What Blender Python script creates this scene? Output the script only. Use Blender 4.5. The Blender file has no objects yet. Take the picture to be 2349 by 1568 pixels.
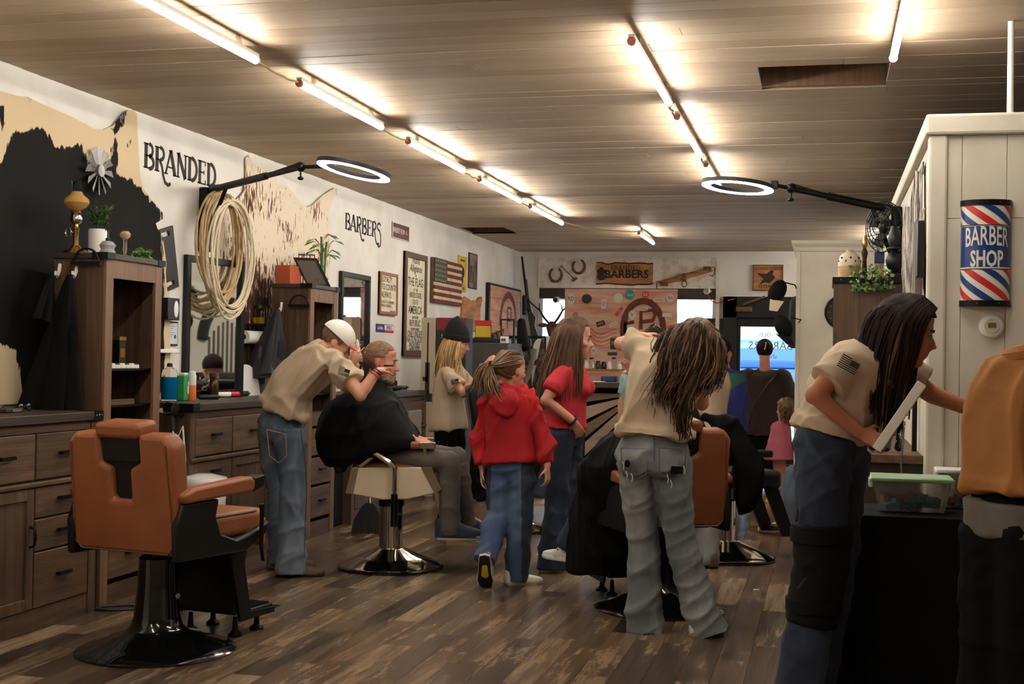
import bpy, bmesh, math, random
import numpy as np
from mathutils import Vector, Matrix
random.seed(7); rng = np.random.default_rng(7)
sc = bpy.context.scene; COL = sc.collection
# ------------------------------------------------------------------ camera
F, CX, CY, EYE = 3000.0, 1174.5, 784.0, 1.35
YAW, PITCH, ROLL = math.radians(13.5178), math.radians(0.7337), math.radians(1.0)
_fw = Vector((-math.sin(YAW)*math.cos(PITCH), math.cos(YAW)*math.cos(PITCH), math.sin(PITCH)))
_rt = Vector((math.cos(YAW), math.sin(YAW), 0)); _up = _rt.cross(_fw)
_R = _rt*math.cos(ROLL)+_up*math.sin(ROLL); _U = _up*math.cos(ROLL)-_rt*math.sin(ROLL)
cam = bpy.data.cameras.new('camera'); camo = bpy.data.objects.new('camera', cam); COL.objects.link(camo)
cam.sensor_width = 36; cam.lens = 36*F/2349; cam.clip_end = 200
camo.matrix_world = Matrix(((_R.x,_U.x,-_fw.x,0),(_R.y,_U.y,-_fw.y,0),(_R.z,_U.z,-_fw.z,EYE),(0,0,0,1)))
sc.camera = camo
# ------------------------------------------------------------------ world, exposure
w = bpy.data.worlds.new('sky'); sc.world = w; w.use_nodes = True
_n = w.node_tree.nodes; _l = w.node_tree.links
_s = _n.new('ShaderNodeTexSky'); _s.sky_type = 'HOSEK_WILKIE'; _s.turbidity = 7; _s.ground_albedo = .35
_s.sun_direction = Vector((-.3, -.6, 1)).normalized()
_l.new(_s.outputs[0], _n['Background'].inputs[0]); _n['Background'].inputs[1].default_value = 20.0
sun = bpy.data.lights.new('sun', 'SUN'); sun.energy = 6.0; sun.angle = math.radians(2); suno = bpy.data.objects.new('sun', sun); COL.objects.link(suno)
suno.rotation_euler = Vector((.3, .6, -1)).to_track_quat('-Z', 'Y').to_euler()
vs = sc.view_settings; vs.view_transform = 'Standard'; vs.look = 'None'; vs.gamma = 1; vs.use_curve_mapping = False
vs.exposure = 0.3
TUBE_POWER = 74.0
RING_POWER = 12.0
# ------------------------------------------------------------------ helpers
def at(x, y, Y):   # the place that pixel (x, y) shows at depth Y
    d = _R*((x-CX)/F)-_U*((y-CY)/F)+_fw; return Vector((0,0,EYE))+d*(Y/d.y)
def atx(x, y, X):
    d = _R*((x-CX)/F)-_U*((y-CY)/F)+_fw; return Vector((0,0,EYE))+d*(X/d.x)
def atz(x, y, Z=0.0):
    d = _R*((x-CX)/F)-_U*((y-CY)/F)+_fw; return Vector((0,0,EYE))+d*((Z-EYE)/d.z)
V = Vector
def lin(c):
    c = c/255.0; return c/12.92 if c <= .04045 else ((c+.055)/1.055)**2.4
def rgb(c): return (lin(c[0]), lin(c[1]), lin(c[2]), 1)
MATS = {}
def mat(name, col=(128,128,128), rough=.6, metal=0, emit=None, bump=None, var=None, trans=0, alpha=1, coat=0, ior=None, sheen=0, spec=None):
    """bump=(scale,strength,(sx,sy,sz)); var=(scale,second colour,(sx,sy,sz),lo,hi)"""
    m = bpy.data.materials.new(name); m.use_nodes = True; nt = m.node_tree; N = nt.nodes; L = nt.links; b = N['Principled BSDF']
    b.inputs['Base Color'].default_value = rgb(col); b.inputs['Roughness'].default_value = rough; b.inputs['Metallic'].default_value = metal
    if spec is not None: b.inputs['Specular IOR Level'].default_value = spec
    if coat: b.inputs['Coat Weight'].default_value = coat
    if sheen: b.inputs['Sheen Weight'].default_value = sheen
    if trans: b.inputs['Transmission Weight'].default_value = trans
    if ior: b.inputs['IOR'].default_value = ior
    if alpha < 1: b.inputs['Alpha'].default_value = alpha
    if emit: b.inputs['Emission Color'].default_value = rgb(emit[0]); b.inputs['Emission Strength'].default_value = emit[1]
    def noise(scale, st, detail=4):
        t = N.new('ShaderNodeTexCoord'); mp = N.new('ShaderNodeMapping'); n = N.new('ShaderNodeTexNoise')
        mp.inputs['Scale'].default_value = st; n.inputs['Scale'].default_value = scale; n.inputs['Detail'].default_value = detail
        L.new(t.outputs['Object'], mp.inputs['Vector']); L.new(mp.outputs[0], n.inputs['Vector']); return n
    if var:
        n = noise(var[0], var[2] if len(var) > 2 else (1,1,1)); r = N.new('ShaderNodeValToRGB')
        r.color_ramp.elements[0].color = rgb(col); r.color_ramp.elements[1].color = rgb(var[1])
        r.color_ramp.elements[0].position = var[3] if len(var) > 3 else .35; r.color_ramp.elements[1].position = var[4] if len(var) > 4 else .65
        L.new(n.outputs['Fac'], r.inputs['Fac']); L.new(r.outputs[0], b.inputs['Base Color'])
    if bump:
        n = noise(bump[0], bump[2] if len(bump) > 2 else (1,1,1)); bp = N.new('ShaderNodeBump')
        bp.inputs['Strength'].default_value = bump[1]; bp.inputs['Distance'].default_value = .02
        L.new(n.outputs['Fac'], bp.inputs['Height']); L.new(bp.outputs[0], b.inputs['Normal'])
    MATS[name] = m; return m
def plankmat(name, cols, rough, axis, worn=None, spread=.5, bump=.25, gs=1.0):
    """timber: every object takes its own tone (Object Info random) with grain along the axis, worn = pale rubbed patches"""
    m = bpy.data.materials.new(name); m.use_nodes = True; N = m.node_tree.nodes; L = m.node_tree.links; b = N['Principled BSDF']
    oi = N.new('ShaderNodeObjectInfo'); r = N.new('ShaderNodeValToRGB'); r.color_ramp.interpolation = 'LINEAR'
    els = r.color_ramp.elements
    for i, c in enumerate(cols):
        p = i/(len(cols)-1)
        e = els[0] if i == 0 else els[1] if i == 1 else els.new(p)
        e.position = p; e.color = rgb(c)
    L.new(oi.outputs['Random'], r.inputs['Fac'])
    t = N.new('ShaderNodeTexCoord'); ad = N.new('ShaderNodeVectorMath'); ad.operation = 'ADD'
    ml = N.new('ShaderNodeMath'); ml.operation = 'MULTIPLY'; ml.inputs[1].default_value = 37.0
    L.new(oi.outputs['Random'], ml.inputs[0]); L.new(t.outputs['Object'], ad.inputs[0]); L.new(ml.outputs[0], ad.inputs[1])
    mp = N.new('ShaderNodeMapping'); st = [26*gs]*3; st[axis] = 1.6*gs; mp.inputs['Scale'].default_value = st
    n = N.new('ShaderNodeTexNoise'); n.inputs['Scale'].default_value = 1; n.inputs['Detail'].default_value = 6; n.inputs['Roughness'].default_value = .65
    L.new(ad.outputs[0], mp.inputs[0]); L.new(mp.outputs[0], n.inputs['Vector'])
    g = N.new('ShaderNodeValToRGB'); g.color_ramp.elements[0].position = .3; g.color_ramp.elements[1].position = .7
    lo, hi = 1-spread, 1+spread*.5
    g.color_ramp.elements[0].color = (lo,lo,lo,1); g.color_ramp.elements[1].color = (hi,hi,hi,1)
    L.new(n.outputs['Fac'], g.inputs['Fac'])
    mx = N.new('ShaderNodeMix'); mx.data_type = 'RGBA'; mx.blend_type = 'MULTIPLY'; mx.inputs['Factor'].default_value = 1
    L.new(r.outputs[0], mx.inputs['A']); L.new(g.outputs[0], mx.inputs['B']); out = mx.outputs['Result']
    if worn:
        mp2 = N.new('ShaderNodeMapping'); st = [9.0]*3; st[axis] = 1.7; mp2.inputs['Scale'].default_value = st
        n2 = N.new('ShaderNodeTexNoise'); n2.inputs['Scale'].default_value = 1; n2.inputs['Detail'].default_value = 8; n2.inputs['Roughness'].default_value = .72
        L.new(ad.outputs[0], mp2.inputs[0]); L.new(mp2.outputs[0], n2.inputs['Vector'])
        g2 = N.new('ShaderNodeValToRGB'); g2.color_ramp.elements[0].position = worn[1]; g2.color_ramp.elements[1].position = worn[1]+(worn[2] if len(worn) > 2 else .12)
        L.new(n2.outputs['Fac'], g2.inputs['Fac'])
        m2 = N.new('ShaderNodeMix'); m2.data_type = 'RGBA'; L.new(g2.outputs[0], m2.inputs['Factor']); L.new(out, m2.inputs['A']); m2.inputs['B'].default_value = rgb(worn[0]); out = m2.outputs['Result']
    L.new(out, b.inputs['Base Color']); b.inputs['Roughness'].default_value = rough
    bp = N.new('ShaderNodeBump'); bp.inputs['Strength'].default_value = bump; bp.inputs['Distance'].default_value = .01
    L.new(n.outputs['Fac'], bp.inputs['Height']); L.new(bp.outputs[0], b.inputs['Normal'])
    MATS[name] = m; return m
ORG = {}
def perp(d):
    d = V(d).normalized(); a = V((0,0,1)) if abs(d.z) < .9 else V((1,0,0)); u = d.cross(a).normalized(); return u, d.cross(u).normalized()
class M:
    def __init__(s): s.v = []; s.f = []; s.m = []; s.mi = 0
    def add(s, vs, fs):
        o = len(s.v); s.v += [tuple(p) for p in vs]; s.f += [tuple(i+o for i in f) for f in fs]; s.m += [s.mi]*len(fs); return s
    def box(s, c, size, rot=None):
        h = [x/2 for x in size]; c = V(c); vs = []
        for z in (-1,1):
            for y in (-1,1):
                for x in (-1,1):
                    p = V((x*h[0], y*h[1], z*h[2])); vs.append(c+(rot@p if rot else p))
        return s.add(vs, [(0,2,3,1),(4,5,7,6),(0,1,5,4),(2,6,7,3),(0,4,6,2),(1,3,7,5)])
    def bx(s, x0, x1, y0, y1, z0, z1): return s.box(((x0+x1)/2,(y0+y1)/2,(z0+z1)/2), (abs(x1-x0),abs(y1-y0),abs(z1-z0)))
    def beam(s, p0, p1, a, b, up=(0,0,1)):   # a box from p0 to p1, a wide across, b tall
        p0, p1 = V(p0), V(p1); d = (p1-p0); L = d.length; d.normalize(); u = d.cross(V(up)); u = u.normalized() if u.length > 1e-4 else perp(d)[0]; w = u.cross(d)
        return s.box((p0+p1)/2, (L, a, b), Matrix((d,u,w)).transposed())
    def loft(s, rings, cap=True, closed=False):
        n = len(rings[0]); k = len(rings); vs = [p for r in rings for p in r]; fs = []
        for i in range(k if closed else k-1):
            j = (i+1) % k
            for q in range(n): fs.append((i*n+q, i*n+(q+1)%n, j*n+(q+1)%n, j*n+q))
        if cap and not closed: fs += [tuple(reversed(range(n))), tuple((k-1)*n+q for q in range(n))]
        return s.add(vs, fs)
    def cyl(s, p0, p1, r0, r1=None, n=14):
        p0, p1 = V(p0), V(p1); r1 = r0 if r1 is None else r1; u, w = perp(p1-p0)
        R = [[p+(u*math.cos(2*math.pi*i/n)+w*math.sin(2*math.pi*i/n))*r for i in range(n)] for p, r in ((p0,r0),(p1,r1))]
        return s.loft(R)
    def tube(s, pts, r, n=8, closed=False, flat=1.0, cap=True):
        pts = [V(p) for p in pts]; k = len(pts); rr = r if isinstance(r, (list,tuple)) else [r]*k; R = []; u = None
        for i, p in enumerate(pts):
            t = (pts[(i+1)%k]-pts[i-1]) if closed else (pts[min(i+1,k-1)]-pts[max(i-1,0)])
            t = t.normalized() if t.length > 1e-9 else V((0,0,1))
            if u is None: u = perp(t)[0]
            else:
                u = u-t*u.dot(t); u = u.normalized() if u.length > 1e-6 else perp(t)[0]
            w2 = t.cross(u)
            R.append([p+(u*math.cos(2*math.pi*j/n)+w2*math.sin(2*math.pi*j/n)*flat)*rr[i] for j in range(n)])
        return s.loft(R, cap, closed)
    def lathe(s, c, prof, n=24, ax=(0,0,1), sx=1.0, sy=1.0):
        c = V(c); ax = V(ax).normalized(); u, w2 = (V((1,0,0)), V((0,1,0))) if ax.z > .99 else perp(ax)
        return s.loft([[c+ax*z+(u*math.cos(2*math.pi*i/n)*sx+w2*math.sin(2*math.pi*i/n)*sy)*r for i in range(n)] for r, z in prof])
    def ell(s, c, r, rot=None, n=14, k=9):
        c = V(c); r = (r,)*3 if isinstance(r, (int,float)) else r; R = []
        for i in range(k):
            a = math.pi*(i+.5*(i == 0)*.2-.1*(i == k-1))/(k-1)-math.pi/2
            ring = []
            for j in range(n):
                q = 2*math.pi*j/n; p = V((math.cos(a)*math.cos(q)*r[0], math.cos(a)*math.sin(q)*r[1], math.sin(a)*r[2])); ring.append(c+(rot@p if rot else p))
            R.append(ring)
        return s.loft(R)
    def rc(s, p0, p1, r0, r1, n=10):          # tapered limb with round ends
        p0, p1 = V(p0), V(p1); d = (p1-p0); d = d.normalized() if d.length > 1e-6 else V((0,0,1)); u, w2 = perp(d); R = []
        for p, r, an in ((p0,r0,(-85,-55,-25)), (p1,r1,(25,55,85))):
            for a in an:
                a = math.radians(a); R.append([p+d*r*math.sin(a)+(u*math.cos(2*math.pi*i/n)+w2*math.sin(2*math.pi*i/n))*r*math.cos(a) for i in range(n)])
        return s.loft(R)
    def prism(s, poly, o, u, v, t):           # polygon in the (u, v) plane at o, t = thickness vector
        o, u, v, t = V(o), V(u), V(v), V(t); a = [o+u*x+v*y for x, y in poly]; n = len(a)
        return s.add(a+[p+t for p in a], [tuple(range(n)), tuple(reversed(range(n, 2*n)))]+[(i+n, (i+1)%n+n, (i+1)%n, i) for i in range(n)])
    def mesh(s, name, mats, org=V((0,0,0))):
        me = bpy.data.meshes.new(name); me.from_pydata([tuple(V(p)-org) for p in s.v], [], s.f)
        for m_ in (mats if isinstance(mats, (list,tuple)) else [mats]): me.materials.append(MATS[m_] if isinstance(m_, str) else m_)
        if any(s.m): me.polygons.foreach_set('material_index', s.m)
        return me
    def build(s, name, mats, parent=None, smooth=40, bevel=0, seg=2):
        org = ORG.get(parent.name, V((0,0,0))) if parent else V((0,0,0))
        me = s.mesh(name, mats, org); fix(me)
        return link(name, me, parent, smooth, bevel, seg)
def fix(me):
    b = bmesh.new(); b.from_mesh(me); bmesh.ops.recalc_face_normals(b, faces=b.faces); b.to_mesh(me); b.free()
def link(name, me, parent=None, smooth=40, bevel=0, seg=2):
    o = bpy.data.objects.new(name, me); COL.objects.link(o)
    if smooth:
        me.polygons.foreach_set('use_smooth', [True]*len(me.polygons)); me.set_sharp_from_angle(angle=math.radians(smooth))
    if bevel:
        md = o.modifiers.new('edge', 'BEVEL'); md.width = bevel; md.segments = seg; md.limit_method = 'ANGLE'; md.angle_limit = math.radians(35)
    if parent: o.parent = parent; ORG[o.name] = ORG.get(parent.name, V((0,0,0)))
    return o
def tag(o, label, cat, group=None):
    o['label'] = label; o['category'] = cat
    if group: o['group'] = group
    return o
def thing(name, label, cat, loc=(0,0,0), rz=0, group=None):
    o = bpy.data.objects.new(name, None); COL.objects.link(o); o.location = loc; o.rotation_euler[2] = rz; o.empty_display_size = .1
    ORG[o.name] = V(loc) if not rz else V((0,0,0)); return tag(o, label, cat, group)
def local(name, label, cat, loc, rz=0, group=None):     # its parts are built around the origin, then set down at loc
    o = thing(name, label, cat, loc, rz, group); ORG[o.name] = V((0,0,0)); return o
def struct(o): o['kind'] = 'structure'; return o
def text(s, size, o, u, v, name, m, parent=None, depth=.002, align='CENTER', bold=0, sx=1.0, arc=None, shear=0, spacing=1.0):
    """flat lettering standing on the plane (u, v) at o, returned as one mesh object"""
    c = bpy.data.curves.new('lettering', 'FONT'); c.body = s; c.size = 1; c.align_x = align; c.align_y = 'CENTER'; c.extrude = 0; c.offset = bold; c.shear = shear; c.space_character = spacing; c.resolution_u = 2
    t = bpy.data.objects.new('lettering', c); me0 = bpy.data.meshes.new_from_object(t); bpy.data.objects.remove(t); bpy.data.curves.remove(c)
    u, v, o = V(u).normalized(), V(v).normalized(), V(o); n = u.cross(v); org = ORG.get(parent.name, V((0,0,0))) if parent else V((0,0,0))
    if depth:
        b = bmesh.new(); b.from_mesh(me0); r = bmesh.ops.extrude_face_region(b, geom=b.faces[:]); vs_ = [e for e in r['geom'] if isinstance(e, bmesh.types.BMVert)]
        bmesh.ops.translate(b, verts=vs_, vec=(0,0,1)); bmesh.ops.recalc_face_normals(b, faces=b.faces); b.to_mesh(me0); b.free()
    for p in me0.vertices:
        x, y, z = p.co.x*size*sx, p.co.y*size, p.co.z*depth
        if arc:
            a = x/arc; r = arc+y; x, y = r*math.sin(a), r*math.cos(a)-arc
        p.co = o+u*x+v*y+n*z-org
    me0.materials.clear(); me0.materials.append(MATS[m]); me0.name = name
    return link(name, me0, parent, 0)
def copy_tree(o, parent=None):
    c = o.copy(); COL.objects.link(c); c.parent = parent; ORG[c.name] = V((0,0,0))
    for ch in list(o.children): copy_tree(ch, c)
    return c
# ------------------------------------------------------------------ materials
mat('wall_paint', (226,222,214), .75, bump=(30,.05), var=(3,(214,209,200)))
mat('panel_paint', (222,214,198), .55, var=(2.2,(206,196,178)), bump=(40,.04))
mat('seam', (120,112,100), .8)
plankmat('floor_plank', [(58,46,37),(112,90,70),(66,52,42),(138,112,86),(80,62,49),(162,136,108),(60,48,39),(118,96,74)], .24, 1, worn=((172,144,112),.53,.22), spread=.65, bump=.3)
plankmat('ceiling_board', [(168,146,122),(180,159,134),(162,140,116),(186,166,141),(172,151,127)], .6, 0, spread=.07, bump=.08)
mat('ceiling_gap', (52,42,34), .9)
plankmat('rustic', [(84,60,40),(100,73,49),(76,54,37),(92,67,45)], .55, 2, worn=((120,94,62),.57), spread=.6, bump=.35)
plankmat('rustic_h', [(84,60,40),(100,73,49),(76,54,37),(92,67,45)], .55, 1, worn=((120,94,62),.57), spread=.6, bump=.35)
plankmat('rustic_pale', [(112,82,58),(124,92,66),(104,76,54)], .5, 2, spread=.4, bump=.3)
plankmat('rustic_top', [(58,46,38),(64,50,42)], .45, 1, spread=.4, bump=.3)
mat('black_metal', (22,21,20), .42, .6)
mat('black_satin', (16,15,14), .42, spec=.35)
mat('black_gloss', (12,12,12), .12, coat=.5)
mat('black_matte', (14,13,12), .85, spec=.2)
mat('black_plastic', (26,25,24), .5)
mat('chrome', (210,206,198), .1, 1)
mat('chrome_warm', (196,186,168), .18, 1)
mat('dark_chrome', (70,68,66), .12, 1)
mat('leather', (146,84,46), .46, bump=(160,.12), var=(4,(132,74,40)))
mat('leather_dark', (104,60,34), .5, bump=(160,.12))
mat('cream', (206,190,162), .5)
mat('white', (232,230,224), .5)
mat('white_gloss', (236,234,228), .2, coat=.3)
mat('paper', (232,228,214), .8)
mat('glass', (245,248,248), .03, trans=1, ior=1.45)
mat('cut_glass', (196,196,190), .15, trans=.5, ior=1.2)
mat('mirror', (235,238,238), .02, 1)
mat('tube_glow', (255,252,244), .4, emit=((255,249,238), TUBE_POWER))
mat('ring_glow', (255,255,255), .4, emit=((250,252,255), RING_POWER))
mat('red_cap', (196,116,92), .5)
mat('rope', (196,170,126), .85, bump=(120,.5), var=(14,(168,136,92)))
mat('rope_pale', (222,206,176), .85, bump=(120,.5))
mat('leaf', (86,120,58), .5, var=(9,(120,152,84)))
mat('leaf_dark', (44,66,34), .5, var=(9,(70,96,50)))
mat('leaf_pale', (132,158,104), .55, var=(9,(170,188,140)))
mat('brass', (196,160,96), .25, 1)
mat('amber_glass', (214,170,98), .08, trans=.4, ior=1.2)
mat('thin_glass', (236,242,242), .03, trans=1, ior=1.06)
mat('brown_glass', (80,36,14), .08, trans=.7, ior=1.45)
mat('terracotta', (166,74,44), .7)
mat('frame_brown', (92,66,44), .6, bump=(60,.2,(8,8,1)))
mat('frame_orange', (146,92,54), .5)
mat('print_cream', (224,214,190), .85, var=(6,(208,196,168)))
mat('ink', (40,36,32), .8)
mat('ink_soft', (92,84,72), .8)
mat('flag_red', (118,48,40), .75, bump=(50,.3,(1,6,30)), var=(8,(92,40,36)))
mat('flag_cream', (218,196,164), .8, var=(9,(196,170,134)))
mat('flag_navy', (58,62,58), .8, var=(8,(74,74,62)))
mat('sign_maroon', (92,40,34), .55)
mat('navy', (32,52,110), .35)
mat('sign_blue', (22,58,122), .3, coat=.2)
mat('sign_red', (200,40,46), .3, coat=.2)
mat('sign_white', (232,226,212), .35, coat=.2)
mat('burnt_wood', (190,132,78), .6, var=(3,(140,88,50),(1,1,6)), bump=(20,.3,(1,1,8)))
mat('bark', (60,42,28), .9, bump=(30,.6))
mat('barn_red', (196,134,106), .75, var=(2.2,(214,164,136),(1,1,5)), bump=(24,.2,(1,1,10)))
mat('teal_plastic', (20,118,110), .35)
mat('blue_liquid', (16,132,196), .08, trans=.15, ior=1.1)
mat('green_box', (46,140,78), .5)
mat('orange_label', (222,110,50), .5)
# ------------------------------------------------------------------ the setting
XW, XR, YB, YF, ZC = -4.2, 4.2, -3.0, 17.9, 2.85
PX, PY, PZ = 0.45, 5.95, 2.44          # near corner of the white partition
BX, BY = -0.26, 11.86                  # near corner of the far white block
fl = struct(M().bx(XW-.15, XR+.15, YB-.15, YF+.2, -.12, -.006).build('floor', 'black_matte', smooth=0))
PW, PL = .14, .92
def in_view(p, m=90):
    d = V(p)-V((0,0,EYE)); z = d.dot(_fw)
    if z < .5: return False
    x, y = CX+F*d.dot(_R)/z, CY-F*d.dot(_U)/z
    return -m < x < 2349+m and -m < y < 1568+m
proto = M().bx(-PW/2+.0008, PW/2-.0008, -PL/2+.0008, PL/2-.0008, -.006, 0).mesh('plank', 'floor_plank'); fix(proto)
spots = []
for i in range(-30, 32):
    x = .03+i*PW; off = random.random()*PL
    if x < XW or x > XR: continue
    j = 0
    while YB+off+j*PL < YF+PL/2:
        y = YB-PL/2+off+j*PL; j += 1
        spots.append((x, y))
vis = [s for s in spots if s[1] > 4.4 and -3.9 < s[0] < 1.2 and any(in_view((s[0]+a, s[1]+b, 0), 0) for a in (-.07,.07) for b in (-.45,0,.45))]
vis.sort(key=lambda s: s[1]); near = set(vis[:300]); rest = M()
for k, (x, y) in enumerate(spots):
    if (x, y) in near:
        o = bpy.data.objects.new('plank', proto); COL.objects.link(o); o.parent = fl; o.location = (x, y, 0)
    else:
        y0, y1 = max(y-PL/2, YB), min(y+PL/2, YF)
        if y1 > y0: rest.bx(x-PW/2+.0008, x+PW/2-.0008, y0+.0008, y1-.0008, -.006, 0)
ro = rest.build('planking', 'floor_plank', fl, smooth=0); ro['kind'] = 'stuff'
# ceiling boards, laid across the room, two hatches left open
H1 = (-.36, .29, 6.72, 7.22); H2 = (-4.18, -3.62, 14.6, 15.25)
ce = struct(M().bx(XW-.15, XR+.15, YB-.15, 4.6, ZC, ZC+.02).build('ceiling', 'ceiling_board', smooth=0))
void = M()
void.bx(XW-.15, XR+.15, YB-.15, YF+.2, ZC+.26, ZC+.3)
for yy in (4.6, YF+.1): void.bx(XW-.15, XR+.15, yy-.02, yy, ZC+.02, ZC+.26)
void.build('roof_deck', 'ceiling_gap', ce, smooth=0)
BW = .142; y = 4.6
def board(x0, x1, y0, y1):
    dz = random.uniform(0, .004)
    o = M().bx(-(x1-x0)/2, (x1-x0)/2, -(y1-y0)/2, (y1-y0)/2, 0, .018).build('board', 'ceiling_board', ce, smooth=0)
    o.location = ((x0+x1)/2, (y0+y1)/2, ZC+dz)
while y < YF:
    y1 = min(y+BW-.0045, YF)
    holes = [h for h in (H1, H2) if y1 > h[2]+.02 and y < h[3]-.02]
    cuts = [XW, XW+random.uniform(1.2, 6.4), XR]
    segs = list(zip(cuts[:-1], cuts[1:]))
    for h in holes: 
        ns = []
        for a, b in segs:
            if b <= h[0] or a >= h[1]: ns.append((a,b))
            else: ns += [(a,h[0])]*(h[0]-a > .02)+[(h[1],b)]*(b-h[1] > .02)
        segs = ns
    for a, b in segs: board(a+.001, b-.001, y, y1)
    y += BW
for h in (H1, H2):      # boxed sides of the openings
    q = M()
    q.bx(h[0]-.02, h[0], h[2], h[3], ZC+.019, ZC+.2); q.bx(h[1], h[1]+.02, h[2], h[3], ZC+.019, ZC+.2)
    q.build('hatch_side', 'ceiling_gap', ce, smooth=0)
    M().bx(h[0], h[1], h[3], h[3]+.03, ZC+.004, ZC+.2).build('hatch_end', 'rustic_pale', ce, smooth=0)
    M().bx(h[0], h[1], h[2]-.03, h[2], ZC+.019, ZC+.2).build('hatch_end', 'ceiling_gap', ce, smooth=0)
    M().bx(h[0]-.02, h[1]+.02, h[2]-.03, h[3]+.03, ZC+.2, ZC+.22).build('hatch_back', 'ceiling_gap', ce, smooth=0)
struct(M().bx(XW-.15, XW, YB, YF+.15, -.1, ZC+.3).build('wall_left', 'wall_paint', smooth=0))
struct(M().bx(XR, XR+.15, YB, YF+.15, -.1, ZC+.3).build('wall_right', 'wall_paint', smooth=0))
struct(M().bx(XW-.15, XR+.15, YB-.15, YB, -.1, ZC+.3).build('wall_rear', 'wall_paint', smooth=0))
# street wall with window and door openings
def bk(x, y): p = at(x, y, YF); return p.x, p.z
wx0, wz1 = bk(1236, 684); wx1, _ = bk(1643, 684); wz0 = .95
dx0, dz1 = bk(1690, 738); dx1 = dx0+.95
wb = M()
wb.bx(XW-.15, wx0, YF, YF+.15, -.1, ZC+.3); wb.bx(wx0, wx1, YF, YF+.15, -.1, wz0); wb.bx(wx0, wx1, YF, YF+.15, wz1+.2, ZC+.3)
wb.bx(wx1, dx0, YF, YF+.15, -.1, ZC+.3); wb.bx(dx0, dx1, YF, YF+.15, dz1+.32, ZC+.3); wb.bx(dx1, XR+.15, YF, YF+.15, -.1, ZC+.3)
struct(wb.build('wall_front', 'wall_paint', smooth=0))
# stucco band over the window, corner moulding
mat('stucco', (226,216,204), .8, bump=(22,.5), var=(9,(206,192,178),(1,1,1),.5,.62))
sx0, sz1 = bk(1236, 592); sx1, sz0 = bk(1643, 662)
struct(M().bx(sx0, sx1, YF-.03, YF, sz0, sz1).build('trim_1', 'stucco', smooth=0))
struct(M().bx(sx1, sx1+.05, YF-.05, YF, 0, ZC-.13).build('trim_2', 'panel_paint', smooth=0))
w1 = struct(M().bx(wx0, wx1, YF+.02, YF+.1, wz1+.0, wz1+.2).build('window_1', 'rustic_top', smooth=0))
for a, b in ((wx0, wx0+.05), ((wx0+wx1)/2+.05, (wx0+wx1)/2+.1), (wx1-.05, wx1)):
    M().bx(a, b, YF+.03, YF+.09, wz0, wz1).build('window_post', 'white', w1, smooth=0)
M().bx(wx0, wx1, YF-.16, YF+.1, wz0-.04, wz0).build('window_sill', 'rustic_h', w1, smooth=0)
mat('pane', (240,246,248), .02, trans=1, ior=1.01)
xm = (wx0+wx1)/2+.075
for a, b in ((wx0+.05, xm-.025), (xm+.025, wx1-.05)):
    M().bx(a, b, YF+.055, YF+.061, wz0, wz1).build('pane', 'pane', w1, smooth=0)
# street door
d1 = struct(M().bx(dx0-.18, dx1+.1, YF-.06, YF+.12, dz1+.06, dz1+.34).build('door_1', 'black_satin', smooth=0))
M().bx(dx0-.18, dx0, YF-.06, YF+.12, 0, dz1+.34).build('door_post', 'black_satin', d1, smooth=0)
M().bx(dx1, dx1+.1, YF-.06, YF+.12, 0, dz1+.06).build('door_post', 'black_satin', d1, smooth=0)
dl = M(); dl.bx(dx0, dx1, YF+.02, YF+.07, dz1-.06, dz1+.06); dl.bx(dx0, dx0+.05, YF+.02, YF+.07, 0, dz1-.06); dl.bx(dx1-.1, dx1, YF+.02, YF+.07, 0, dz1-.06); dl.bx(dx0+.05, dx1-.1, YF+.02, YF+.07, 0, .3)
lf = dl.build('door_leaf', 'black_satin', d1, smooth=0)
M().bx(dx0+.05, dx1-.1, YF+.04, YF+.046, .3, dz1-.06).build('pane', 'pane', d1, smooth=0)
M().bx(dx0+.05, dx1-.1, YF-.03, YF-.01, 1.02, 1.05).build('push_bar', 'black_metal', d1, smooth=0)
mat('etched', (150,160,160), .6)
gx = (dx0+dx1)/2-.02
for s, z, k in (('ARNOLD', dz1-.17, .075), ('BARBERS', dz1-.32, .15), ('shop', dz1-.46, .09)):
    text(s, k, (gx, YF+.035, z), (-1,0,0), (0,0,1), 'door_lettering', 'etched', d1, .001)
# white partition on the right: boarded face, corner post, cap rail
pa = struct(M().bx(PX, XR, PY, BY+2.2, 0, PZ-.09).build('wall_partition', 'seam', smooth=0))
xs = [PX+.03, PX+.11, PX+.293, PX+.70, PX+1.3, PX+2.0, PX+2.8, XR]
zs = [0, PZ-.09-.36, PZ-.09]
for a, b in zip(xs[:-1], xs[1:]):
    for z0, z1 in zip(zs[:-1], zs[1:]): M().bx(a+.001, b-.001, PY-.012, PY, z0+.001, z1-.001).build('panel', 'panel_paint', pa, smooth=0, bevel=.001, seg=1)
for k in range(9):
    a = PY+.03+k*.88; M().bx(PX-.012, PX, a+.001, a+.879, 0, PZ-.09).build('panel', 'panel_paint', pa, smooth=0)
M().bx(PX-.03, PX+.05, PY-.03, PY+.05, 0, PZ-.09).build('corner_post', 'panel_paint', pa, smooth=0, bevel=.012)
M().bx(PX-.045, XR, PY-.045, PY+.1, PZ-.09, PZ).build('cap_rail', 'panel_paint', pa, smooth=0, bevel=.012)
M().bx(PX-.045, PX+.1, PY+.1, BY+2.2, PZ-.09, PZ).build('cap_rail', 'panel_paint', pa, smooth=0, bevel=.012)
M().bx(PX+.1, XR, PY+.1, BY+2.2, PZ-.11, PZ-.09).build('cover', 'panel_paint', pa, smooth=0)
fb = struct(M().bx(BX, PX-.013, BY, BY+2.2, 0, PZ-.1).build('wall_block', 'panel_paint', smooth=0))
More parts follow.
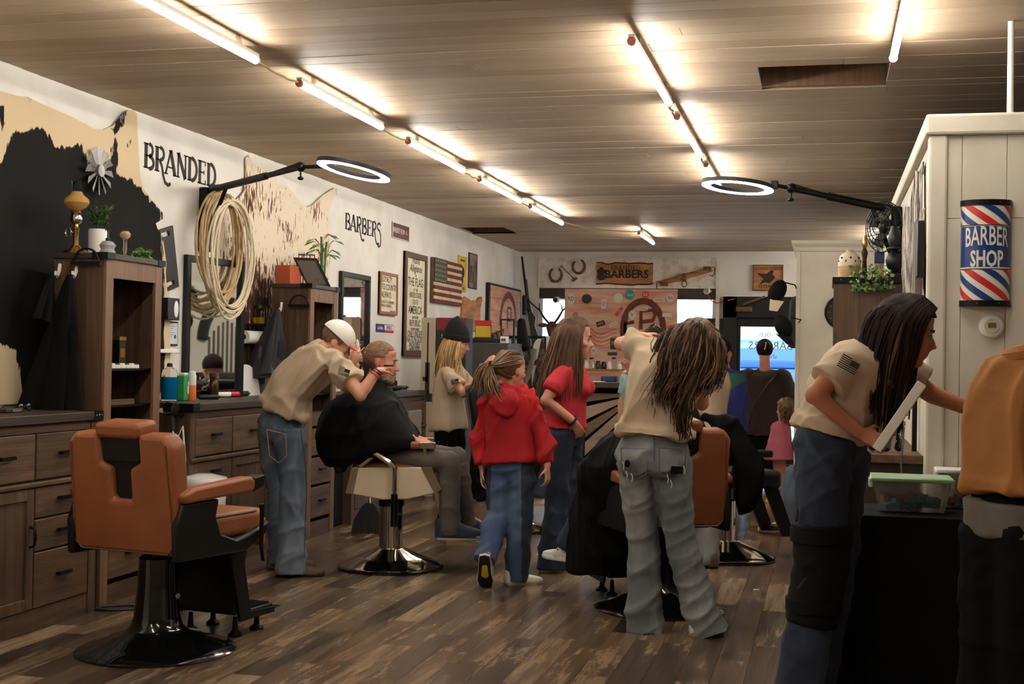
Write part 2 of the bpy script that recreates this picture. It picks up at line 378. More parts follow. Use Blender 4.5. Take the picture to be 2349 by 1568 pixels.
q = M(); q.loft([[V((BX-o, BY-o, z)), V((PX-.014, BY-o, z)), V((PX-.014, BY+2.2, z)), V((BX-o, BY+2.2, z))] for o, z in ((0,PZ-.1),(.015,PZ-.09),(.02,PZ-.06),(.05,PZ-.03),(.055,PZ))])
q.build('crown_moulding', 'panel_paint', fb, smooth=0)
M().bx(BX-.008, BX+.03, BY-.008, BY+.03, 0, PZ-.1).build('corner_bead', 'panel_paint', fb, smooth=0, bevel=.004)
# conduit pole between the partition and the ceiling
pp = atz(2325, 255, PZ); 
tag(M().cyl((pp.x, PY+.05, PZ), (pp.x, PY+.05, ZC), .014).build('conduit_pole', 'white'), 'thin white conduit rising from the white partition to the ceiling', 'pole')
# ------------------------------------------------------------------ outside
mat('asphalt', (170,168,164), .9)
mat('awning_blue', (66,104,168), .5); mat('canvas_white', (230,234,238), .7); mat('truck_teal', (150,190,200), .3)
struct(M().bx(-14, 12, YF+.2, YF+30, -.2, -.1).build('ground_outside', 'asphalt', smooth=0))
oc = thing('parked_truck', 'pale blue truck with a dark blue stripe parked beyond the glass street door', 'truck', (1, YF+6, -.1))
M().bx(-3.2, 3.4, YF+5, YF+7, .35, 1.25).build('body', 'truck_teal', oc, bevel=.1); M().bx(-1.6, 2.4, YF+5.1, YF+6.9, 1.25, 1.75).build('cab', 'awning_blue', oc, bevel=.15)
M().bx(-3.2, 3.4, YF+4.97, YF+4.99, .95, 1.25).build('stripe', 'awning_blue', oc)
for x in (-2, 2.2): M().cyl((x, YF+4.95, .28), (x, YF+5.2, .28), .38, n=20).build('wheel', 'black_matte', oc)
bo = thing('street_tent', 'white canvas market tent across the street beyond the shop window', 'tent', (-4, YF+9, -.1))
for x in (-7, -1): 
    M().cyl((x, YF+8, -.1), (x, YF+8, 2.4), .04).build('pole', 'white', bo)
M().prism([(-7.3,2.3),(-.7,2.3),(-4,3.4)], (0,YF+8,0), (1,0,0), (0,0,1), (0,3,0)).build('canopy', 'canvas_white', bo)
M().bx(-7.2, -.8, YF+10.9, YF+11, -.1, 2.3).build('back_sheet', 'canvas_white', bo)
M().bx(-7.2, -.8, YF+10.85, YF+10.9, 1.0, 1.5).build('blue_band', 'awning_blue', bo)
bo = thing('building', 'pale building facade across the street behind the truck', 'building', (0, YF+16, -.1))
M().bx(-14, 12, YF+16, YF+17, -.1, 5).build('facade', 'canvas_white', bo)
for k in range(8): M().bx(-12+k*2.8, -10.6+k*2.8, YF+15.94, YF+16, .9, 2.6).build('shop_window', 'awning_blue', bo)
# ------------------------------------------------------------------ ceiling tubes
def tube_lamp(x, y0, y1, label):
    t = thing('tube_lamp', label, 'tube lamp', (x, y0, ZC-.07), group='ceiling tube lamps')
    q = M(); q.bx(x-.014, x+.014, y0, y1, ZC-.066, ZC-.046); q.build('batten', 'white', t, smooth=0)
    M().cyl((x, y0+.015, ZC-.08), (x, y1-.015, ZC-.08), .016, n=10).build('tube', 'tube_glow', t)
    for a, b in ((y0-.004, y0+.016), (y1-.016, y1+.004)): M().cyl((x, a, ZC-.078), (x, b, ZC-.078), .02, n=10).build('end_cap', 'red_cap' if a < y0 else 'white', t)
    for a in (y0+.2, y1-.2): M().bx(x-.012, x+.012, a-.008, a+.008, ZC-.05, ZC+.002).build('clip', 'chrome', t, smooth=0)
    return t
k_ = (ZC-.08-EYE)/(2.98-EYE); XL1, XL2, XL3, XL4 = -3.105*k_, -.99*k_, .325*k_, -2.35*k_
ordl = ['nearest', 'second', 'third', 'fourth', 'fifth', 'sixth', 'seventh']
for i, (a, b) in enumerate(((5.25,6.72),(7.32,8.83),(9.43,11.0),(11.53,13.18),(13.64,15.39))): tube_lamp(XL1, a*k_, b*k_, f'{ordl[i]} tube lamp in the ceiling row beside the lettered left wall')
for i, (a, b) in enumerate(((4.2,5.8),(6.61,8.26),(8.71,10.38),(10.87,12.5))[1:]): tube_lamp(XL2, a*k_, b*k_, f'{ordl[i]} tube lamp in the middle ceiling row left of the hatch')
tube_lamp(XL3, 5.6*k_, 7.22*k_, 'tube lamp at the right end of the ceiling hatch')
tube_lamp(XL4, 16.61*k_, 18.04*k_, 'small far tube lamp near the street window')
for x, a, lb in ((XL1, 1.0, 'far rear tube lamp of the left row, behind the viewer'), (XL3+.3, 14.6, 'added unseen tube lamp behind the white block, nearer the street wall'), (XL3+1.5, 15.2, 'added unseen tube lamp at the right behind the white block'), (XL3+.3, 16.3, 'added unseen tube lamp behind the white block over the street door'), (XL2, 1.6, 'rear tube lamp of the middle row, behind the viewer'), (XL1, 3.1, 'tube lamp of the left row level with the viewer')): tube_lamp(x, a, a+1.45, lb)  # those behind the white block are added, out of view, to brighten the street end
mat('wire', (206,190,140), .6)
def wire(name, label, pts, r=.004, m='wire', cat='cable', n=6):
    return tag(M().tube(pts, r, n).build(name, m), label, cat)
def sag(p0, p1, s, n=10, wob=.01):
    p0, p1 = V(p0), V(p1); return [p0.lerp(p1, i/n)+V((random.uniform(-wob,wob), 0, -s*4*(i/n)*(1-i/n))) for i in range(n+1)]
for i, (a, b) in enumerate(((6.72,7.32),(8.83,9.43),(11.0,11.53),(13.18,13.64))):
    wire('lamp_cable', f'pale twisted cable between the {ordl[i]} and {ordl[i+1]} tube lamps of the left row', sag((XL1, a*k_, ZC-.07), (XL1, b*k_, ZC-.07), .02), .006)
for i, (a, b) in enumerate(((8.26,8.71),(10.38,10.87))):
    wire('lamp_cable', f'pale twisted cable between the {ordl[i]} and {ordl[i+1]} tube lamps of the middle row', sag((XL2, a*k_, ZC-.07), (XL2, b*k_, ZC-.07), .02), .006)
wire('lamp_cable', 'thin cable crossing the ceiling to the small far tube lamp', sag((XL1, 15.39*k_, ZC-.06), (XL4, 16.61*k_, ZC-.06), .03), .006)
# ------------------------------------------------------------------ barber stations along the left wall
def drawer(parent, x, y0, y1, z0, z1, pull=True):
    d = M().bx(x, x+.02, y0, y1, z0, z1).build('drawer', 'rustic_h', parent, smooth=0, bevel=.003, seg=1)
    if pull:
        c = (y0+y1)/2; zc = (z0+z1)/2+.01; q = M(); q.bx(x+.035, x+.047, c-.055, c+.055, zc-.009, zc+.009)
        for s in (-1,1): q.bx(x+.02, x+.04, c+s*.045-.006, c+s*.045+.006, zc-.006, zc+.006)
        q.build('pull', 'black_metal', d, smooth=0)
    return d
def door(parent, x, y0, y1, z0, z1, side=1):
    q = M(); w_ = .055
    q.bx(x, x+.02, y0, y0+w_, z0, z1); q.bx(x, x+.02, y1-w_, y1, z0, z1); q.bx(x, x+.02, y0+w_, y1-w_, z0, z0+w_); q.bx(x, x+.02, y0+w_, y1-w_, z1-w_, z1)
    d = q.build('cupboard_door', 'rustic', parent, smooth=0, bevel=.002, seg=1)
    M().bx(x+.001, x+.01, y0+w_, y1-w_, z0+w_, z1-w_).build('panel', 'rustic', d, smooth=0)
    yc = y1-.03 if side > 0 else y0+.03; zc = (z0+z1)/2+.06
    M().tube([(x+.02, yc, zc+.05), (x+.045, yc, zc+.04), (x+.052, yc, zc), (x+.045, yc, zc-.04), (x+.02, yc, zc-.05)], .007, 6).build('pull', 'black_metal', d)
    return d
def station(label, y0, y1, cols, zt=1.04, xf=-3.72):
    t = thing('station_cabinet', label, 'cabinet', (XW+.25, (y0+y1)/2, 0), group='barber station cabinets')
    M().bx(XW+.005, xf-.001, y0+.02, y1-.02, .0, zt-.05).build('carcass', 'rustic', t, smooth=0)
    tp = M().bx(XW+.005, xf+.04, y0, y1, zt-.045, zt).build('worktop', 'rustic_top', t, smooth=0, bevel=.004)
    for yy in (y0+.001, y1-.081):
        b = M().bx(xf-.05, xf+.043, yy-.002, yy+.082, zt-.046, zt+.002).build('corner_bracket', 'black_metal', t, smooth=0)
        for k in range(3): M().ell((xf+.043, yy+.015+k*.025, zt-.02), .004, n=6, k=5).build('rivet', 'chrome', b)
    M().bx(xf, xf+.018, y0+.01, y0+.075, .0, zt-.05).build('stile', 'rustic', t, smooth=0); M().bx(xf, xf+.018, y1-.075, y1-.01, .0, zt-.05).build('stile', 'rustic', t, smooth=0)
    M().bx(xf, xf+.012, y0+.075, y1-.075, zt-.09, zt-.05).build('rail', 'rustic_h', t, smooth=0)
    M().bx(xf, xf+.03, y0+.02, y1-.02, .69, .715).build('moulding', 'rustic_h', t, smooth=0, bevel=.006)
    M().bx(xf, xf+.012, y0+.075, y1-.075, .0, .1).build('plinth', 'rustic_h', t, smooth=0)
    a = y0+.08; W_ = (y1-y0-.16)
    for fr, kind in cols:
        b = a+W_*fr; drawer(t, xf, a+.006, b-.006, .725, zt-.095)
        if kind == 'd':
            for z0, z1 in ((.105,.37),(.38,.53),(.54,.685)): drawer(t, xf, a+.006, b-.006, z0, z1)
        else: door(t, xf, a+.006, b-.006, .105, .685, 1 if kind == 'r' else -1)
        a = b
    return t
station('brown barnwood station cabinet nearest the viewer, behind the tan barber chair', 4.55, 6.17, [(.33,'l'),(.34,'r'),(.33,'d')])
station('barnwood station cabinet with the rope above, behind the barber in jeans', 7.17, 9.03, [(.3,'d'),(.35,'r'),(.35,'l')], 1.045)
station('barnwood station cabinet with a grey towel, behind the seated caped man', 9.95, 11.95, [(.35,'r'),(.3,'d'),(.35,'l')], 1.035)
def tower(label, y0, y1, zt=1.875, xf=-3.74):
    t = thing('tower_cabinet', label, 'cabinet', (XW+.2, (y0+y1)/2, 0), group='tower cabinets')
    xb = -4.03; n = 3
    for yy in (y0, y1-.022):
        for k in range(n):
            a = xb+(xf-xb)*k/n; b = xb+(xf-xb)*(k+1)/n
            M().bx(a+.001, b-.001, yy, yy+.022, 0, zt-.03).build('side_board', 'rustic', t, smooth=0)
    M().bx(xb, xb+.012, y0+.022, y1-.022, 0, zt-.03).build('back_panel', 'rustic', t, smooth=0)
    M().bx(xb-.008, xf+.03, y0-.012, y1+.012, zt-.03, zt).build('top', 'rustic_top', t, smooth=0, bevel=.003)
    for yy in (y0-.014, y1-.066): M().bx(xf-.06, xf+.034, yy, yy+.08, zt-.032, zt+.003).build('corner_bracket', 'black_metal', t, smooth=0)
    M().bx(xf, xf+.02, y0, y0+.075, 0, zt-.03).build('stile', 'rustic_pale', t, smooth=0, bevel=.002, seg=1); M().bx(xf, xf+.02, y1-.075, y1, 0, zt-.03).build('stile', 'rustic_pale', t, smooth=0, bevel=.002, seg=1)
    M().bx(xf, xf+.018, y0+.075, y1-.075, zt-.13, zt-.03).build('rail', 'rustic_pale', t, smooth=0)
    for z in (.92, 1.06, 1.26): M().bx(xb+.012, xf-.02, y0+.022, y1-.022, z-.012, z).build('shelf', 'rustic_top' if z < 1 else 'black_metal', t, smooth=0)
    M().bx(xf, xf+.015, y0+.075, y1-.075, .82, .91).build('rail', 'rustic_h', t, smooth=0)
    for z0, z1 in ((.13,.36),(.38,.58),(.6,.8)): drawer(t, xf, y0+.08, y1-.08, z0, z1)
    M().bx(xf, xf+.012, y0+.075, y1-.075, 0, .1).build('plinth', 'rustic_h', t, smooth=0)
    return t
TW1 = tower('tall barnwood tower cabinet topped by the oil lamp and potted plant', 6.24, 6.84)
TW2 = tower('tall barnwood tower cabinet topped by the bamboo plant and picture frame', 9.07, 9.62, 1.88)
# things hung on and standing in the towers
def towel_ring(y, xc, z, label):
    r = .075; pts = [(xc+r*math.cos(a), y-.03, z+r*math.sin(a)) for a in [math.pi*i/14 for i in range(15)]]
    t = thing('towel_ring', label, 'towel ring', (xc, y-.02, z))
    M().tube(pts, .006, 6).build('hoop', 'black_metal', t); M().bx(xc-.085, xc+.085, y-.04, y-.02, z-.014, z+.006).build('bar', 'black_metal', t, smooth=0); M().bx(xc-.012, xc+.012, y-.03, y-.0005, z-.012, z+.004).build('bracket', 'black_metal', t, smooth=0)
p = at(205, 603, 6.24); towel_ring(6.24, p.x, p.z, 'black half-hoop towel ring on the side of the tower with the oil lamp')
p = at(690, 700, 9.07); towel_ring(9.07, p.x, p.z, 'black half-hoop towel ring on the side of the tower with the bamboo')
def hook(y, x, z, label):
    t = M().tube([(x, y-.004, z+.04), (x, y-.012, z), (x, y-.03, z-.03), (x, y-.045, z-.02), (x, y-.047, z)], [.011,.012,.011,.009,.007], 8, flat=.8).build('wall_hook', 'white_gloss'); return tag(t, label, 'hook', 'white stick-on hooks')
def hung_cape(y, x, z, wd, ht, label, m='cape_black', seed=0, name='barber_cape', cat='cape'):
    rr = random.Random(seed); R = []; n = 40; ph = [rr.uniform(0, 6.28) for _ in range(4)]
    for i in range(15):
        s = i/14; wv = .03+wd*(.25*s**.5+.75*s**1.1)*(1-.08*max(0, s-.85)/.15); dp = .025+.075*s**.8; ring = []
        for j in range(n):
            a = 2*math.pi*j/n; f = 1+(.22*math.sin(5*a+ph[0])+.13*math.sin(9*a+ph[1]+2*s)+.06*math.sin(14*a+ph[2]))*min(1, s*2)
            ring.append(V((x-wd*.25*s+wv/2*f*math.cos(a), y-.05-dp*.6+dp*.5*f*math.sin(a), z-ht*s*(1+.05*math.cos(2*a+ph[3])))))
        R.append(ring)
    return tag(M().loft(R).build(name, m, smooth=80), label, cat)
mat('cape_black', (12,11,11), .75, spec=.14, bump=(14,.35,(1,1,.35)))
p = at(175, 622, 6.23); hook(6.24, p.x, p.z, 'white hook holding the large black cape on the tower side')
hung_cape(6.235, p.x, p.z-.02, .36, .82, 'large black barber cape hanging from a white hook beside the cowhide', seed=3)
p = at(136, 622, 6.23); hook(6.24, p.x, p.z, 'white hook nearest the wall on the tower side')
hung_cape(6.23, p.x-.005, p.z-.02, .1, .25, 'small dark cloth hanging from the hook nearest the wall', seed=5)
mat('flag_cloth', (36,34,36), .7, var=(5,(150,130,120),(1,1,.4),.58,.66), bump=(12,.3,(1,1,.3)))
p = at(645, 715, 9.06); hook(9.07, p.x, p.z+.03, 'white hook under the folded flag cape')
hung_cape(9.065, p.x, p.z+.02, .3, .5, 'folded flag-print cape hanging on the side of the bamboo tower', 'flag_cloth', 9)
def lathe_thing(name, label, cat, loc, parts, group=None):
    t = thing(name, label, cat, loc, group=group)
    for nm, m_, prof, n in parts: M().lathe(loc, prof, n).build(nm, m_, t)
    return t
def bottle(name, label, loc, r, h, m='brown_glass', cap='black_plastic', lab=None, neck=.35, cat='bottle', pump=False):
    parts = [('body', m, [(r*.95,0),(r,.004),(r,h*.6),(r*.85,h*.68),(r*neck,h*.78),(r*neck,h*.86)], 14), ('cap', cap, [(r*neck*1.15,h*.86),(r*neck*1.15,h),(r*neck*.9,h+.003)], 12)]
    if lab: parts.append(('label', lab, [(r*1.02,h*.12),(r*1.02,h*.5)], 14))
    t = lathe_thing(name, label, cat, loc, parts)
    if pump:
        M().tube([V(loc)+V(q) for q in ((0,0,h),(0,0,h+.03),(.01,-.01,h+.036),(.04,-.03,h+.03))], .005, 6).build('pump', 'black_plastic', t)
    return t
ZT = 1.876
# on top of the first tower
p = V((-3.95, 6.31, ZT))
ol = thing('oil_lamp', 'amber glass oil lamp with a tall chimney on the tower cabinet', 'lamp', p)
M().lathe(p, [(.062,0),(.064,.008),(.055,.018),(.03,.03),(.022,.045)], 20).build('base', 'brass', ol)
M().lathe(p+V((0,0,.045)), [(.014,0),(.014,.08),(.02,.09),(.012,.1),(.012,.115)], 16).build('stem', 'brass', ol)
M().lathe(p+V((0,0,.16)), [(.018,0),(.03,.01),(.034,.03),(.026,.05),(.03,.06),(.022,.075)], 16).build('burner', 'chrome_warm', ol)
M().lathe(p+V((0,0,.235)), [(.022,0),(.05,.015),(.068,.04),(.064,.06),(.035,.085),(.028,.1)], 20).build('shade', 'amber_glass', ol)
M().lathe(p+V((0,0,.335)), [(.027,0),(.024,.02),(.026,.05),(.03,.06)], 16).build('chimney', 'thin_glass', ol)
M().tube([p+V((.03+.018*math.cos(a)-.07, -.01, .115+.024*math.sin(a))) for a in [2*math.pi*i/14 for i in range(14)]], .0035, 6, True).build('loop_handle', 'chrome_warm', ol)
M().cyl(p+V((-.022,-.01,.115)), p+V((0,0,.115)), .004).build('handle_stem', 'chrome_warm', ol)
def leafy(M_, c, n, rad, h, size, seed, up=.6, flat=.35):
    rr = random.Random(seed)
    for _ in range(n):
        a = rr.uniform(0, 6.28); r = rad*rr.random()**.6; z = h*rr.random(); b = V(c)+V((r*math.cos(a), r*math.sin(a), z))
        d = V((math.cos(a)+rr.uniform(-.6,.6), math.sin(a)+rr.uniform(-.6,.6), up*rr.uniform(-.4,1.6))).normalized(); u, w2 = perp(d); u = (u*math.cos(rr.uniform(0,3))+w2*math.sin(rr.uniform(0,3))).normalized(); L = size*rr.uniform(.7,1.3); wd = L*flat; nn = d.cross(u)
        M_.add([b, b+d*L*.4+u*wd*.5+nn*L*.05, b+d*L, b+d*L*.4-u*wd*.5+nn*L*.05, b+d*L*.5+nn*L*.1], [(0,1,4),(1,2,4),(2,3,4),(3,0,4)])
def stems(M_, c, n, rad, h, r, seed):
    rr = random.Random(seed); tips = []
    for k in range(n):
        a = rr.uniform(0, 6.28); e = V(c)+V((rad*math.cos(a)*rr.uniform(.4,1), rad*math.sin(a)*rr.uniform(.4,1), h*rr.uniform(.7,1)))
        M_.tube([V(c), V(c).lerp(e, .5)+V((0,0,h*.1)), e], [r, r*.8, r*.4], 5); tips.append(e)
    return tips
def potted(name, label, loc, pr, ph, pm, lm, seed, h, n=9, size=.045):
    t = thing(name, label, 'plant', loc); p = V(loc)
    M().lathe(p, [(pr*.9,0),(pr,.006),(pr,ph),(pr*.9,ph),(pr*.88,ph-.02)], 22).build('pot', pm, t)
    q = M(); tips = stems(q, p+V((0,0,ph-.02)), n, pr*1.2, h, .003, seed); q.build('stem', 'leaf_dark', t)
    for i, e in enumerate(tips):
        q = M()
        for k in range(6): leafy(q, (p+V((0,0,ph))).lerp(e, .3+.14*k), 5, .012, .02, size, seed*31+i*7+k, .8)
        o = q.build('foliage', lm, t, smooth=0); o['kind'] = 'stuff'
    return t
potted('potted_plant', 'leafy green plant in a white pot on the tower beside the oil lamp', (-3.93, 6.5, ZT+.0), .055, .15, 'white', 'leaf_dark', 4, .13, 9, .04)
p = V((-3.80, 6.38, ZT)); lathe_thing('spray_bottle', 'cut glass mister bottle with a dark pump on the tower', 'bottle', p, [('body','cut_glass',[(.04,0),(.045,.01),(.035,.03),(.045,.05),(.03,.07),(.012,.075)],12), ('pump','black_metal',[(.012,.075),(.012,.09),(.004,.092),(.004,.13),(.016,.132),(.016,.137)],10)])
p = V((-3.80, 6.56, ZT)); lathe_thing('shaving_brush', 'shaving brush on a slim turned stand atop the tower', 'brush', p, [('stand','chrome_warm',[(.018,0),(.02,.006),(.008,.015),(.012,.05),(.01,.09),(.014,.1)],12), ('bristles','rope',[(.012,.1),(.028,.115),(.03,.13),(.018,.145)],14)])
def trailing(name, label, c, ext, n, lm, seed, size=.03, drop=.05):
    t = thing(name, label, 'plant', c); rr = random.Random(seed)
    for k in range(n):
        e = V(c)+V((rr.uniform(-1,1)*ext[0], rr.uniform(-1,1)*ext[1], rr.uniform(.01, ext[2])))
        q = M(); leafy(q, e, 9, .025, .025, size, seed*17+k, .5, .7); q.build('leaf_cluster', lm, t, smooth=0)
    q = M(); q.tube([V(c)+V((-ext[0]*.8,-ext[1]*.8,.008)), V(c)+V((0,0,.012)), V(c)+V((ext[0]*.8,ext[1]*.8,.008))], .004, 5); q.build('stem', 'leaf_dark', t)
    return t
trailing('succulent', 'pale green succulent sprigs on the front corner of the tower', (-3.80, 6.76, ZT), (.05,.07,.04), 12, 'leaf', 12, .028)
# metal windmill on the cowhide
wc = atx(230, 392, XW+.06)
wm = thing('windmill_wheel', 'galvanised metal windmill wheel hung on the black cowhide', 'wall decor', (XW+.03, wc.y, wc.z))
mat('galvanised', (176,174,170), .5, .4, var=(8,(120,118,114)))
for k in range(12):
    a = 2*math.pi*k/12; d = V((0, math.cos(a), math.sin(a))); u = V((0, -math.sin(a), math.cos(a))); c = V((XW+.05, wc.y, wc.z))
    M().add([c+d*.04+u*.008, c+d*.04-u*.008+V((.008,0,0)), c+d*.14-u*.021+V((.016,0,0)), c+d*.14+u*.021, c+d*.04+u*.008-V((.002,0,0)), c+d*.04-u*.008+V((.006,0,0)), c+d*.14-u*.021+V((.014,0,0)), c+d*.14+u*.021-V((.002,0,0))], [(0,1,2,3),(7,6,5,4),(0,4,5,1),(1,5,6,2),(2,6,7,3),(3,7,4,0)]).build('blade', 'galvanised', wm, smooth=0)
M().cyl((XW+.005, wc.y, wc.z), (XW+.07, wc.y, wc.z), .035, n=18).build('hub', 'galvanised', wm)
M().tube([V((XW+.045, wc.y+.1*math.cos(a), wc.z+.1*math.sin(a))) for a in [2*math.pi*i/28 for i in range(28)]], .003, 5, True).build('hoop', 'black_metal', wm)
# ------------------------------------------------------------------ cowhides
def hidemat(name, base, dark, spot=None, hair=30, edge=.05, amp=1.5):
    m = bpy.data.materials.new(name); m.use_nodes = True; N = m.node_tree.nodes; L = m.node_tree.links; b = N['Principled BSDF']
    at_ = N.new('ShaderNodeAttribute'); at_.attribute_name = 'patch'; t = N.new('ShaderNodeTexCoord'); mp = N.new('ShaderNodeMapping'); mp.inputs['Scale'].default_value = (hair, hair, hair*.28)
    n = N.new('ShaderNodeTexNoise'); n.inputs['Scale'].default_value = 1; n.inputs['Detail'].default_value = 5; n.inputs['Roughness'].default_value = .6
    L.new(t.outputs['Object'], mp.inputs[0]); L.new(mp.outputs[0], n.inputs['Vector'])
    s = N.new('ShaderNodeMath'); s.operation = 'MULTIPLY_ADD'; s.inputs[1].default_value = amp; L.new(n.outputs['Fac'], s.inputs[0])
    s2 = N.new('ShaderNodeMath'); s2.operation = 'SUBTRACT'; s2.inputs[1].default_value = amp/2; L.new(at_.outputs['Fac'], s2.inputs[0]); L.new(s2.outputs[0], s.inputs[2])
    r = N.new('ShaderNodeValToRGB'); r.color_ramp.elements[0].position = .5-edge; r.color_ramp.elements[1].position = .5+edge; r.color_ramp.elements[0].color = rgb(base); r.color_ramp.elements[1].color = rgb(dark)
    if spot: e = r.color_ramp.elements.new(.85); e.color = rgb(spot)
    L.new(s.outputs[0], r.inputs['Fac']); L.new(r.outputs[0], b.inputs['Base Color']); b.inputs['Roughness'].default_value = .8; b.inputs['Specular IOR Level'].default_value = .2
    bp = N.new('ShaderNodeBump'); bp.inputs['Strength'].default_value = .25; bp.inputs['Distance'].default_value = .005; L.new(n.outputs['Fac'], bp.inputs['Height']); L.new(bp.outputs[0], b.inputs['Normal'])
    MATS[name] = m
hidemat('hide_black', (206,184,150), (13,10,9), None, 24, .06)
hidemat('hide_brown', (222,206,184), (120,78,48), (66,42,28), 40, .1, 3.4)
def hide(name, label, pts, field, m):
    ps = [atx(x, y, XW+.024) for x, y in pts]; c = sum(ps, V())/len(ps); c.x = XW+.004
    b = bmesh.new(); b.faces.new([b.verts.new(p-c) for p in ps])
    ys = [p.y-c.y for p in ps]; zs_ = [p.z-c.z for p in ps]
    for ax, vals in ((1, ys), (2, zs_)):
        k = min(vals)+.04
        while k < max(vals):
            no = V((0,0,0)); no[ax] = 1; co = V((0,0,0)); co[ax] = k
            bmesh.ops.bisect_plane(b, geom=b.verts[:]+b.edges[:]+b.faces[:], plane_co=co, plane_no=no); k += .04
    for v_ in b.verts: v_.co.x += .010*math.sin(9*v_.co.y+2*v_.co.z)*math.cos(7*v_.co.z)
    r = bmesh.ops.extrude_face_region(b, geom=b.faces[:]); bmesh.ops.translate(b, verts=[e for e in r['geom'] if isinstance(e, bmesh.types.BMVert)], vec=(-.006,0,0))
    bmesh.ops.recalc_face_normals(b, faces=b.faces)
    me = bpy.data.meshes.new(name); b.to_mesh(me); b.free(); me.materials.append(MATS[m])
    a = me.attributes.new('patch', 'FLOAT', 'POINT'); vals = []
    for v_ in me.vertices:
        P = v_.co+c-V((0,0,EYE)); z = P.dot(_fw); vals.append(field(CX+F*P.dot(_R)/z, CY-F*P.dot(_U)/z))
    a.data.foreach_set('value', vals)
    o = link(name, me, None, 60); o.location = c; return tag(o, label, 'cowhide')
def sd(x, y, poly):        # how deep inside a polygon a point lies, in px
    ins = False; best = 1e9
    for (ax, ay), (bx_, by_) in zip(poly, poly[1:]+poly[:1]):
        if (ay > y) != (by_ > y) and x < (bx_-ax)*(y-ay)/(by_-ay)+ax: ins = not ins
        t = max(0, min(1, ((x-ax)*(bx_-ax)+(y-ay)*(by_-ay))/((bx_-ax)**2+(by_-ay)**2+1e-9))); best = min(best, math.hypot(x-ax-t*(bx_-ax), y-ay-t*(by_-ay)))
    return best if ins else -best
B1 = [[(-120,330),(0,380),(22,330),(30,300),(60,305),(75,290),(105,300),(130,340),(160,335),(190,330),(200,380),(240,400),(262,340),(275,370),(265,400),(300,410),(330,440),(372,490),(380,900),(60,930),(40,800),(0,790),(-120,760)], [(252,300),(285,258),(293,256),(280,295),(258,305)], [(248,350),(268,318),(270,330),(255,355)], [(-5,245),(8,245),(14,300),(4,300)], [(288,325),(298,322),(298,345),(290,348)], [(60,222),(70,222),(66,235)]]
def f1(x, y): return .5+max(max(-1, min(1, sd(x, y, q)/14)) for q in B1)*.6
hide('cowhide', 'black and cream cowhide spread on the wall behind the tall tower', [(-160,150),(-40,195),(0,210),(40,220),(65,221),(100,238),(150,262),(185,280),(215,294),(240,298),(262,288),(280,265),(293,252),(304,252),(312,262),(312,300),(316,350),(322,400),(330,430),(352,462),(372,488),(375,500),(358,512),(362,525),(372,540),(390,640),(390,900),(300,935),(100,940),(60,925),(-60,930),(-160,960)], f1, 'hide_black')
B2 = [[(562,430),(600,420),(590,480),(560,560),(600,600),(640,640),(640,800),(560,880),(500,860),(500,640),(530,520)], [(575,395),(600,400),(605,440),(585,450)], [(612,450),(640,465),(640,480),(618,500)], [(625,600),(700,590),(705,660),(620,660)], [(735,560),(755,560),(750,640),(725,640)], [(716,470),(726,470),(724,500),(718,500)], [(655,520),(672,520),(668,560),(650,560)]]
def f2(x, y): return .36+max(max(-.8, min(1.2, sd(x, y, q)/26)) for q in B2)*.42+.08*math.sin(x*.05)*math.cos(y*.06)
hide('cowhide', 'brown and cream speckled cowhide spread on the wall behind the rope coil', [(566,362),(574,356),(583,372),(592,382),(612,386),(628,400),(636,420),(660,425),(676,445),(690,465),(704,475),(720,468),(742,448),(765,431),(773,432),(768,450),(758,470),(755,490),(756,530),(760,560),(752,640),(735,690),(640,730),(620,830),(600,900),(540,905),(500,880),(490,700),(520,640),(500,590),(505,500),(560,440),(566,400)], f2, 'hide_brown')
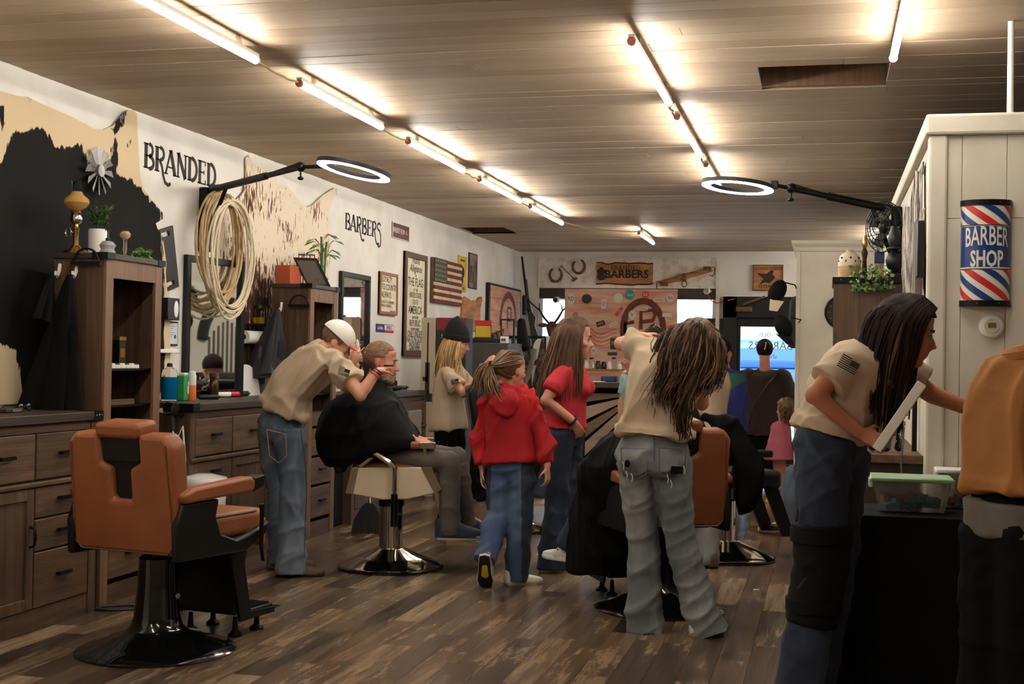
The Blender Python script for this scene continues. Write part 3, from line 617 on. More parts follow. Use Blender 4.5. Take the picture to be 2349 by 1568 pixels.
# ------------------------------------------------------------------ painted lettering on the wall
def arcp(cx, cy, rx, ry, a0, a1, n=10): return [(cx+rx*math.cos(math.radians(a0+(a1-a0)*i/n)), cy+ry*math.sin(math.radians(a0+(a1-a0)*i/n))) for i in range(n+1)]
T_, t_ = .21, .1
GLYPH = {
 'B': [([(.13,0),(.13,1)],T_), ([(.0,.025),(.35,.025)],.05), ([(.0,.975),(.35,.975)],.05), (arcp(.3,.75,.2,.24,90,-90),.13), (arcp(.3,.26,.26,.25,90,-90),.15), ([(.1,.51),(.32,.51)],.06)],
 'R': [([(.13,0),(.13,1)],T_), ([(.0,.025),(.27,.025)],.05), ([(.0,.975),(.35,.975)],.05), (arcp(.3,.74,.22,.25,90,-90),.14), ([(.1,.49),(.32,.49)],.06), ([(.28,.48),(.42,.25),(.5,-.1),(.62,-.36),(.8,-.44),(.94,-.36)],.13)],
 'A': [([(.02,0),(.3,1)],t_), ([(.3,1),(.58,0)],T_), ([(.12,.3),(.48,.3)],.06), ([(-.08,.02),(.14,.02)],.05), ([(.46,.02),(.7,.02)],.05), ([(.2,.98),(.38,.98)],.05)],
 'N': [([(.1,0),(.1,1)],t_), ([(.1,1),(.55,0)],T_), ([(.55,0),(.55,1)],t_), ([(0,.02),(.2,.02)],.05), ([(0,.98),(.2,.98)],.05), ([(.45,.98),(.66,.98)],.05)],
 'D': [([(.13,0),(.13,1)],T_), ([(.0,.025),(.3,.025)],.05), ([(.0,.975),(.3,.975)],.05), (arcp(.25,.5,.33,.47,90,-90,14),.16)],
 'E': [([(.13,0),(.13,1)],T_), ([(.0,.025),(.52,.025)],.06), ([(.0,.975),(.5,.975)],.06), ([(.13,.51),(.4,.51)],.06), ([(.5,0),(.5,.2)],.06), ([(.48,1),(.48,.82)],.06), ([(.4,.42),(.4,.6)],.05)],
 'S': [(arcp(.3,.76,.22,.22,30,250,12)+arcp(.3,.27,.25,.27,80,-150,14),.12)],
 's': [(arcp(.3,.76,.22,.22,30,250,12)+[(.38,.5),(.52,.25),(.55,-.1),(.5,-.45),(.3,-.58),(.16,-.45),(.2,-.3)],.12)]}
GW = {'B':.62,'R':.62,'A':.66,'N':.68,'D':.66,'E':.58,'S':.6,'s':.6}
def ribbon(q, pts, w_, o, u, v, n, th=.002):
    k = len(pts); L = []; 
    for i, (x, y) in enumerate(pts):
        a = pts[max(i-1,0)]; b = pts[min(i+1,k-1)]; dx, dy = b[0]-a[0], b[1]-a[1]; l = math.hypot(dx, dy) or 1; L.append((x, y, -dy/l*w_/2, dx/l*w_/2))
    vs_ = []
    for z in (0, th):
        for s in (1,-1): vs_ += [o+u*(x+s*nx)+v*(y+s*ny)+n*z for x, y, nx, ny in L]
    fs = []
    for i in range(k-1): fs += [(2*k+i,3*k+i,3*k+i+1,2*k+i+1), (i,2*k+i,2*k+i+1,i+1), (k+i,k+i+1,3*k+i+1,3*k+i)]
    fs += [(0,k,3*k,2*k), (k-1,3*k-1,4*k-1,2*k-1)][:1]; q.add(vs_, fs)
def lettering(word, label, y0, y1, z0, z1):
    tot = sum(GW[c] for c in word); h = z1-z0; sx = (y1-y0)/tot; y = y0
    t = thing('wall_lettering', label, 'lettering', (XW, (y0+y1)/2, (z0+z1)/2))
    for c in word:
        q = M()
        for pts, wd in GLYPH[c]: ribbon(q, [(a*sx, b*h) for a, b in pts], wd*min(sx, h*1.1), V((XW+.001, y, z0)), V((0,1,0)), V((0,0,1)), V((1,0,0)))
        q.build('letter', 'ink', t, smooth=0); y += GW[c]*sx
lettering('BRANDED', 'black western lettering reading BRANDED on the white wall', 7.45, 8.46, 2.515, 2.675)
lettering('BARBERs', 'black western lettering reading BARBERS on the white wall', 11.0, 11.98, 2.485, 2.63)
# ------------------------------------------------------------------ framed things on the left wall
def board_sign(name, label, cat, y0, y1, z0, z1, face, frame=None, fw=.03, th=.03, fth=None):
    t = thing(name, label, cat, (XW, (y0+y1)/2, (z0+z1)/2)); x = XW+.001
    M().bx(x, x+th*.6, y0, y1, z0, z1).build('face', face, t, smooth=0)
    if frame:
        for a, b, c, d in ((y0,y0+fw,z0,z1),(y1-fw,y1,z0,z1),(y0+fw,y1-fw,z0,z0+fw),(y0+fw,y1-fw,z1-fw,z1)): M().bx(x, x+th, a, b, c, d).build('frame_side', frame, t, smooth=0, bevel=.002, seg=1)
    return t, x+th*.6
def wtext(t, s, size, y, z, x, m='ink', **k): return text(s, size, (x+.0005, y, z), (0,1,0), (0,0,1), 'print', m, t, .001, **k)
t, x = board_sign('metal_sign', 'maroon WHISKEY ROW arrow sign on the white wall', 'sign', 12.29, 12.83, 2.53, 2.69, 'sign_maroon', 'white', .008, .012)
wtext(t, 'WHISKEY ROW', .075, 12.49, 2.61, x, 'sign_white', sx=.72); wtext(t, '<--', .08, 12.75, 2.61, x, 'sign_white', sx=.8)
t, x = board_sign('framed_print', 'LOYALTY TO COUNTRY ALWAYS print in an orange wood frame', 'framed print', 11.91, 12.44, 1.76, 2.17, 'print_cream', 'frame_orange', .028)
for i, s in enumerate(('LOYALTY', 'TO COUNTRY', 'ALWAYS.')): wtext(t, s, .085, 11.97, 2.10-i*.075, x, align='LEFT', sx=.85)
for i, s in enumerate(('LOYALTY TO GOVERNMENT', 'WHEN IT DESERVES IT.')): wtext(t, s, .04, 11.97, 1.88-i*.036, x, 'ink_soft', align='LEFT', sx=.75)
wtext(t, 'MARK TWAIN', .022, 12.38, 1.795, x, 'ink_soft', align='RIGHT')
t, x = board_sign('bumper_sticker', 'God Bless AMERICA sticker below the loyalty print', 'sticker', 11.87, 12.4, 1.585, 1.665, 'navy', None, th=.004)
M().bx(XW+.003, XW+.0042, 12.12, 12.39, 1.592, 1.612).build('stripe', 'sign_red', t, smooth=0); M().bx(XW+.003, XW+.0042, 12.12, 12.39, 1.612, 1.658).build('field', 'sign_white', t, smooth=0)
wtext(t, 'God Bless', .05, 11.99, 1.626, XW+.0045, 'sign_white', sx=.8, shear=.3); wtext(t, 'AMERICA', .05, 12.255, 1.632, XW+.0045, 'navy', sx=.85)
t, x = board_sign('pledge_sign', 'tall cream pledge of allegiance sign in a dark wood frame', 'sign', 12.66, 13.4, 1.36, 2.43, 'print_cream', 'frame_brown', .06, .035)
yc = 13.03
for s, k, z, kw in (('I PLEDGE', .07, 2.345, {}), ('Allegiance', .11, 2.27, dict(shear=.35)), ('to', .05, 2.2, dict(shear=.3)), ('THE FLAG', .125, 2.125, {}), ('OF  THE', .045, 2.045, {}), ('UNITED STATES', .078, 1.99, {}), ('IIIII', .075, 1.92, dict(bold=.03, spacing=1.6)), ('AMERICA', .12, 1.835, {}), ('and to the', .055, 1.765, dict(shear=.3)), ('REPUBLIC', .095, 1.70, {}), ('for which it stands', .05, 1.645, dict(shear=.3)), ('ONE UNDER', .095, 1.59, {}), ('NATION GOD', .09, 1.53, {}), ('INDIVISIBLE', .075, 1.475, {}), ('with LIBERTY & JUSTICE', .045, 1.435, dict(shear=.3))):
    wtext(t, s, k, yc, z, x, sx=.92 if len(s) < 12 else .74, bold=kw.pop('bold', .004), **kw)
# wooden flag
fy0, fy1, fz0, fz1 = 13.6, 14.72, 1.95, 2.44
t = thing('wooden_flag', 'rustic wooden American flag of red and cream slats', 'flag', (XW, (fy0+fy1)/2, (fz0+fz1)/2))
M().bx(XW+.001, XW+.035, fy0, fy1, fz0, fz1).build('backing', 'frame_brown', t, smooth=0)
sh = (fz1-fz0)/13
for i in range(13): M().bx(XW+.035, XW+.045+random.uniform(0,.006), (fy0+.5 if i < 7 else fy0+.02), fy1, fz1-(i+1)*sh+.002, fz1-i*sh-.002).build('slat', 'flag_red' if i % 2 == 0 else 'flag_cream', t, smooth=0)
M().bx(XW+.035, XW+.05, fy0+.02, fy0+.495, fz1-7*sh, fz1).build('canton', 'flag_navy', t, smooth=0)
def star(q, c, u, v, n, r, th=.002): q.prism([(r*(1 if i % 2 == 0 else .42)*math.sin(math.pi*i/5), r*(1 if i % 2 == 0 else .42)*math.cos(math.pi*i/5)) for i in range(10)], c, u, v, V(n)*th)
for i in range(5):
    for j in range(6):
        q = M(); star(q, V((XW+.05, fy0+.06+j*.075, fz1-.03-i*.052)), V((0,1,0)), V((0,0,1)), V((1,0,0)), .017); q.build('star', 'flag_cream', t, smooth=0)
mat('poster_yellow', (214,186,52), .6, var=(4,(190,150,40)))
t, x = board_sign('tin_sign', 'narrow yellow tin sign with a dark rider partly behind the wooden flag', 'sign', 14.68, 15.06, 2.13, 2.55, 'poster_yellow', None, th=.01)
q = M(); q.ell((x+.001, 14.88, 2.36), (.002,.08,.07)); q.ell((x+.001, 14.86, 2.27), (.002,.05,.05)); q.build('rider_print', 'ink', t)
for zz in (2.5, 2.17): M().bx(x, x+.001, 14.78, 14.97, zz-.012, zz+.012).build('print_line', 'ink_soft', t, smooth=0)
mat('photo_brown', (150,126,110), .6, var=(7,(70,52,46)))
t, x = board_sign('tin_sign', 'narrow sepia picture with standing figures at the right of the yellow sign', 'picture', 15.14, 15.53, 2.19, 2.62, 'photo_brown', 'ink', .012, .012)
for k in range(4): M().lathe((x+.004, 15.2+k*.085, 2.26), [(.02,0),(.024,.08),(.02,.15),(.012,.17),(.016,.19),(.012,.21)], 8, sx=.1).build('figure_print', 'ink_soft', t)
# oregon shaped wood slab
pts = [(1062,686),(1066,680),(1072,684),(1080,690),(1086,688),(1093,692),(1098,682),(1104,680),(1105,690),(1101,705),(1100,735),(1098,760),(1062,758),(1058,730),(1060,705)]
P_ = [atx(a, b, XW+.02) for a, b in pts]; o_ = P_[0]
q = M(); q.prism([(p.y-o_.y, p.z-o_.z) for p in P_], V((XW+.002, o_.y, o_.z)), (0,1,0), (0,0,1), (.03,0,0)); tag(q.build('wood_slab', 'burnt_wood', smooth=0, bevel=.006), 'live edge wood slab with a notched top beside the canvas print', 'wall decor')
# wide canvas print with brand
t = thing('canvas_print', 'wide rust-brown canvas print of an arched brand on barnwood', 'picture', (XW, 16.6, 2))
cy0, cy1, cz0, cz1 = 15.99, 17.75, 1.62, 2.31
M().bx(XW+.001, XW+.05, cy0, cy1, cz0, cz1).build('frame', 'black_satin', t, smooth=0)
zz = cz0+.03
while zz < cz1-.05:
    M().bx(XW+.05, XW+.056, cy0+.05, cy1-.05, zz, min(zz+.155, cz1-.03)).build('print_board', 'barn_red', t, smooth=0); zz += .16
mat('brand_ink', (96,50,38), .8, var=(8,(120,70,52)))
q = M(); ribbon(q, [(.45*math.cos(a), .42*math.sin(a)) for a in [math.pi*i/24 for i in range(25)]], .09, V((XW+.057, 17.0, 1.78)), V((0,1,0)), V((0,0,1)), V((1,0,0))); q.build('brand_arch', 'brand_ink', t, smooth=0)
q = M(); ribbon(q, [(0,0),(0,.28),(.2,.28),(.2,.12),(0,.12)], .05, V((XW+.057, 16.95, 1.75)), V((0,1,0)), V((0,0,1)), V((1,0,0))); q.build('brand_letter', 'brand_ink', t, smooth=0)
# mirrors
def wall_mirror(label, y0, y1, z0, z1, fm, fw=.045):
    t = thing('wall_mirror', label, 'mirror', (XW, (y0+y1)/2, z0)); x = XW+.001
    for a, b, c, d in ((y0,y0+fw,z0,z1),(y1-fw,y1,z0,z1),(y0+fw,y1-fw,z0,z0+fw),(y0+fw,y1-fw,z1-fw,z1)): M().bx(x, x+.035, a, b, c, d).build('frame_side', fm, t, smooth=0, bevel=.002, seg=1)
    M().bx(x, x+.012, y0+fw, y1-fw, z0+fw, z1-fw).build('glass', 'mirror', t, smooth=0); return t
t = local('wall_mirror', 'black framed station mirror beneath the rope coil', 'mirror', (XW+.003, 8.0, 1.05), math.radians(-9))
for a_, b_, c_, d_ in ((0,.045,0,.96),(.635,.68,0,.96),(.045,.635,0,.045),(.045,.635,.915,.96)): M().bx(0, .035, a_, b_, c_, d_).build('frame_side', 'black_satin', t, smooth=0, bevel=.002, seg=1)
M().bx(.0, .012, .045, .635, .045, .915).build('glass', 'mirror', t, smooth=0)
for yy in (.15, .6): M().bx(-yy*.155, 0, yy-.012, yy+.012, .44, .47).build('wall_bracket', 'black_metal', t, smooth=0)
t = thing('wall_poster', 'white poster with a black arch, seen in the station mirror', 'poster', (BX, 12.5, 1.2)); M().bx(BX-.006, BX-.0005, 11.95, 13.1, 1.05, 2.12).build('sheet', 'paper', t, smooth=0)
M().tube([V((BX-.008, 12.5+.4*math.cos(a), 1.5+.42*math.sin(a))) for a in [math.pi*i/24 for i in range(25)]], .07, 8, flat=1.0).build('arch_band', 'ink', t)
for k in range(9): M().bx(BX-.009, BX-.006, 12.2+k*.07, 12.235+k*.07, 1.1, 1.72-.02*abs(k-4)**1.6).build('flag_bar', 'ink_soft', t, smooth=0)
wall_mirror('dark framed mirror beside the loyalty print', 10.87, 11.62, 1.1, 2.1, 'black_satin')
# ------------------------------------------------------------------ things on and above the left stations
def coil(name, label, c, ry, rz, turns, r, m, seed, x0):
    rr = random.Random(seed); pts = []; n = 34
    for k in range(turns*n):
        a = 2*math.pi*k/n; i = k//n; f = 1+.03*math.sin(i*2.3+a*.5)+.02*math.sin(3*a+i)
        dy = .05*math.sin(i*1.7+seed); dz = .04*math.cos(i*2.9+seed)
        y = c[1]+dy+ry*f*math.sin(a)*(1+.12*math.sin(i*3.1)); z = c[2]+dz*(1-math.cos(a))*.5+rz*f*math.cos(a)*(1+.05*math.cos(i*1.3))
        pts.append(V((x0+.02+.03*(i/turns)+.01*math.sin(a*2+i), y, z)))
    return tag(M().tube(pts, r, 6).build(name, m), label, 'rope')
c = atx(488, 558, XW+.05)
coil('lariat_rope', 'tan coiled lariat rope hung under the left ring light arm', (0, c.y-.06, c.z-.03), .28, .36, 7, .0085, 'rope', 3, XW+.11)
coil('lariat_rope', 'pale cream coiled lariat rope hung over the station mirror', (0, c.y+.03, c.z-.09), .31, .38, 7, .008, 'rope_pale', 8, XW+.15)
# ring lights on jointed arms
def ring_light(label, cpx, d, R_, lpx, rpx, mount, arm_px, group='ring lights'):
    """ring of outer radius R_ whose near rim runs from lpx to rpx; arm reaches from the ring to the wall mount"""
    Yc = d; c = at(*cpx, Yc); a = (at(*rpx, Yc)-at(*lpx, Yc)).normalized(); view = (c-V((0,0,EYE))).normalized()
    b = (view-a*view.dot(a)).normalized(); up = a.cross(b).normalized()
    if up.z < 0: up = -up
    tl = math.radians(10.0); b2 = (b*math.cos(tl)+up*math.sin(-tl)).normalized(); up = a.cross(b2); up = up if up.z > 0 else -up
    t = thing('ring_light', label, 'ring light', c, group=group)
    def ringp(r, h, n=48): return [c+(a*math.cos(2*math.pi*i/n)+b2*math.sin(2*math.pi*i/n))*r+up*h for i in range(n)]
    M().loft([ringp(R_-.062,.0), ringp(R_,.0), ringp(R_+.002,.024), ringp(R_-.02,.028), ringp(R_-.05,.028), ringp(R_-.064,.022)], closed=True).build('housing', 'black_plastic', t)
    M().loft([ringp(R_-.056,-.004), ringp(R_-.004,-.004), ringp(R_-.004,.002), ringp(R_-.056,.002)], closed=True).build('diffuser', 'ring_glow', t)
    pts = [V(p) for p in arm_px]; e = c+(pts[0]-c).normalized()*R_+up*.02
    M().box(e, (.05,.05,.05)).build('joint', 'black_plastic', t, bevel=.006)
    M().cyl(e, pts[0], .012).build('neck', 'black_metal', t); M().ell(pts[0], .03).build('ball_joint', 'black_metal', t); M().cyl(pts[0]+V((0,0,-.01)), pts[0]+V((0,0,-.07)), .006).build('clamp_screw', 'black_metal', t); M().ell(pts[0]+V((0,0,-.07)), (.02,.02,.012)).build('clamp_knob', 'black_metal', t)
    M().cyl(pts[0], pts[0].lerp(pts[1], .5), .018).build('inner_tube', 'black_metal', t); M().cyl(pts[0].lerp(pts[1], .35), pts[1], .024).build('outer_tube', 'black_metal', t)
    M().cyl(pts[0].lerp(pts[1], .8)+V((0,0,-.02)), pts[1]+V((0,0,-.3)), .014).build('brace', 'black_metal', t)
    m0, m1 = mount; M().box(((m0[0]+m1[0])/2, (m0[1]+m1[1])/2, (m0[2]+m1[2])/2), [abs(m1[k]-m0[k]) for k in range(3)]).build('wall_plate', 'black_metal', t, bevel=.01)
    M().tube(sag(pts[0]+V((0,0,.03)), pts[1]+V((0,0,.03)), .02, 12, .004), .005, 6).build('cable', 'black_plastic', t)
    return t
mt = atx(479, 437, XW+.05); e0 = at(690, 383, 7.55)
ring_light('glowing ring light on a black arm over the left barber station', (811, 393), 7.30, .225, (722, 377), (900, 410), ((XW+.001, mt.y-.05, mt.z-.42), (XW+.06, mt.y+.05, mt.z+.02)), [e0, mt])
mt2 = atx(2050, 482, PX-.06); e1 = at(1815, 432, 8.28)
ring_light('glowing ring light on a black arm over the right barber station', (1692, 430), 8.2, .225, (1609, 423), (1775, 437), ((PX-.075, mt2.y-.05, mt2.z-.42), (PX-.0125, mt2.y+.05, mt2.z+.02)), [e1, mt2])
# black cutting board with two hand slots
o_ = [atx(x_, y_, XW+.02) for x_, y_ in ((350,532),(397,517),(411,657),(366,676))]
q = M(); a, b, c2, d2 = o_
def quad_frame(p, s0, s1, t0, t1): return [ (a.lerp(b, s)).lerp(d2.lerp(c2, s), t) for s, t in ((s0,t0),(s1,t0),(s1,t1),(s0,t1)) ]
for s0, s1, t0, t1 in ((0,1,0,.06),(0,.2,.06,.14),(.8,1,.06,.14),(0,1,.14,.86),(0,.2,.86,.93),(.8,1,.86,.93),(0,1,.93,1)):
    r_ = quad_frame(o_, s0, s1, t0, t1); q.add(r_+[p_+V((-.014,0,0)) for p_ in r_], [(0,1,2,3),(7,6,5,4),(0,4,5,1),(1,5,6,2),(2,6,7,3),(3,7,4,0)])
tag(q.build('cutting_board', 'black_plastic', smooth=0), 'black board with two hand slots hung tilted beside the cowhide', 'board')
def wbox(name, label, cat, x0, y0, x1, y1, th, m, X=XW, bevel=.004, extra=None):
    p0, p1 = atx(x0, y0, X+th), atx(x1, y1, X+th)
    t = thing(name, label, cat, (X, (p0.y+p1.y)/2, p1.z)); M().bx(X+.001, X+th, p0.y, p1.y, p1.z, p0.z).build('body', m, t, bevel=bevel)
    return t, p0, p1
t, p0, p1 = wbox('wall_speaker', 'black box with a pale oval fixed left of the station mirror', 'speaker', 386, 682, 412, 735, .07, 'black_plastic')
M().ell(((XW+.071), p1.y-.05, (p0.z+p1.z)/2), (.006,.03,.055)).build('oval_badge', 'white', t)
mat('certificate', (196,206,212), .6)
t, p0, p1 = wbox('certificate', 'pale blue certificate in a thin frame below the black wall box', 'certificate', 371, 735, 408, 793, .012, 'ink', bevel=.002)
M().bx(XW+.012, XW+.014, p0.y+.012, p1.y-.012, p1.z+.012, p0.z-.012).build('paper', 'certificate', t, smooth=0)
for k in range(6): M().bx(XW+.014, XW+.0145, p0.y+.03, p1.y-.05-.02*(k % 3), p0.z-.035-k*.014, p0.z-.032-k*.014).build('print_line', 'ink_soft', t, smooth=0)
M().cyl((XW+.014, p1.y-.045, p1.z+.06), (XW+.0146, p1.y-.045, p1.z+.06), .014, n=16).build('seal', 'navy', t)
t, p0, p1 = wbox('wall_ledge', 'narrow white ledge on the wall under the certificate', 'ledge', 362, 800, 412, 810, .06, 'white')
def ontop(x, y, z=1.045):
    p = atz(x, y, z)
    if p.x < -4.08: p = atx(x, y, -4.08); p.z = z
    p.x = min(p.x, -3.77); return p
p = ontop(388, 914); t = lathe_thing('disinfectant_jar', 'clear jar of bright blue disinfectant on the station', 'jar', p, [('jar','thin_glass',[(.05,0),(.052,.004),(.052,.17),(.045,.195),(.02,.21),(.015,.215)],20), ('liquid','blue_liquid',[(.047,.006),(.048,.008),(.048,.15)],20), ('lid','black_plastic',[(.018,.215),(.018,.235),(.008,.24)],12)])
def can(name, label, loc, r, h, parts, cat='can', group=None):
    return lathe_thing(name, label, cat, loc, [(nm, m_, [(r*.96,h*a),(r,h*a+.003),(r,h*b-.003),(r*.96,h*b)] if nm != 'cap' else [(r*.9,h*a),(r*.8,h*b*.97),(r*.4,h*b)], 14) for nm, m_, a, b in parts], group)
p = ontop(420, 918); t = thing('talc_box', 'green talc tin with a white barber figure on the station', 'tin', p); M().bx(p.x-.03, p.x+.03, p.y-.045, p.y+.045, p.z, p.z+.16).build('body', 'green_box', t, bevel=.006); M().bx(p.x-.02, p.x+.02, p.y-.03, p.y+.03, p.z+.16, p.z+.178).build('cap', 'white', t, bevel=.004)
q = M(); q.ell((p.x+.031, p.y+.01, p.z+.07), (.001,.014,.03)); q.ell((p.x+.031, p.y+.01, p.z+.11), (.001,.009,.012)); q.build('figure_print', 'sign_white', t)
p = ontop(440, 918); can('spray_can', 'orange and white aerosol can beside the green talc tin', p, .026, .19, [('base','orange_label',0,.52),('upper','white',.52,.86),('cap','white',.86,1)], 'can')
p = ontop(487, 912); bottle('pump_bottle', 'brown glass bottle standing before the station mirror', p, .042, .17, 'brown_glass', 'black_plastic', neck=.5)
p = ontop(472, 900); bottle('pump_bottle', 'small clear bottle beside the brown bottle at the mirror', p, .03, .11, 'thin_glass', 'black_plastic', neck=.5)
for k, (x_, y_, m_, lb) in enumerate(((508,908,'white','white hair clipper lying on the station'),(528,905,'sign_red','red hair clipper lying on the station'),(550,904,'black_plastic','black hair trimmer lying on the station'),(478,918,'black_satin','black comb tray at the edge of the station'))):
    p = ontop(x_, y_); t = thing('hair_clipper', lb, 'clipper', p); M().rc(p+V((-.03,-.05,.022)), p+V((.03,.05,.022)), .018, .021).build('body', m_, t); M().box(p+V((.036,.062,.022)), (.035,.014,.012), Matrix.Rotation(-.6,3,'Z')).build('blade', 'chrome', t)
# white arched board leaning by the mirror
o2 = atx(522, 905, XW+.08); q = M(); q.prism([(.02,0),(.4,0),(.4,.06)]+arcp(.21,.06,.19,.17,0,180,12)[1:], V((XW+.1, 8.62, 1.047)), (0,1,0), (-.12,0,.99), (.015,0,0)); tag(q.build('arched_board', 'white', smooth=30), 'white arched board leaning on the wall under the paper roll', 'board')
# little shelf with bottles, paper roll
p0, p1 = atx(530, 742, XW+.1), atx(618, 735, XW+.1)
t = thing('wall_shelf', 'thin black wall shelf holding two bottles over the paper roll', 'shelf', (XW, 9.0, p0.z)); zsh = 1.575
M().bx(XW+.001, XW+.13, 8.62, 9.2, zsh-.008, zsh).build('board', 'black_metal', t, smooth=0)
for yy in (8.66, 9.16): M().bx(XW+.001, XW+.01, yy-.01, yy+.01, zsh-.07, zsh).build('bracket', 'black_metal', t, smooth=0)
bottle('aftershave_bottle', 'clear square-shouldered bottle on the thin black shelf', (XW+.07, 8.8, zsh), .035, .11, 'thin_glass', 'black_plastic', neck=.4)
mat('yellow_oil', (226,186,40), .1, trans=.5, ior=1.4)
t = bottle('oil_bottle', 'pump bottle of yellow oil on the thin black shelf', (XW+.07, 9.06, zsh), .045, .14, 'thin_glass', 'black_plastic', neck=.6, pump=True); M().lathe((XW+.07, 9.06, zsh), [(.041,.004),(.042,.05)], 14).build('oil', 'yellow_oil', t)
t = thing('paper_roll', 'white paper neck-strip roll on a black holder below the shelf', 'paper roll', (XW+.07, 9.0, 1.5)); pr = atx(577, 768, XW+.08)
M().cyl((XW+.075, 8.8, 1.475), (XW+.075, 9.12, 1.475), .048, n=24).build('paper', 'white', t); M().cyl((XW+.075, 8.79, 1.475), (XW+.075, 8.798, 1.475), .02, n=14).build('core', 'black_matte', t)
M().tube([(XW+.001, 8.76, 1.5), (XW+.075, 8.76, 1.475), (XW+.075, 8.8, 1.475)], .006, 6).build('holder', 'black_metal', t)
p = atx(597, 845, XW+.06); t = thing('dustpan', 'teal plastic dustpan hung on the brown cowhide', 'dustpan', (XW, p.y, p.z)); M().bx(XW+.012, XW+.05, p.y-.1, p.y+.12, p.z-.12, p.z+.08).build('pan', 'teal_plastic', t, bevel=.01); M().bx(XW+.015, XW+.035, p.y-.02, p.y+.02, p.z+.08, p.z+.18).build('handle', 'teal_plastic', t, bevel=.006)
t = thing('hair_dryer', 'silver and black hair dryer hung at the end of the station', 'hair dryer', atz(392, 945, 1.0)); p = at(392, 937, 7.08)
M().cyl(p+V((-.09,.02,.0)), p+V((-.02,0,0)), .032, .036, 18).build('barrel', 'chrome', t); M().cyl(p+V((-.02,0,0)), p+V((.035,-.015,0)), .042, .036, 18).build('motor_housing', 'black_gloss', t); M().cyl(p+V((0,0,-.02)), p+V((.015,0,-.13)), .02, .018).build('handle', 'black_plastic', t)
M().tube([p+V((.015,0,-.13)), p+V((.05,-.03,-.2)), p+V((.09,-.02,-.1)), p+V((.1,0,-.3)), p+V((.09,0,-.5))], .006, 6).build('cord', 'white', t); M().bx(p.x-.03, p.x+.03, 7.09, 7.185, p.z-.05, p.z-.035).build('holder', 'black_metal', t)
# white bin behind the tan chair
b0 = atz(470, 1090, .62); t = lathe_thing('waste_bin', 'tall white plastic bin behind the tan barber chair', 'bin', (b0.x, b0.y, 0), [('body','white',[(.10,0),(.105,.01),(.13,.56),(.125,.56)],24), ('lid','white_gloss',[(.137,.56),(.14,.565),(.14,.59),(.13,.61),(.05,.63)],24)])
# first tower shelves
zs1, zs2, zs3 = 1.26, 1.06, .92
bottle('tonic_bottle', 'dark bottle with a white label on the tower shelf', (-3.83, 6.36, zs1), .03, .13, 'black_gloss', 'black_plastic', 'paper')
t = thing('cologne_box', 'black and gold carton on the tower shelf', 'box', (-3.84, 6.58, zs1)); M().bx(-3.87, -3.81, 6.54, 6.61, zs1, zs1+.17).build('carton', 'black_gloss', t); M().bx(-3.872, -3.808, 6.538, 6.612, zs1+.155, zs1+.175).build('lid_band', 'brass', t); M().bx(-3.81, -3.8085, 6.55, 6.6, zs1+.06, zs1+.11).build('print', 'brass', t)
for k in range(6): can('pomade_tin', f'{["white","black"][k % 2]}-lidded pomade tin, {ordl[k]} from the dark bottle on the tower shelf', (-3.79, 6.43+k*.05, zs1), .022, .028, [('body','paper',0,.7),('cap','white' if k % 2 == 0 else 'black_plastic',.7,1)], 'tin', 'pomade tins on the tower shelf')
bottle('tonic_bottle', 'small white jar at the left end of the tower shelf', (-3.78, 6.29, zs1), .018, .07, 'white', 'white', neck=.7)
t = thing('wooden_tray', 'thin brown wooden tray on the lower tower shelf', 'tray', (-3.85, 6.5, zs2)); M().bx(-3.99, -3.78, 6.3, 6.66, zs2, zs2+.014).build('base', 'rustic_h', t); M().bx(-3.79, -3.78, 6.3, 6.66, zs2+.014, zs2+.03).build('lip', 'rustic_h', t)
t = M().rc((-3.80, 6.29, zs2+.05), (-3.80, 6.29, zs2+.14), .02, .016).build('trimmer', 'white_gloss'); t.location.z = -.025; tag(t, 'white trimmer standing at the left of the lower tower shelf', 'trimmer')
t = thing('media_box', 'flat white appliance with red marks on the bottom tower shelf', 'box', (-3.85, 6.45, zs3)); M().bx(-4.0, -3.77, 6.3, 6.58, zs3, zs3+.045).build('case', 'white', t, bevel=.004); 
for k in range(2): M().bx(-3.77, -3.769, 6.35+k*.05, 6.38+k*.05, zs3+.012, zs3+.033).build('mark', 'sign_red', t)
M().bx(-3.77, -3.769, 6.45, 6.55, zs3+.016, zs3+.028).build('print', 'ink_soft', t)
# second tower top
z2 = 1.881; t = thing('wooden_box', 'rust red wooden box on the bamboo tower', 'box', (-4.0, 9.25, z2)); M().bx(-4.02, -3.9, 9.1, 9.32, z2, z2+.14).build('body', 'terracotta', t, bevel=.004)
q = M(); q.cyl((-4.02, 9.38, z2+.11), (-3.96, 9.38, z2+.11), .05, n=20); q.bx(-4.02, -3.96, 9.36, 9.4, z2, z2+.07); tag(q.build('desk_clock', 'black_plastic'), 'round black clock behind the rust red box', 'clock')
o_ = V((-3.86, 9.33, z2)); t = thing('picture_frame', 'leaning picture frame seen edge-on on the bamboo tower', 'frame', o_)
q = M(); ax_u = V((.18,.1,0)).normalized(); ax_v = V((-.12,-.12,.3)).normalized(); nn_ = ax_u.cross(ax_v)
for a_, b_, c_, d_ in ((0,.015,0,.24),(.165,.18,0,.24),(.015,.165,0,.015),(.015,.165,.225,.24)): q.prism([(a_,c_),(b_,c_),(b_,d_),(a_,d_)], o_, ax_u, ax_v, nn_*.018)
q.build('frame', 'black_satin', t, smooth=0); M().prism([(.015,.015),(.165,.015),(.165,.225),(.015,.225)], o_+nn_*.004, ax_u, ax_v, nn_*.004).build('picture', 'ink_soft', t, smooth=0)
p = V((-3.95, 9.53, z2)); t = thing('wire_lantern', 'tall wire cage holder on the bamboo tower', 'wire holder', p)
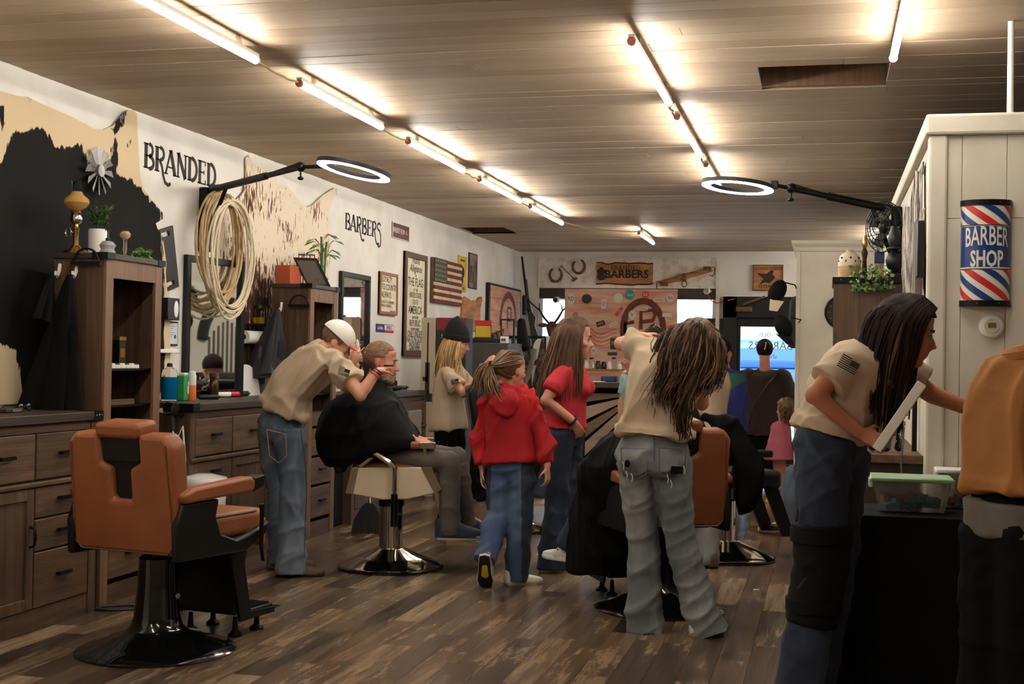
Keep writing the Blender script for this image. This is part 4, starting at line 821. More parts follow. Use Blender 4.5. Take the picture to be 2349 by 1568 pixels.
for zz in (.01, .09, .17, .25): M().tube([p+V((.065*math.cos(a), .065*math.sin(a), zz)) for a in [2*math.pi*i/16 for i in range(16)]], .003, 5, True).build('hoop', 'black_metal', t)
for k in range(8): a = 2*math.pi*k/8; M().cyl(p+V((.065*math.cos(a), .065*math.sin(a), 0)), p+V((.065*math.cos(a), .065*math.sin(a), .25)), .003, n=5).build('rod', 'black_metal', t)
trailing('succulent', 'small pale succulent in front of the wire cage on the tower', (-3.82, 9.42, z2), (.05,.05,.04), 8, 'leaf_pale', 21, .03)
p = V((-3.83, 9.56, z2)); t = thing('bamboo_plant', 'lucky bamboo with long leaves in a pale blue pot', 'plant', p)
mat('pot_blue', (176,196,200), .4); mat('bamboo', (70,110,52), .4)
M().lathe(p, [(.035,0),(.036,.004),(.045,.085),(.04,.085)], 4).build('pot', 'pot_blue', t, smooth=20)
for k, (dx, dy, h) in enumerate(((0,0,.2),(.012,.015,.26),(-.012,.012,.32))): 
    M().tube([p+V((dx,dy,.07)), p+V((dx*1.6,dy*1.6,.07+h))], .009, 8).build('cane', 'bamboo', t)
    for j in range(6):
        a = j*1.05+k; q = M(); b_ = p+V((dx*1.6,dy*1.6,.05+h*(.75+.05*j))); d_ = V((math.cos(a)*.8, math.sin(a), .35)).normalized(); L_ = .17; s_ = d_.cross(V((0,0,1))).normalized()*.011
        q.add([b_, b_+d_*L_*.4+s_+V((0,0,.03)), b_+d_*L_*.8+V((0,0,-.01))+s_*.6, b_+d_*L_+V((0,0,-.05)), b_+d_*L_*.8+V((0,0,-.01))-s_*.6, b_+d_*L_*.4-s_+V((0,0,.03))], [(0,1,2,3,4,5)]); q.build('leaf', 'leaf', t, smooth=0)
# third station top and beyond
zt3 = 1.036
def t3(x, y):
    p = atz(x, y, zt3)
    if p.x < -4.02: p = atx(x, y, -4.02); p.z = zt3
    p.x = min(p.x, -3.8); p.y = max(10.1, min(11.75, p.y)); return p
p = t3(952, 886); t = thing('flag_sign', 'small red and cream wooden slat sign standing on the third station', 'sign', p)
for k in range(6): M().bx(p.x-.012, p.x+.012, p.y-.18, p.y+.18, p.z+.002+k*.052, p.z+.05+k*.052).build('slat', 'flag_red' if k % 2 == 0 else 'flag_cream', t, smooth=0)
for k in range(3): M().bx(p.x+.012, p.x+.013, p.y-.14, p.y+.14, p.z+.07+k*.104, p.z+.088+k*.104).build('print_line', 'ink_soft', t, smooth=0)
p = t3(918, 893); bottle('tonic_bottle', 'reddish brown bottle beside the small slat sign', p, .04, .13, 'brown_glass', 'brown_glass')
p = t3(915, 882); hung_cape(p.y, p.x, p.z+.36, .16, .34, 'dark spotted cloth bag standing beside the small slat sign', 'cape_black', 31, 'cloth_bag', 'bag')
for x_, y_, m_, lb in ((905,895,'black_plastic','black clipper at the edge of the third station'),(935,893,'teal_plastic','blue-green clip clipper lying on the third station'),(958,892,'chrome','silver clipper lying on the third station')):
    p = t3(x_, y_); t = thing('hair_clipper', lb, 'clipper', p); M().rc(p+V((-.02,-.08,.024)), p+V((.02,.08,.024)), .02, .024).build('body', m_, t); M().box(p+V((.025,.105,.024)), (.04,.014,.012)).build('blade', 'chrome', t)
mat('towel_grey', (120,114,104), .95, bump=(90,.4))
t = M().bx(-3.725, -3.70, 11.3, 11.68, .58, .86).build('hand_towel', 'towel_grey', bevel=.008); t.location.x = .04; tag(t, 'grey towel hanging on the front of the third station', 'towel')
# black bin and broom in the gap past the bamboo tower
t = thing('waste_bin', 'tall black bin standing between the bamboo tower and the third station', 'bin', (-3.95, 9.78, 0)); M().bx(-4.1, -3.76, 9.64, 9.92, 0, .62).build('body', 'black_matte', t, bevel=.01); M().bx(-4.11, -3.75, 9.635, 9.925, .62, .66).build('lid', 'black_satin', t, bevel=.008)
b0 = atz(848, 1222); t = thing('broom', 'black push broom with a grey handle standing behind the chrome chair', 'broom', (b0.x, b0.y, 0)); mat('broom_bristle', (44,42,44), .9, bump=(80,.6,(1,1,.1)))
M().loft([[b0+V((a_*w_, s_*.03, z_)) for a_, s_ in ((-1,-1),(1,-1),(1,1),(-1,1))] for w_, z_ in ((.14,.0),(.12,.1),(.06,.2),(.03,.23))]).build('bristles', 'broom_bristle', t, smooth=0); M().cyl(b0+V((0,0,.22)), b0+V((-.2,.2,1.05)), .013).build('handle', 'chrome', t)
# gun cartons, safe and hunting gear past the stations
mat('carton', (176,160,138), .7); mat('carton_dark', (30,27,26), .5); mat('carton_red', (120,30,34), .5); mat('safe_grey', (70,66,62), .5)
def stand_box(name, label, cat, x0, x1, y0, y1, z0, z1, m, bevel=.003):
    t = thing(name, label, cat, ((x0+x1)/2, (y0+y1)/2, z0)); M().bx(x0, x1, y0, y1, z0, z1).build('body', m, t, bevel=bevel); return t
c0 = at(985, 880, 12.15); ztop = at(985, 728, 12.15).z
t = stand_box('rifle_carton', 'tall beige carton printed with a black rifle behind the blonde woman', 'box', c0.x-.09, c0.x+.05, 12.15, 12.4, 0, ztop, 'carton')
q = M(); q.bx(c0.x-.03, c0.x-.015, 12.148, 12.15, 1.1, ztop-.05); q.bx(c0.x-.045, c0.x+.0, 12.148, 12.15, 1.0, 1.3); q.bx(c0.x-.07, c0.x-.02, 12.148, 12.15, 1.12, 1.16); q.bx(c0.x-.03, c0.x+.03, 12.148, 12.15, .92, 1.0); q.build('rifle_print', 'ink', t, smooth=0)
t = stand_box('rifle_carton', 'tall black carton with a dark red band behind the blonde woman', 'box', c0.x+.06, c0.x+.36, 12.16, 12.4, 0, ztop-.0, 'carton_dark'); M().bx(c0.x+.06, c0.x+.36, 12.157, 12.16, ztop-.12, ztop).build('band', 'carton_red', t, smooth=0); text('SUPERSPORT', .05, (c0.x+.21, 12.158, ztop-.18), (1,0,0), (0,0,1), 'print', 'sign_white', t, .001, sx=.7)
s0 = at(1085, 785, 13.2); s1 = at(1166, 785, 13.2); t = stand_box('gun_safe', 'dark grey steel safe behind the blonde woman', 'safe', s0.x-.15, s1.x, 13.2, 13.9, 0, s0.z, 'safe_grey', .01); M().bx(s1.x-.27, s1.x-.03, 13.193, 13.2, .2, s0.z-.07).build('door_panel', 'safe_grey', t, bevel=.006); M().cyl((s1.x-.15, 13.15, 1.15), (s1.x-.15, 13.2, 1.15), .04, n=16).build('dial', 'chrome', t)
zz = s0.z
t = stand_box('box_frame', 'small open black frame standing on the safe', 'frame', s1.x-.14, s1.x-.125, 13.4, 13.43, zz, zz+.24, 'black_satin'); M().bx(s1.x+.0, s1.x+.015, 13.4, 13.43, zz, zz+.24).build('post', 'black_satin', t); M().bx(s1.x-.14, s1.x+.015, 13.4, 13.43, zz+.24, zz+.255).build('bar', 'black_satin', t)
t = stand_box('magazine', 'colourful hunting magazine propped on the safe', 'magazine', s0.x-.06, s0.x+.12, 13.5, 13.51, zz, zz+.24, 'photo_brown', 0); M().bx(s0.x-.06, s0.x+.12, 13.495, 13.5, zz+.19, zz+.24).build('title_band', 'sign_red', t, smooth=0); M().bx(s0.x-.05, s0.x+.11, 13.495, 13.5, zz+.02, zz+.18).build('cover_photo', 'poster_yellow', t, smooth=0)
for k in range(3): lathe_thing('trophy', f'{["squat","tall","slim"][k]} gold trophy cup on the safe', 'trophy', (s0.x+.16+k*.05, 13.4, zz), [('base','black_satin',[(.02,0),(.02,.02)],10), ('cup','brass',[(.006,.02),(.008,.05+.02*k),(.022,.07+.02*k),(.026,.11+.02*k)],12)])
t = stand_box('receipt_box', 'white plastic box with a dark slot on the safe', 'box', s1.x-.1, s1.x-.03, 13.25, 13.35, zz, zz+.07, 'white'); M().bx(s1.x-.09, s1.x-.04, 13.247, 13.25, zz+.02, zz+.045).build('slot', 'ink_soft', t)
t = stand_box('printer', 'flat black printer at the front of the safe top', 'printer', s0.x-.05, s1.x-.12, 13.22, 13.38, zz, zz+.05, 'black_plastic', .01); M().bx(s0.x, s1.x-.2, 13.23, 13.3, zz+.05, zz+.058).build('tray', 'safe_grey', t)
mat('camo', (92,84,60), .85, var=(16,(40,40,28),(1,1,1),.42,.52), bump=(12,.4)); mat('driftwood', (138,128,118), .85, var=(8,(92,84,76),(1,1,.2)), bump=(30,.6,(1,1,.15)))
for k, (x_, y_, wd, ht, Y) in enumerate(((1170,785,.18,1.0,14.72),(1205,785,.17,1.1,14.72),(1238,785,.17,.9,14.72))):
    p = at(x_, y_, Y); hung_cape(Y+.09, p.x+wd*.2, at(1150,778,14.75).z+.03, wd, ht, f'{["wide camouflage jacket on the rack behind the safe","camouflage trousers hanging beside the driftwood","short camouflage vest nearest the red shirt woman"][k]}', 'camo', 40+k, 'camouflage_jacket', 'jacket')
p0, p1 = at(1228, 800, 14.3), at(1195, 905, 14.3); q = M(); q.tube([p0, p0.lerp(p1,.4)+V((.01,0,0)), p1, V((p1.x-.04, 14.3, .4)), V((p1.x-.05, 14.3, .0))], [.05,.06,.045,.05,.06], 7, flat=.5); tag(q.build('driftwood', 'driftwood', smooth=30), 'grey driftwood branch leaning among the camouflage clothes', 'branch')
q = M(); p0, p1 = at(1196, 740, 13.9), at(1200, 790, 13.9); q.rc(p0, p1, .05, .08); tag(q.build('baseball_cap', 'black_matte'), 'dark cap on the clothes rack under the canvas print', 'cap')
rk = thing('clothes_rack', 'black clothes rack carrying the camouflage clothes', 'rack', (-2.9, 14.3, 0)); ra, rb = at(1150, 778, 14.75), at(1250, 800, 14.75)
for p_ in (ra, rb): M().cyl((p_.x, 14.75, 0), (p_.x, 14.75, ra.z+.03), .015).build('post', 'black_metal', rk)
M().cyl((ra.x, 14.75, ra.z+.03), (rb.x, 14.75, ra.z+.03), .015).build('rail', 'black_metal', rk)
# rifle leaning upright by the window
r0, r1, r2 = at(1197, 588, 17.5), at(1210, 690, 17.5), at(1228, 790, 17.5)
mat('gun_green', (60,58,46), .5)
t = thing('rifle', 'long scoped rifle standing upright against the street wall', 'rifle', (r2.x, 17.5, 0)); M().cyl(r0, r1, .014, .02).build('barrel', 'black_metal', t); 
pr_ = [(1203,640),(1208,640),(1212,680),(1220,715),(1229,728),(1226,745),(1232,762),(1238,792),(1220,792),(1214,745),(1211,725),(1206,700)]
P_ = [at(a_, b_, 17.5) for a_, b_ in pr_]; o_ = P_[0]; M().prism([(p.x-o_.x, p.z-o_.z) for p in P_], o_, (1,0,0), (0,0,1), (0,.045,0)).build('stock', 'gun_green', t, smooth=0, bevel=.008)
sa, sb = at(1203, 678, 17.44), at(1203, 722, 17.44); M().cyl(sa, sb, .03).build('scope', 'black_metal', t)
for f_ in (.25, .75): M().cyl(sa.lerp(sb, f_), sa.lerp(sb, f_)+V((.06,.04,0)), .012).build('scope_mount', 'black_metal', t)
sh = M().bx(r2.x-.45, r2.x+.5, 17.3, YF-.001, r2.z-.06, r2.z-.02).build('window_ledge', 'rustic_top', smooth=0); tag(sh, 'dark wooden ledge under the rifle and the deer head', 'ledge')
# deer head mount
p = at(1264, 752, 17.55); t = thing('deer_mount', 'small mounted deer head with antlers at the window', 'deer mount', (p.x, YF, p.z)); mat('deer', (126,84,52), .85, var=(10,(86,56,36)))
q = M(); q.rc(p+V((0,.3,-.1)), p+V((0,.05,0)), .11, .08); q.rc(p+V((0,.05,.02)), p+V((.02,-.12,-.07)), .075, .04); q.build('head', 'deer', t)
for s_ in (-1,1):
    M().ell(p+V((s_*.12,.03,.04)), (.07,.015,.03)).build('ear', 'deer', t)
    M().tube([p+V((s_*.04,.03,.07)), p+V((s_*.1,.0,.14)), p+V((s_*.16,-.02,.24)), p+V((s_*.28,-.03,.34)), p+V((s_*.4,0,.46))], [.014,.014,.012,.01,.005], 6).build('antler', 'bark', t)
    M().tube([p+V((s_*.16,-.02,.24)), p+V((s_*.15,-.1,.34))], [.011,.005], 6).build('tine', 'bark', t)
    M().ell(p+V((s_*.045,-.04,.03)), .012).build('eye', 'black_gloss', t)
p = at(1252, 800, 15.2); t = thing('round_sign', 'round white disc on a blue and red stand behind the red shirt woman', 'sign', (p.x, 15.2, 0)); M().cyl(p+V((0,-.01,0)), p+V((0,.02,0)), .155, n=32).build('disc', 'white', t)
M().prism([(-.2,-.2),(0,-.05),(-.03,-.17)], p+V((0,-.03,0)), (1,0,0), (0,0,1), (0,.015,0)).build('blue_pennant', 'navy', t, smooth=0); M().prism([(-.2,-.2),(.1,-.2),(-.03,-.16)], p+V((0,-.03,0)), (1,0,0), (0,0,1), (0,.015,0)).build('red_pennant', 'sign_red', t, smooth=0); M().cyl(p+V((0,.01,-.15)), V((p.x, 15.21, 0)), .02).build('post', 'black_metal', t)
# ------------------------------------------------------------------ street wall decor
def bkp(x, y, dy=.0): return at(x, y, YF-dy)
def horseshoe(px, py, rot, label):
    c = bkp(px, py, .05); r = .085; pts = []
    for i in range(17):
        a = math.radians(rot-150+300*i/16); pts.append(c+V((r*math.cos(a), 0, 1.12*r*math.sin(a))))
    return tag(M().tube(pts, [.014+.006*math.sin(math.pi*i/16) for i in range(17)], 6).build('horseshoe', 'rust'), label, 'horseshoe')
mat('rust', (128,90,56), .7, .3, var=(20,(90,60,38)))
horseshoe(1275, 630, -90, 'rusty horseshoe at the far left over the window'); horseshoe(1328, 611, -80, 'rusty horseshoe nearer the burnt wood sign')
b0, b1 = bkp(1288, 611, .05), bkp(1318, 640, .05); t = thing('branding_iron', 'thin branding iron hung between two horseshoes', 'branding iron', b0); M().cyl(b0, b1, .006).build('rod', 'rust', t); M().beam(b1+V((-.03,0,-.03)), b1+V((.035,0,.02)), .02, .03).build('brand_head', 'rust', t); M().tube([b0+V((.014*math.cos(a), 0, .014*math.sin(a))) for a in [2*math.pi*i/10 for i in range(10)]], .004, 5, True).build('eye', 'rust', t)
p0, p1 = bkp(1368, 604, .06), bkp(1497, 651, .06); t = thing('wood_sign', 'burnt wood slab sign reading BRANDED BARBERS over the window', 'sign', ((p0.x+p1.x)/2, YF, p1.z))
rr = random.Random(2); w_, h_ = p1.x-p0.x, p0.z-p1.z
top = [(w_*i/12, h_+rr.uniform(-.012,.012)) for i in range(13)]; bot = [(w_*i/12, rr.uniform(-.012,.012)) for i in range(13)]
M().prism(bot+top[::-1], V((p0.x, YF-.034, p1.z)), (1,0,0), (0,0,1), (0,-.022,0)).build('slab', 'burnt_wood', t, smooth=0)
for ed in (top, bot): M().tube([V((p0.x+a, YF-.045, p1.z+b)) for a, b in ed], .014, 6).build('bark_edge', 'bark', t)
text('BRANDED', .085, (p0.x+w_*.52, YF-.057, p1.z+h_*.78), (1,0,0), (0,0,1), 'print', 'ink', t, .002, spacing=1.1); text('BARBERS', .155, (p0.x+w_*.54, YF-.057, p1.z+h_*.46), (1,0,0), (0,0,1), 'print', 'ink', t, .002, bold=.02)
for s_, cx_ in (('*', .32), ('*', .68)): pass
q = M()
for a_, b_, r_ in ((.09,.5,.05),(.075,.36,.05),(.12,.32,.035),(.05,.6,.03),(.13,.6,.03),(.09,.72,.03)): q.ell((p0.x+w_*a_, YF-.057, p1.z+h_*b_), (r_,.002,r_*1.1), n=8, k=5)
q.build('rider_brand', 'ink', t)
y0_, y1_ = bkp(1512, 650, .06), bkp(1634, 617, .06); t = thing('singletree', 'wooden wagon singletree with iron hooks over the window', 'singletree', y0_); M().tube([y0_, y0_.lerp(y1_, .5), y1_], [.03,.04,.03], 8).build('bar', 'burnt_wood', t)
for e_, s_ in ((y0_,-1),(y1_,1)): M().tube([e_+V((0,-.02,.03)), e_+V((s_*.03,-.02,.02)), e_+V((s_*.03,-.02,-.06)), e_+V((s_*.0,-.02,-.1)), e_+V((-s_*.03,-.02,-.08))], .009, 6).build('hook', 'rust', t); M().cyl(e_+V((-s_*.12,0,-s_*-.0)), e_+V((-s_*.02,0,0)), .036).build('iron_band', 'rust', t)
mc = y0_.lerp(y1_, .48); M().tube([mc+V((.035*math.cos(a), -.02, -.1+.04*math.sin(a))) for a in [2*math.pi*i/14 for i in range(14)]], .007, 6, True).build('ring', 'rust', t); M().bx(mc.x-.02, mc.x+.02, mc.y-.05, mc.y+.045, mc.z-.06, mc.z+.045).build('iron_strap', 'rust', t)
# big barnwood banner covered with stickers in front of the window
p0, p1 = at(1296, 662, 17.5), at(1550, 905, 17.5); bw, bh = p1.x-p0.x, p0.z-p1.z
t = thing('barnwood_banner', 'large reddish barnwood banner with an arched brand and stickers before the window', 'banner', ((p0.x+p1.x)/2, 17.5, p1.z)); n_ = 7
mat('banner_wood', (206,142,116), .7, var=(1.8,(236,196,172),(1,1,6)), bump=(20,.2,(1,1,10)))
for k in range(n_): M().bx(p0.x, p1.x, 17.5, 17.53, p1.z+bh*k/n_+.003, p1.z+bh*(k+1)/n_).build('plank', 'banner_wood', t, smooth=0)
M().bx(p0.x+.005, p1.x-.005, 17.53, 17.537, p1.z+.01, p0.z-.01).build('backing', 'banner_wood', t, smooth=0)  # added sheet, stops window light showing between the planks
for a_ in (.06,.94): M().bx(p0.x+bw*a_-.03, p0.x+bw*a_+.03, 17.53, 17.57, 0, p0.z-.05).build('post', 'rustic_top', t, smooth=0)
def bpt(x, y): return at(x, y, 17.495)
ac = bpt(1475, 755); q = M(); ribbon(q, [(.27*math.cos(a), .38*math.sin(a)) for a in [math.pi*(-.15+1.3*i/28) for i in range(29)]], .085, ac, V((1,0,0)), V((0,0,1)), V((0,-1,0))); q.build('brand_arch', 'brand_ink', t, smooth=0)
q = M(); ribbon(q, [(0,0),(0,.24),(.16,.26),(.19,.2),(.16,.12),(.02,.1)], .05, bpt(1470, 755), V((1,0,0)), V((0,0,1)), V((0,-1,0))); ribbon(q, [(-.14,-.02),(-.14,.1),(-.02,.13)], .05, bpt(1458, 760), V((1,0,0)), V((0,0,1)), V((0,-1,0))); q.build('brand_letter', 'brand_ink', t, smooth=0)
mat('st_white', (226,214,204), .5); mat('st_teal', (40,150,146), .5); mat('st_red', (204,66,62), .5); mat('st_dark', (58,50,50), .5); mat('st_pink', (214,120,116), .5)
def sticker(x, y, w_, h_, m, s=None, tm='ink', rnd=True, rot=0):
    c = bpt(x, y); a, b = w_/2*.0058, h_/2*.0058; cr, sr = math.cos(rot), math.sin(rot); u = V((cr,0,sr)); v = V((-sr,0,cr))
    pl = [(a*math.cos(2*math.pi*i/20), b*math.sin(2*math.pi*i/20)) for i in range(20)] if rnd else [(-a,-b),(a,-b),(a,b),(-a,b)]
    o = M().prism(pl, c, u, v, (0,-.002,0)).build('sticker', m, t, smooth=0)
    if s: text(s, b*.95, c+V((0,-.003,0)), u, v, 'print', tm, o, .0006, sx=min(1, 2.6/len(s)*a/b))
for a_ in ((1310,685,18,28,'st_white','RD'),(1346,685,24,22,'st_dark'),(1385,697,12,22,'st_white','LST','ink',False),(1418,683,22,22,'st_white'),(1445,676,20,24,'st_teal','Good','st_white'),(1481,676,16,18,'st_red','RR','st_white'),(1512,688,26,9,'st_white','MAVERICK','ink',False),(1538,683,18,20,'st_white','R3'),(1420,714,24,7,'st_red','LANDRY','st_white',False,.9),(1450,722,18,22,'st_white','V'),(1475,708,26,10,'st_white','WHITETAIL'),(1530,722,22,9,'st_white',None,'ink',False),(1378,742,20,12,'st_dark','MFW','st_white',False,.3),(1407,743,20,8,'st_white','ROUTE','ink',False,.5),(1408,788,16,26,'st_dark','M FC','st_white',False),(1362,805,12,22,'st_white','YF'),(1405,811,22,7,'st_dark',None,'ink',False),(1538,750,18,10,'st_pink'),(1320,720,14,10,'st_pink'),(1330,760,20,14,'st_white')): sticker(*a_)
for k in range(4): M().tube([bpt(1355+i*12, 752+k*9+10*math.sin(i*.9)+i*2.2) for i in range(6)], .012, 5, flat=.3).build('flag_stripe', 'st_red' if k % 2 == 0 else 'st_pink', t)
# counter shelf with jars under the banner
j0, j1 = at(1340, 845, 16.6), at(1428, 845, 16.6); t = thing('product_shelf', 'wooden shelf of products before the barnwood banner', 'shelf', (j0.x, 16.6, j0.z)); M().bx(j0.x-.5, j1.x+.7, 16.5, 16.8, j0.z-.03, j0.z).build('board', 'burnt_wood', t, smooth=0)
for a_ in (j0.x-.4, j1.x+.6): M().bx(a_-.02, a_+.02, 16.6, 16.7, 0, j0.z-.03).build('leg', 'rustic_top', t, smooth=0)
for k, (x_, m_, h_) in enumerate(((1345,'white',.1),(1357,'glass',.14),(1372,'safe_grey',.1),(1385,'black_gloss',.09),(1397,'white',.1),(1408,'glass',.15),(1420,'white',.09),(1335,'safe_grey',.12))):
    p = at(x_, 843, 16.6); bottle('product_jar', ['white jar left of the tall clear bottle','tall clear bottle beside a white jar','grey jar at the middle','small black jar','white jar right of the black jar','tallest clear bottle','white jar nearest the raised hand','grey jar behind the red shirt woman'][k]+' on the product shelf', (p.x, 16.6, j0.z), .035, h_, m_, 'black_plastic' if m_ != 'white' else 'white', neck=.7, cat='jar')
# reception counter with chevron planks
c0, c1 = at(1335, 875, 11.3), at(1600, 875, 11.3); zc = c0.z; t = thing('reception_counter', 'dark reception counter clad with diagonal barnwood planks', 'counter', (c0.x, 11.3, 0))
M().bx(c0.x, c1.x, 11.36, 11.9, 0, zc-.05).build('carcass', 'black_matte', t, smooth=0); M().bx(c0.x-.04, c1.x+.04, 11.25, 11.95, zc-.05, zc).build('top', 'rustic_top', t, smooth=0, bevel=.004)
plankmat('pallet', [(190,170,156),(120,92,66),(60,50,44),(164,140,124),(96,72,52),(146,120,100)], .7, 0, spread=.3)
for k in range(9):
    for s_ in (0,1):
        xa = c0.x+.02+s_*.5; z0_ = -.3+k*.16
        pl = [(0,z0_),(.48,z0_+.48),(.48,z0_+.6),(0,z0_+.12)] if s_ == 0 else [(0,z0_+.48),(.48,z0_),(.48,z0_+.12),(0,z0_+.6)]
        pl = [(x_, max(.02, min(zc-.1, z_))) for x_, z_ in pl]
        if max(z for _, z in pl)-min(z for _, z in pl) > .05: M().prism(pl, V((xa, 11.345, 0)), (1,0,0), (0,0,1), (0,-.02,0)).build('plank', 'pallet', t, smooth=0)
for a_ in (0, .5, 1.0): M().bx(c0.x+a_-.03, c0.x+a_+.03, 11.315, 11.345, 0, zc-.05).build('post', 'black_satin', t, smooth=0)
p = at(1400, 866, 11.6); t = thing('card_reader', 'dark card reader with a blue screen on the reception counter', 'card reader', (p.x, 11.6, zc)); M().bx(p.x-.07, p.x+.07, 11.5, 11.62, zc, zc+.05).build('body', 'black_plastic', t, bevel=.006); M().bx(p.x-.05, p.x+.05, 11.498, 11.5, zc+.01, zc+.04).build('screen', 'sign_blue', t, smooth=0)
p = at(1370, 870, 11.5); t = thing('paper_sheet', 'white paper sheet lying on the reception counter', 'paper', (p.x, 11.5, zc)); M().bx(p.x-.06, p.x+.08, 11.4, 11.56, zc, zc+.003).build('sheet', 'paper', t, smooth=0)
# sign boards on the street wall beside the door
p0, p1 = bkp(1727, 607, .03), bkp(1796, 666, .03); t = thing('wood_plaque', 'square burnt wood plaque with an eagle marked VETERAN over the door', 'plaque', (p0.x, YF, p1.z)); M().bx(p0.x, p1.x, YF-.03, YF-.001, p1.z, p0.z).build('panel', 'burnt_wood', t, smooth=0)
for a_, b_, c_, d_ in ((p0.x,p0.x+.012,p1.z,p0.z),(p1.x-.012,p1.x,p1.z,p0.z),(p0.x,p1.x,p1.z,p1.z+.012),(p0.x,p1.x,p0.z-.012,p0.z)): M().bx(a_, b_, YF-.04, YF-.03, c_, d_).build('frame_side', 'rust', t, smooth=0)
cx_, cz_ = (p0.x+p1.x)/2, (p0.z+p1.z)/2
text('WOUNDED WARRIOR', .052, (cx_, YF-.031, p0.z-.055), (1,0,0), (0,0,1), 'print', 'ink', t, .001, sx=.75); text('VETERAN', .06, (cx_, YF-.031, p1.z+.05), (1,0,0), (0,0,1), 'print', 'ink', t, .001)
M().prism([(-.14,.06),(-.02,.05),(.04,.1),(.08,.09),(.06,.05),(.1,0),(.02,-.08),(-.03,-.06),(-.12,-.1),(-.06,-.02)], V((cx_, YF-.031, cz_)), (1,0,0), (0,0,1), (0,-.002,0)).build('eagle_print', 'bark', t, smooth=0)
p0, p1 = bkp(1637, 730, .03), bkp(1657, 783, .03); t = thing('letter_board', 'small black letter board on the street wall by the door', 'sign', (p0.x, YF, p1.z)); M().bx(p0.x-.1, p1.x, YF-.03, YF-.001, p1.z, p0.z).build('board', 'black_satin', t, smooth=0)
for k in range(4): M().bx(p0.x, p1.x-.03-.01*(k % 2), YF-.0315, YF-.03, p0.z-.07-.055*k, p0.z-.055-.055*k).build('print_line', 'leather', t, smooth=0)
p0, p1 = bkp(1705, 698, .1), bkp(1755, 680, .1); t = thing('door_closer', 'brass door closer arm over the street door', 'door closer', p0); M().beam(p0, p1, .025, .03).build('arm', 'rust', t); M().bx(p0.x-.1, p0.x+.12, YF-.12, YF-.062, p0.z-.1, p0.z-.03).build('body', 'rust', t, bevel=.01)
def camera_(px, py, label):
    p = at(px, py, 17.35); t = thing('security_camera', label, 'camera', p); M().rc(p+V((.0,.06,.01)), p+V((0,-.05,0)), .045, .045).build('body', 'white_gloss', t); M().cyl(p+V((0,-.08,0)), p+V((0,-.1,0)), .032, n=16).build('lens', 'black_gloss', t); M().cyl(p+V((0,.06,.02)), V((p.x, YF, p.z+.03)), .012).build('bracket', 'white', t)
camera_(1622, 668, 'white security camera above the right end of the window'); camera_(1277, 688, 'small camera above the left end of the window')
wire('cable', 'red cable looping from the window camera to the door frame', [bkp(1622,672,.05), bkp(1632,690,.05), bkp(1645,695,.05), bkp(1665,690,.05), bkp(1685,685,.07)], .008, 'sign_red')
# ------------------------------------------------------------------ hats hung on the far block
def cap_hat(px, py, label, flip=1):
    p = at(px, py, 11.75); t = thing('baseball_cap', label, 'cap', p)
    M().ell(p, (.075,.085,.11), Matrix.Rotation(.5*flip,3,'Y')).build('crown', 'black_matte', t); b_ = p+V((-.03,-.02,-.14)) if flip > 0 else p+V((.07,-.02,-.13))
    M().loft([[p+V((-.06,-.05,-.07)), p+V((.06,-.05,-.09)), p+V((.06,-.03,-.09)), p+V((-.06,-.03,-.07))], [b_+V((-.035,-.06,-.03)), b_+V((.035,-.06,-.04)), b_+V((.035,-.05,-.04)), b_+V((-.035,-.05,-.03))]]).build('brim', 'black_matte' if flip < 0 else 'cream', t, smooth=0)
    M().tube([p+V((.06,0,.08)), p+V((.15,.04,.06)), V((BX-.0, 11.9, p.z+.02))], .006, 6).build('hook', 'black_metal', t)
cap_hat(1783, 668, 'black cap with a pale brim hung on the upper hook of the white block'); cap_hat(1797, 748, 'black cap hung on the lower hook of the white block', -1)
# ------------------------------------------------------------------ right side: tower, fan, sign, table
t3_ = thing('tower_cabinet', 'dark plank tower cabinet beside the white partition, with ivy on top', 'cabinet', (.25, 8.35, 0), group='tower cabinets')
for k in range(3): M().bx(.06+k*.125+.001, .06+(k+1)*.125-.001, 8.1, 8.122, 0, 1.84).build('side_board', 'rustic', t3_, smooth=0)
M().bx(.06, .435, 8.122, 8.66, 0, 1.84).build('carcass', 'rustic', t3_, smooth=0); M().bx(.03, .436, 8.08, 8.68, 1.84, 1.875).build('top', 'black_metal', t3_, smooth=0, bevel=.003)
M().bx(.04, .06, 8.1, 8.17, 0, 1.84).build('stile', 'rustic', t3_, smooth=0); M().bx(.04, .06, 8.59, 8.66, 0, 1.84).build('stile', 'rustic', t3_, smooth=0)
for k in range(4): M().ell((.08+k*.09, 8.079, 1.858), .006, n=6, k=5).build('rivet', 'chrome', t3_)
ZR = 1.876
p = V((.13, 8.2, ZR)); t = lathe_thing('wax_warmer', 'cream pierced ceramic jar on the plank tower', 'jar', p, [('lower_band','rope',[(.062,0),(.066,.004),(.068,.07)],20), ('dome','cream',[(.068,.07),(.068,.1),(.055,.135),(.03,.155),(.02,.16),(.022,.17),(.012,.172)],20)])
for k in range(7):
    a = math.radians(200+k*25); M().ell(p+V((.066*math.cos(a), .066*math.sin(a), .1+.02*(k % 2))), .006, n=6, k=5).build('pierced_hole', 'black_matte', t)
p = V((.22, 8.3, ZR)); lathe_thing('figurine', 'slender dark figurine with a brass head on the plank tower', 'figurine', p, [('body','bark',[(.022,0),(.016,.05),(.012,.12),(.02,.16),(.01,.19)],10), ('head','brass',[(.01,.19),(.018,.21),(.014,.235),(.006,.27)],10)])
p = V((.31, 8.35, ZR)); t = thing('paint_brush', 'flat brush with a blue end standing on the plank tower', 'brush', p); M().bx(p.x-.028, p.x+.028, p.y-.012, p.y+.012, ZR, ZR+.1).build('handle', 'rope', t, bevel=.003); M().bx(p.x-.03, p.x+.03, p.y-.014, p.y+.014, ZR+.1, ZR+.17).build('tip', 'navy', t, bevel=.003)
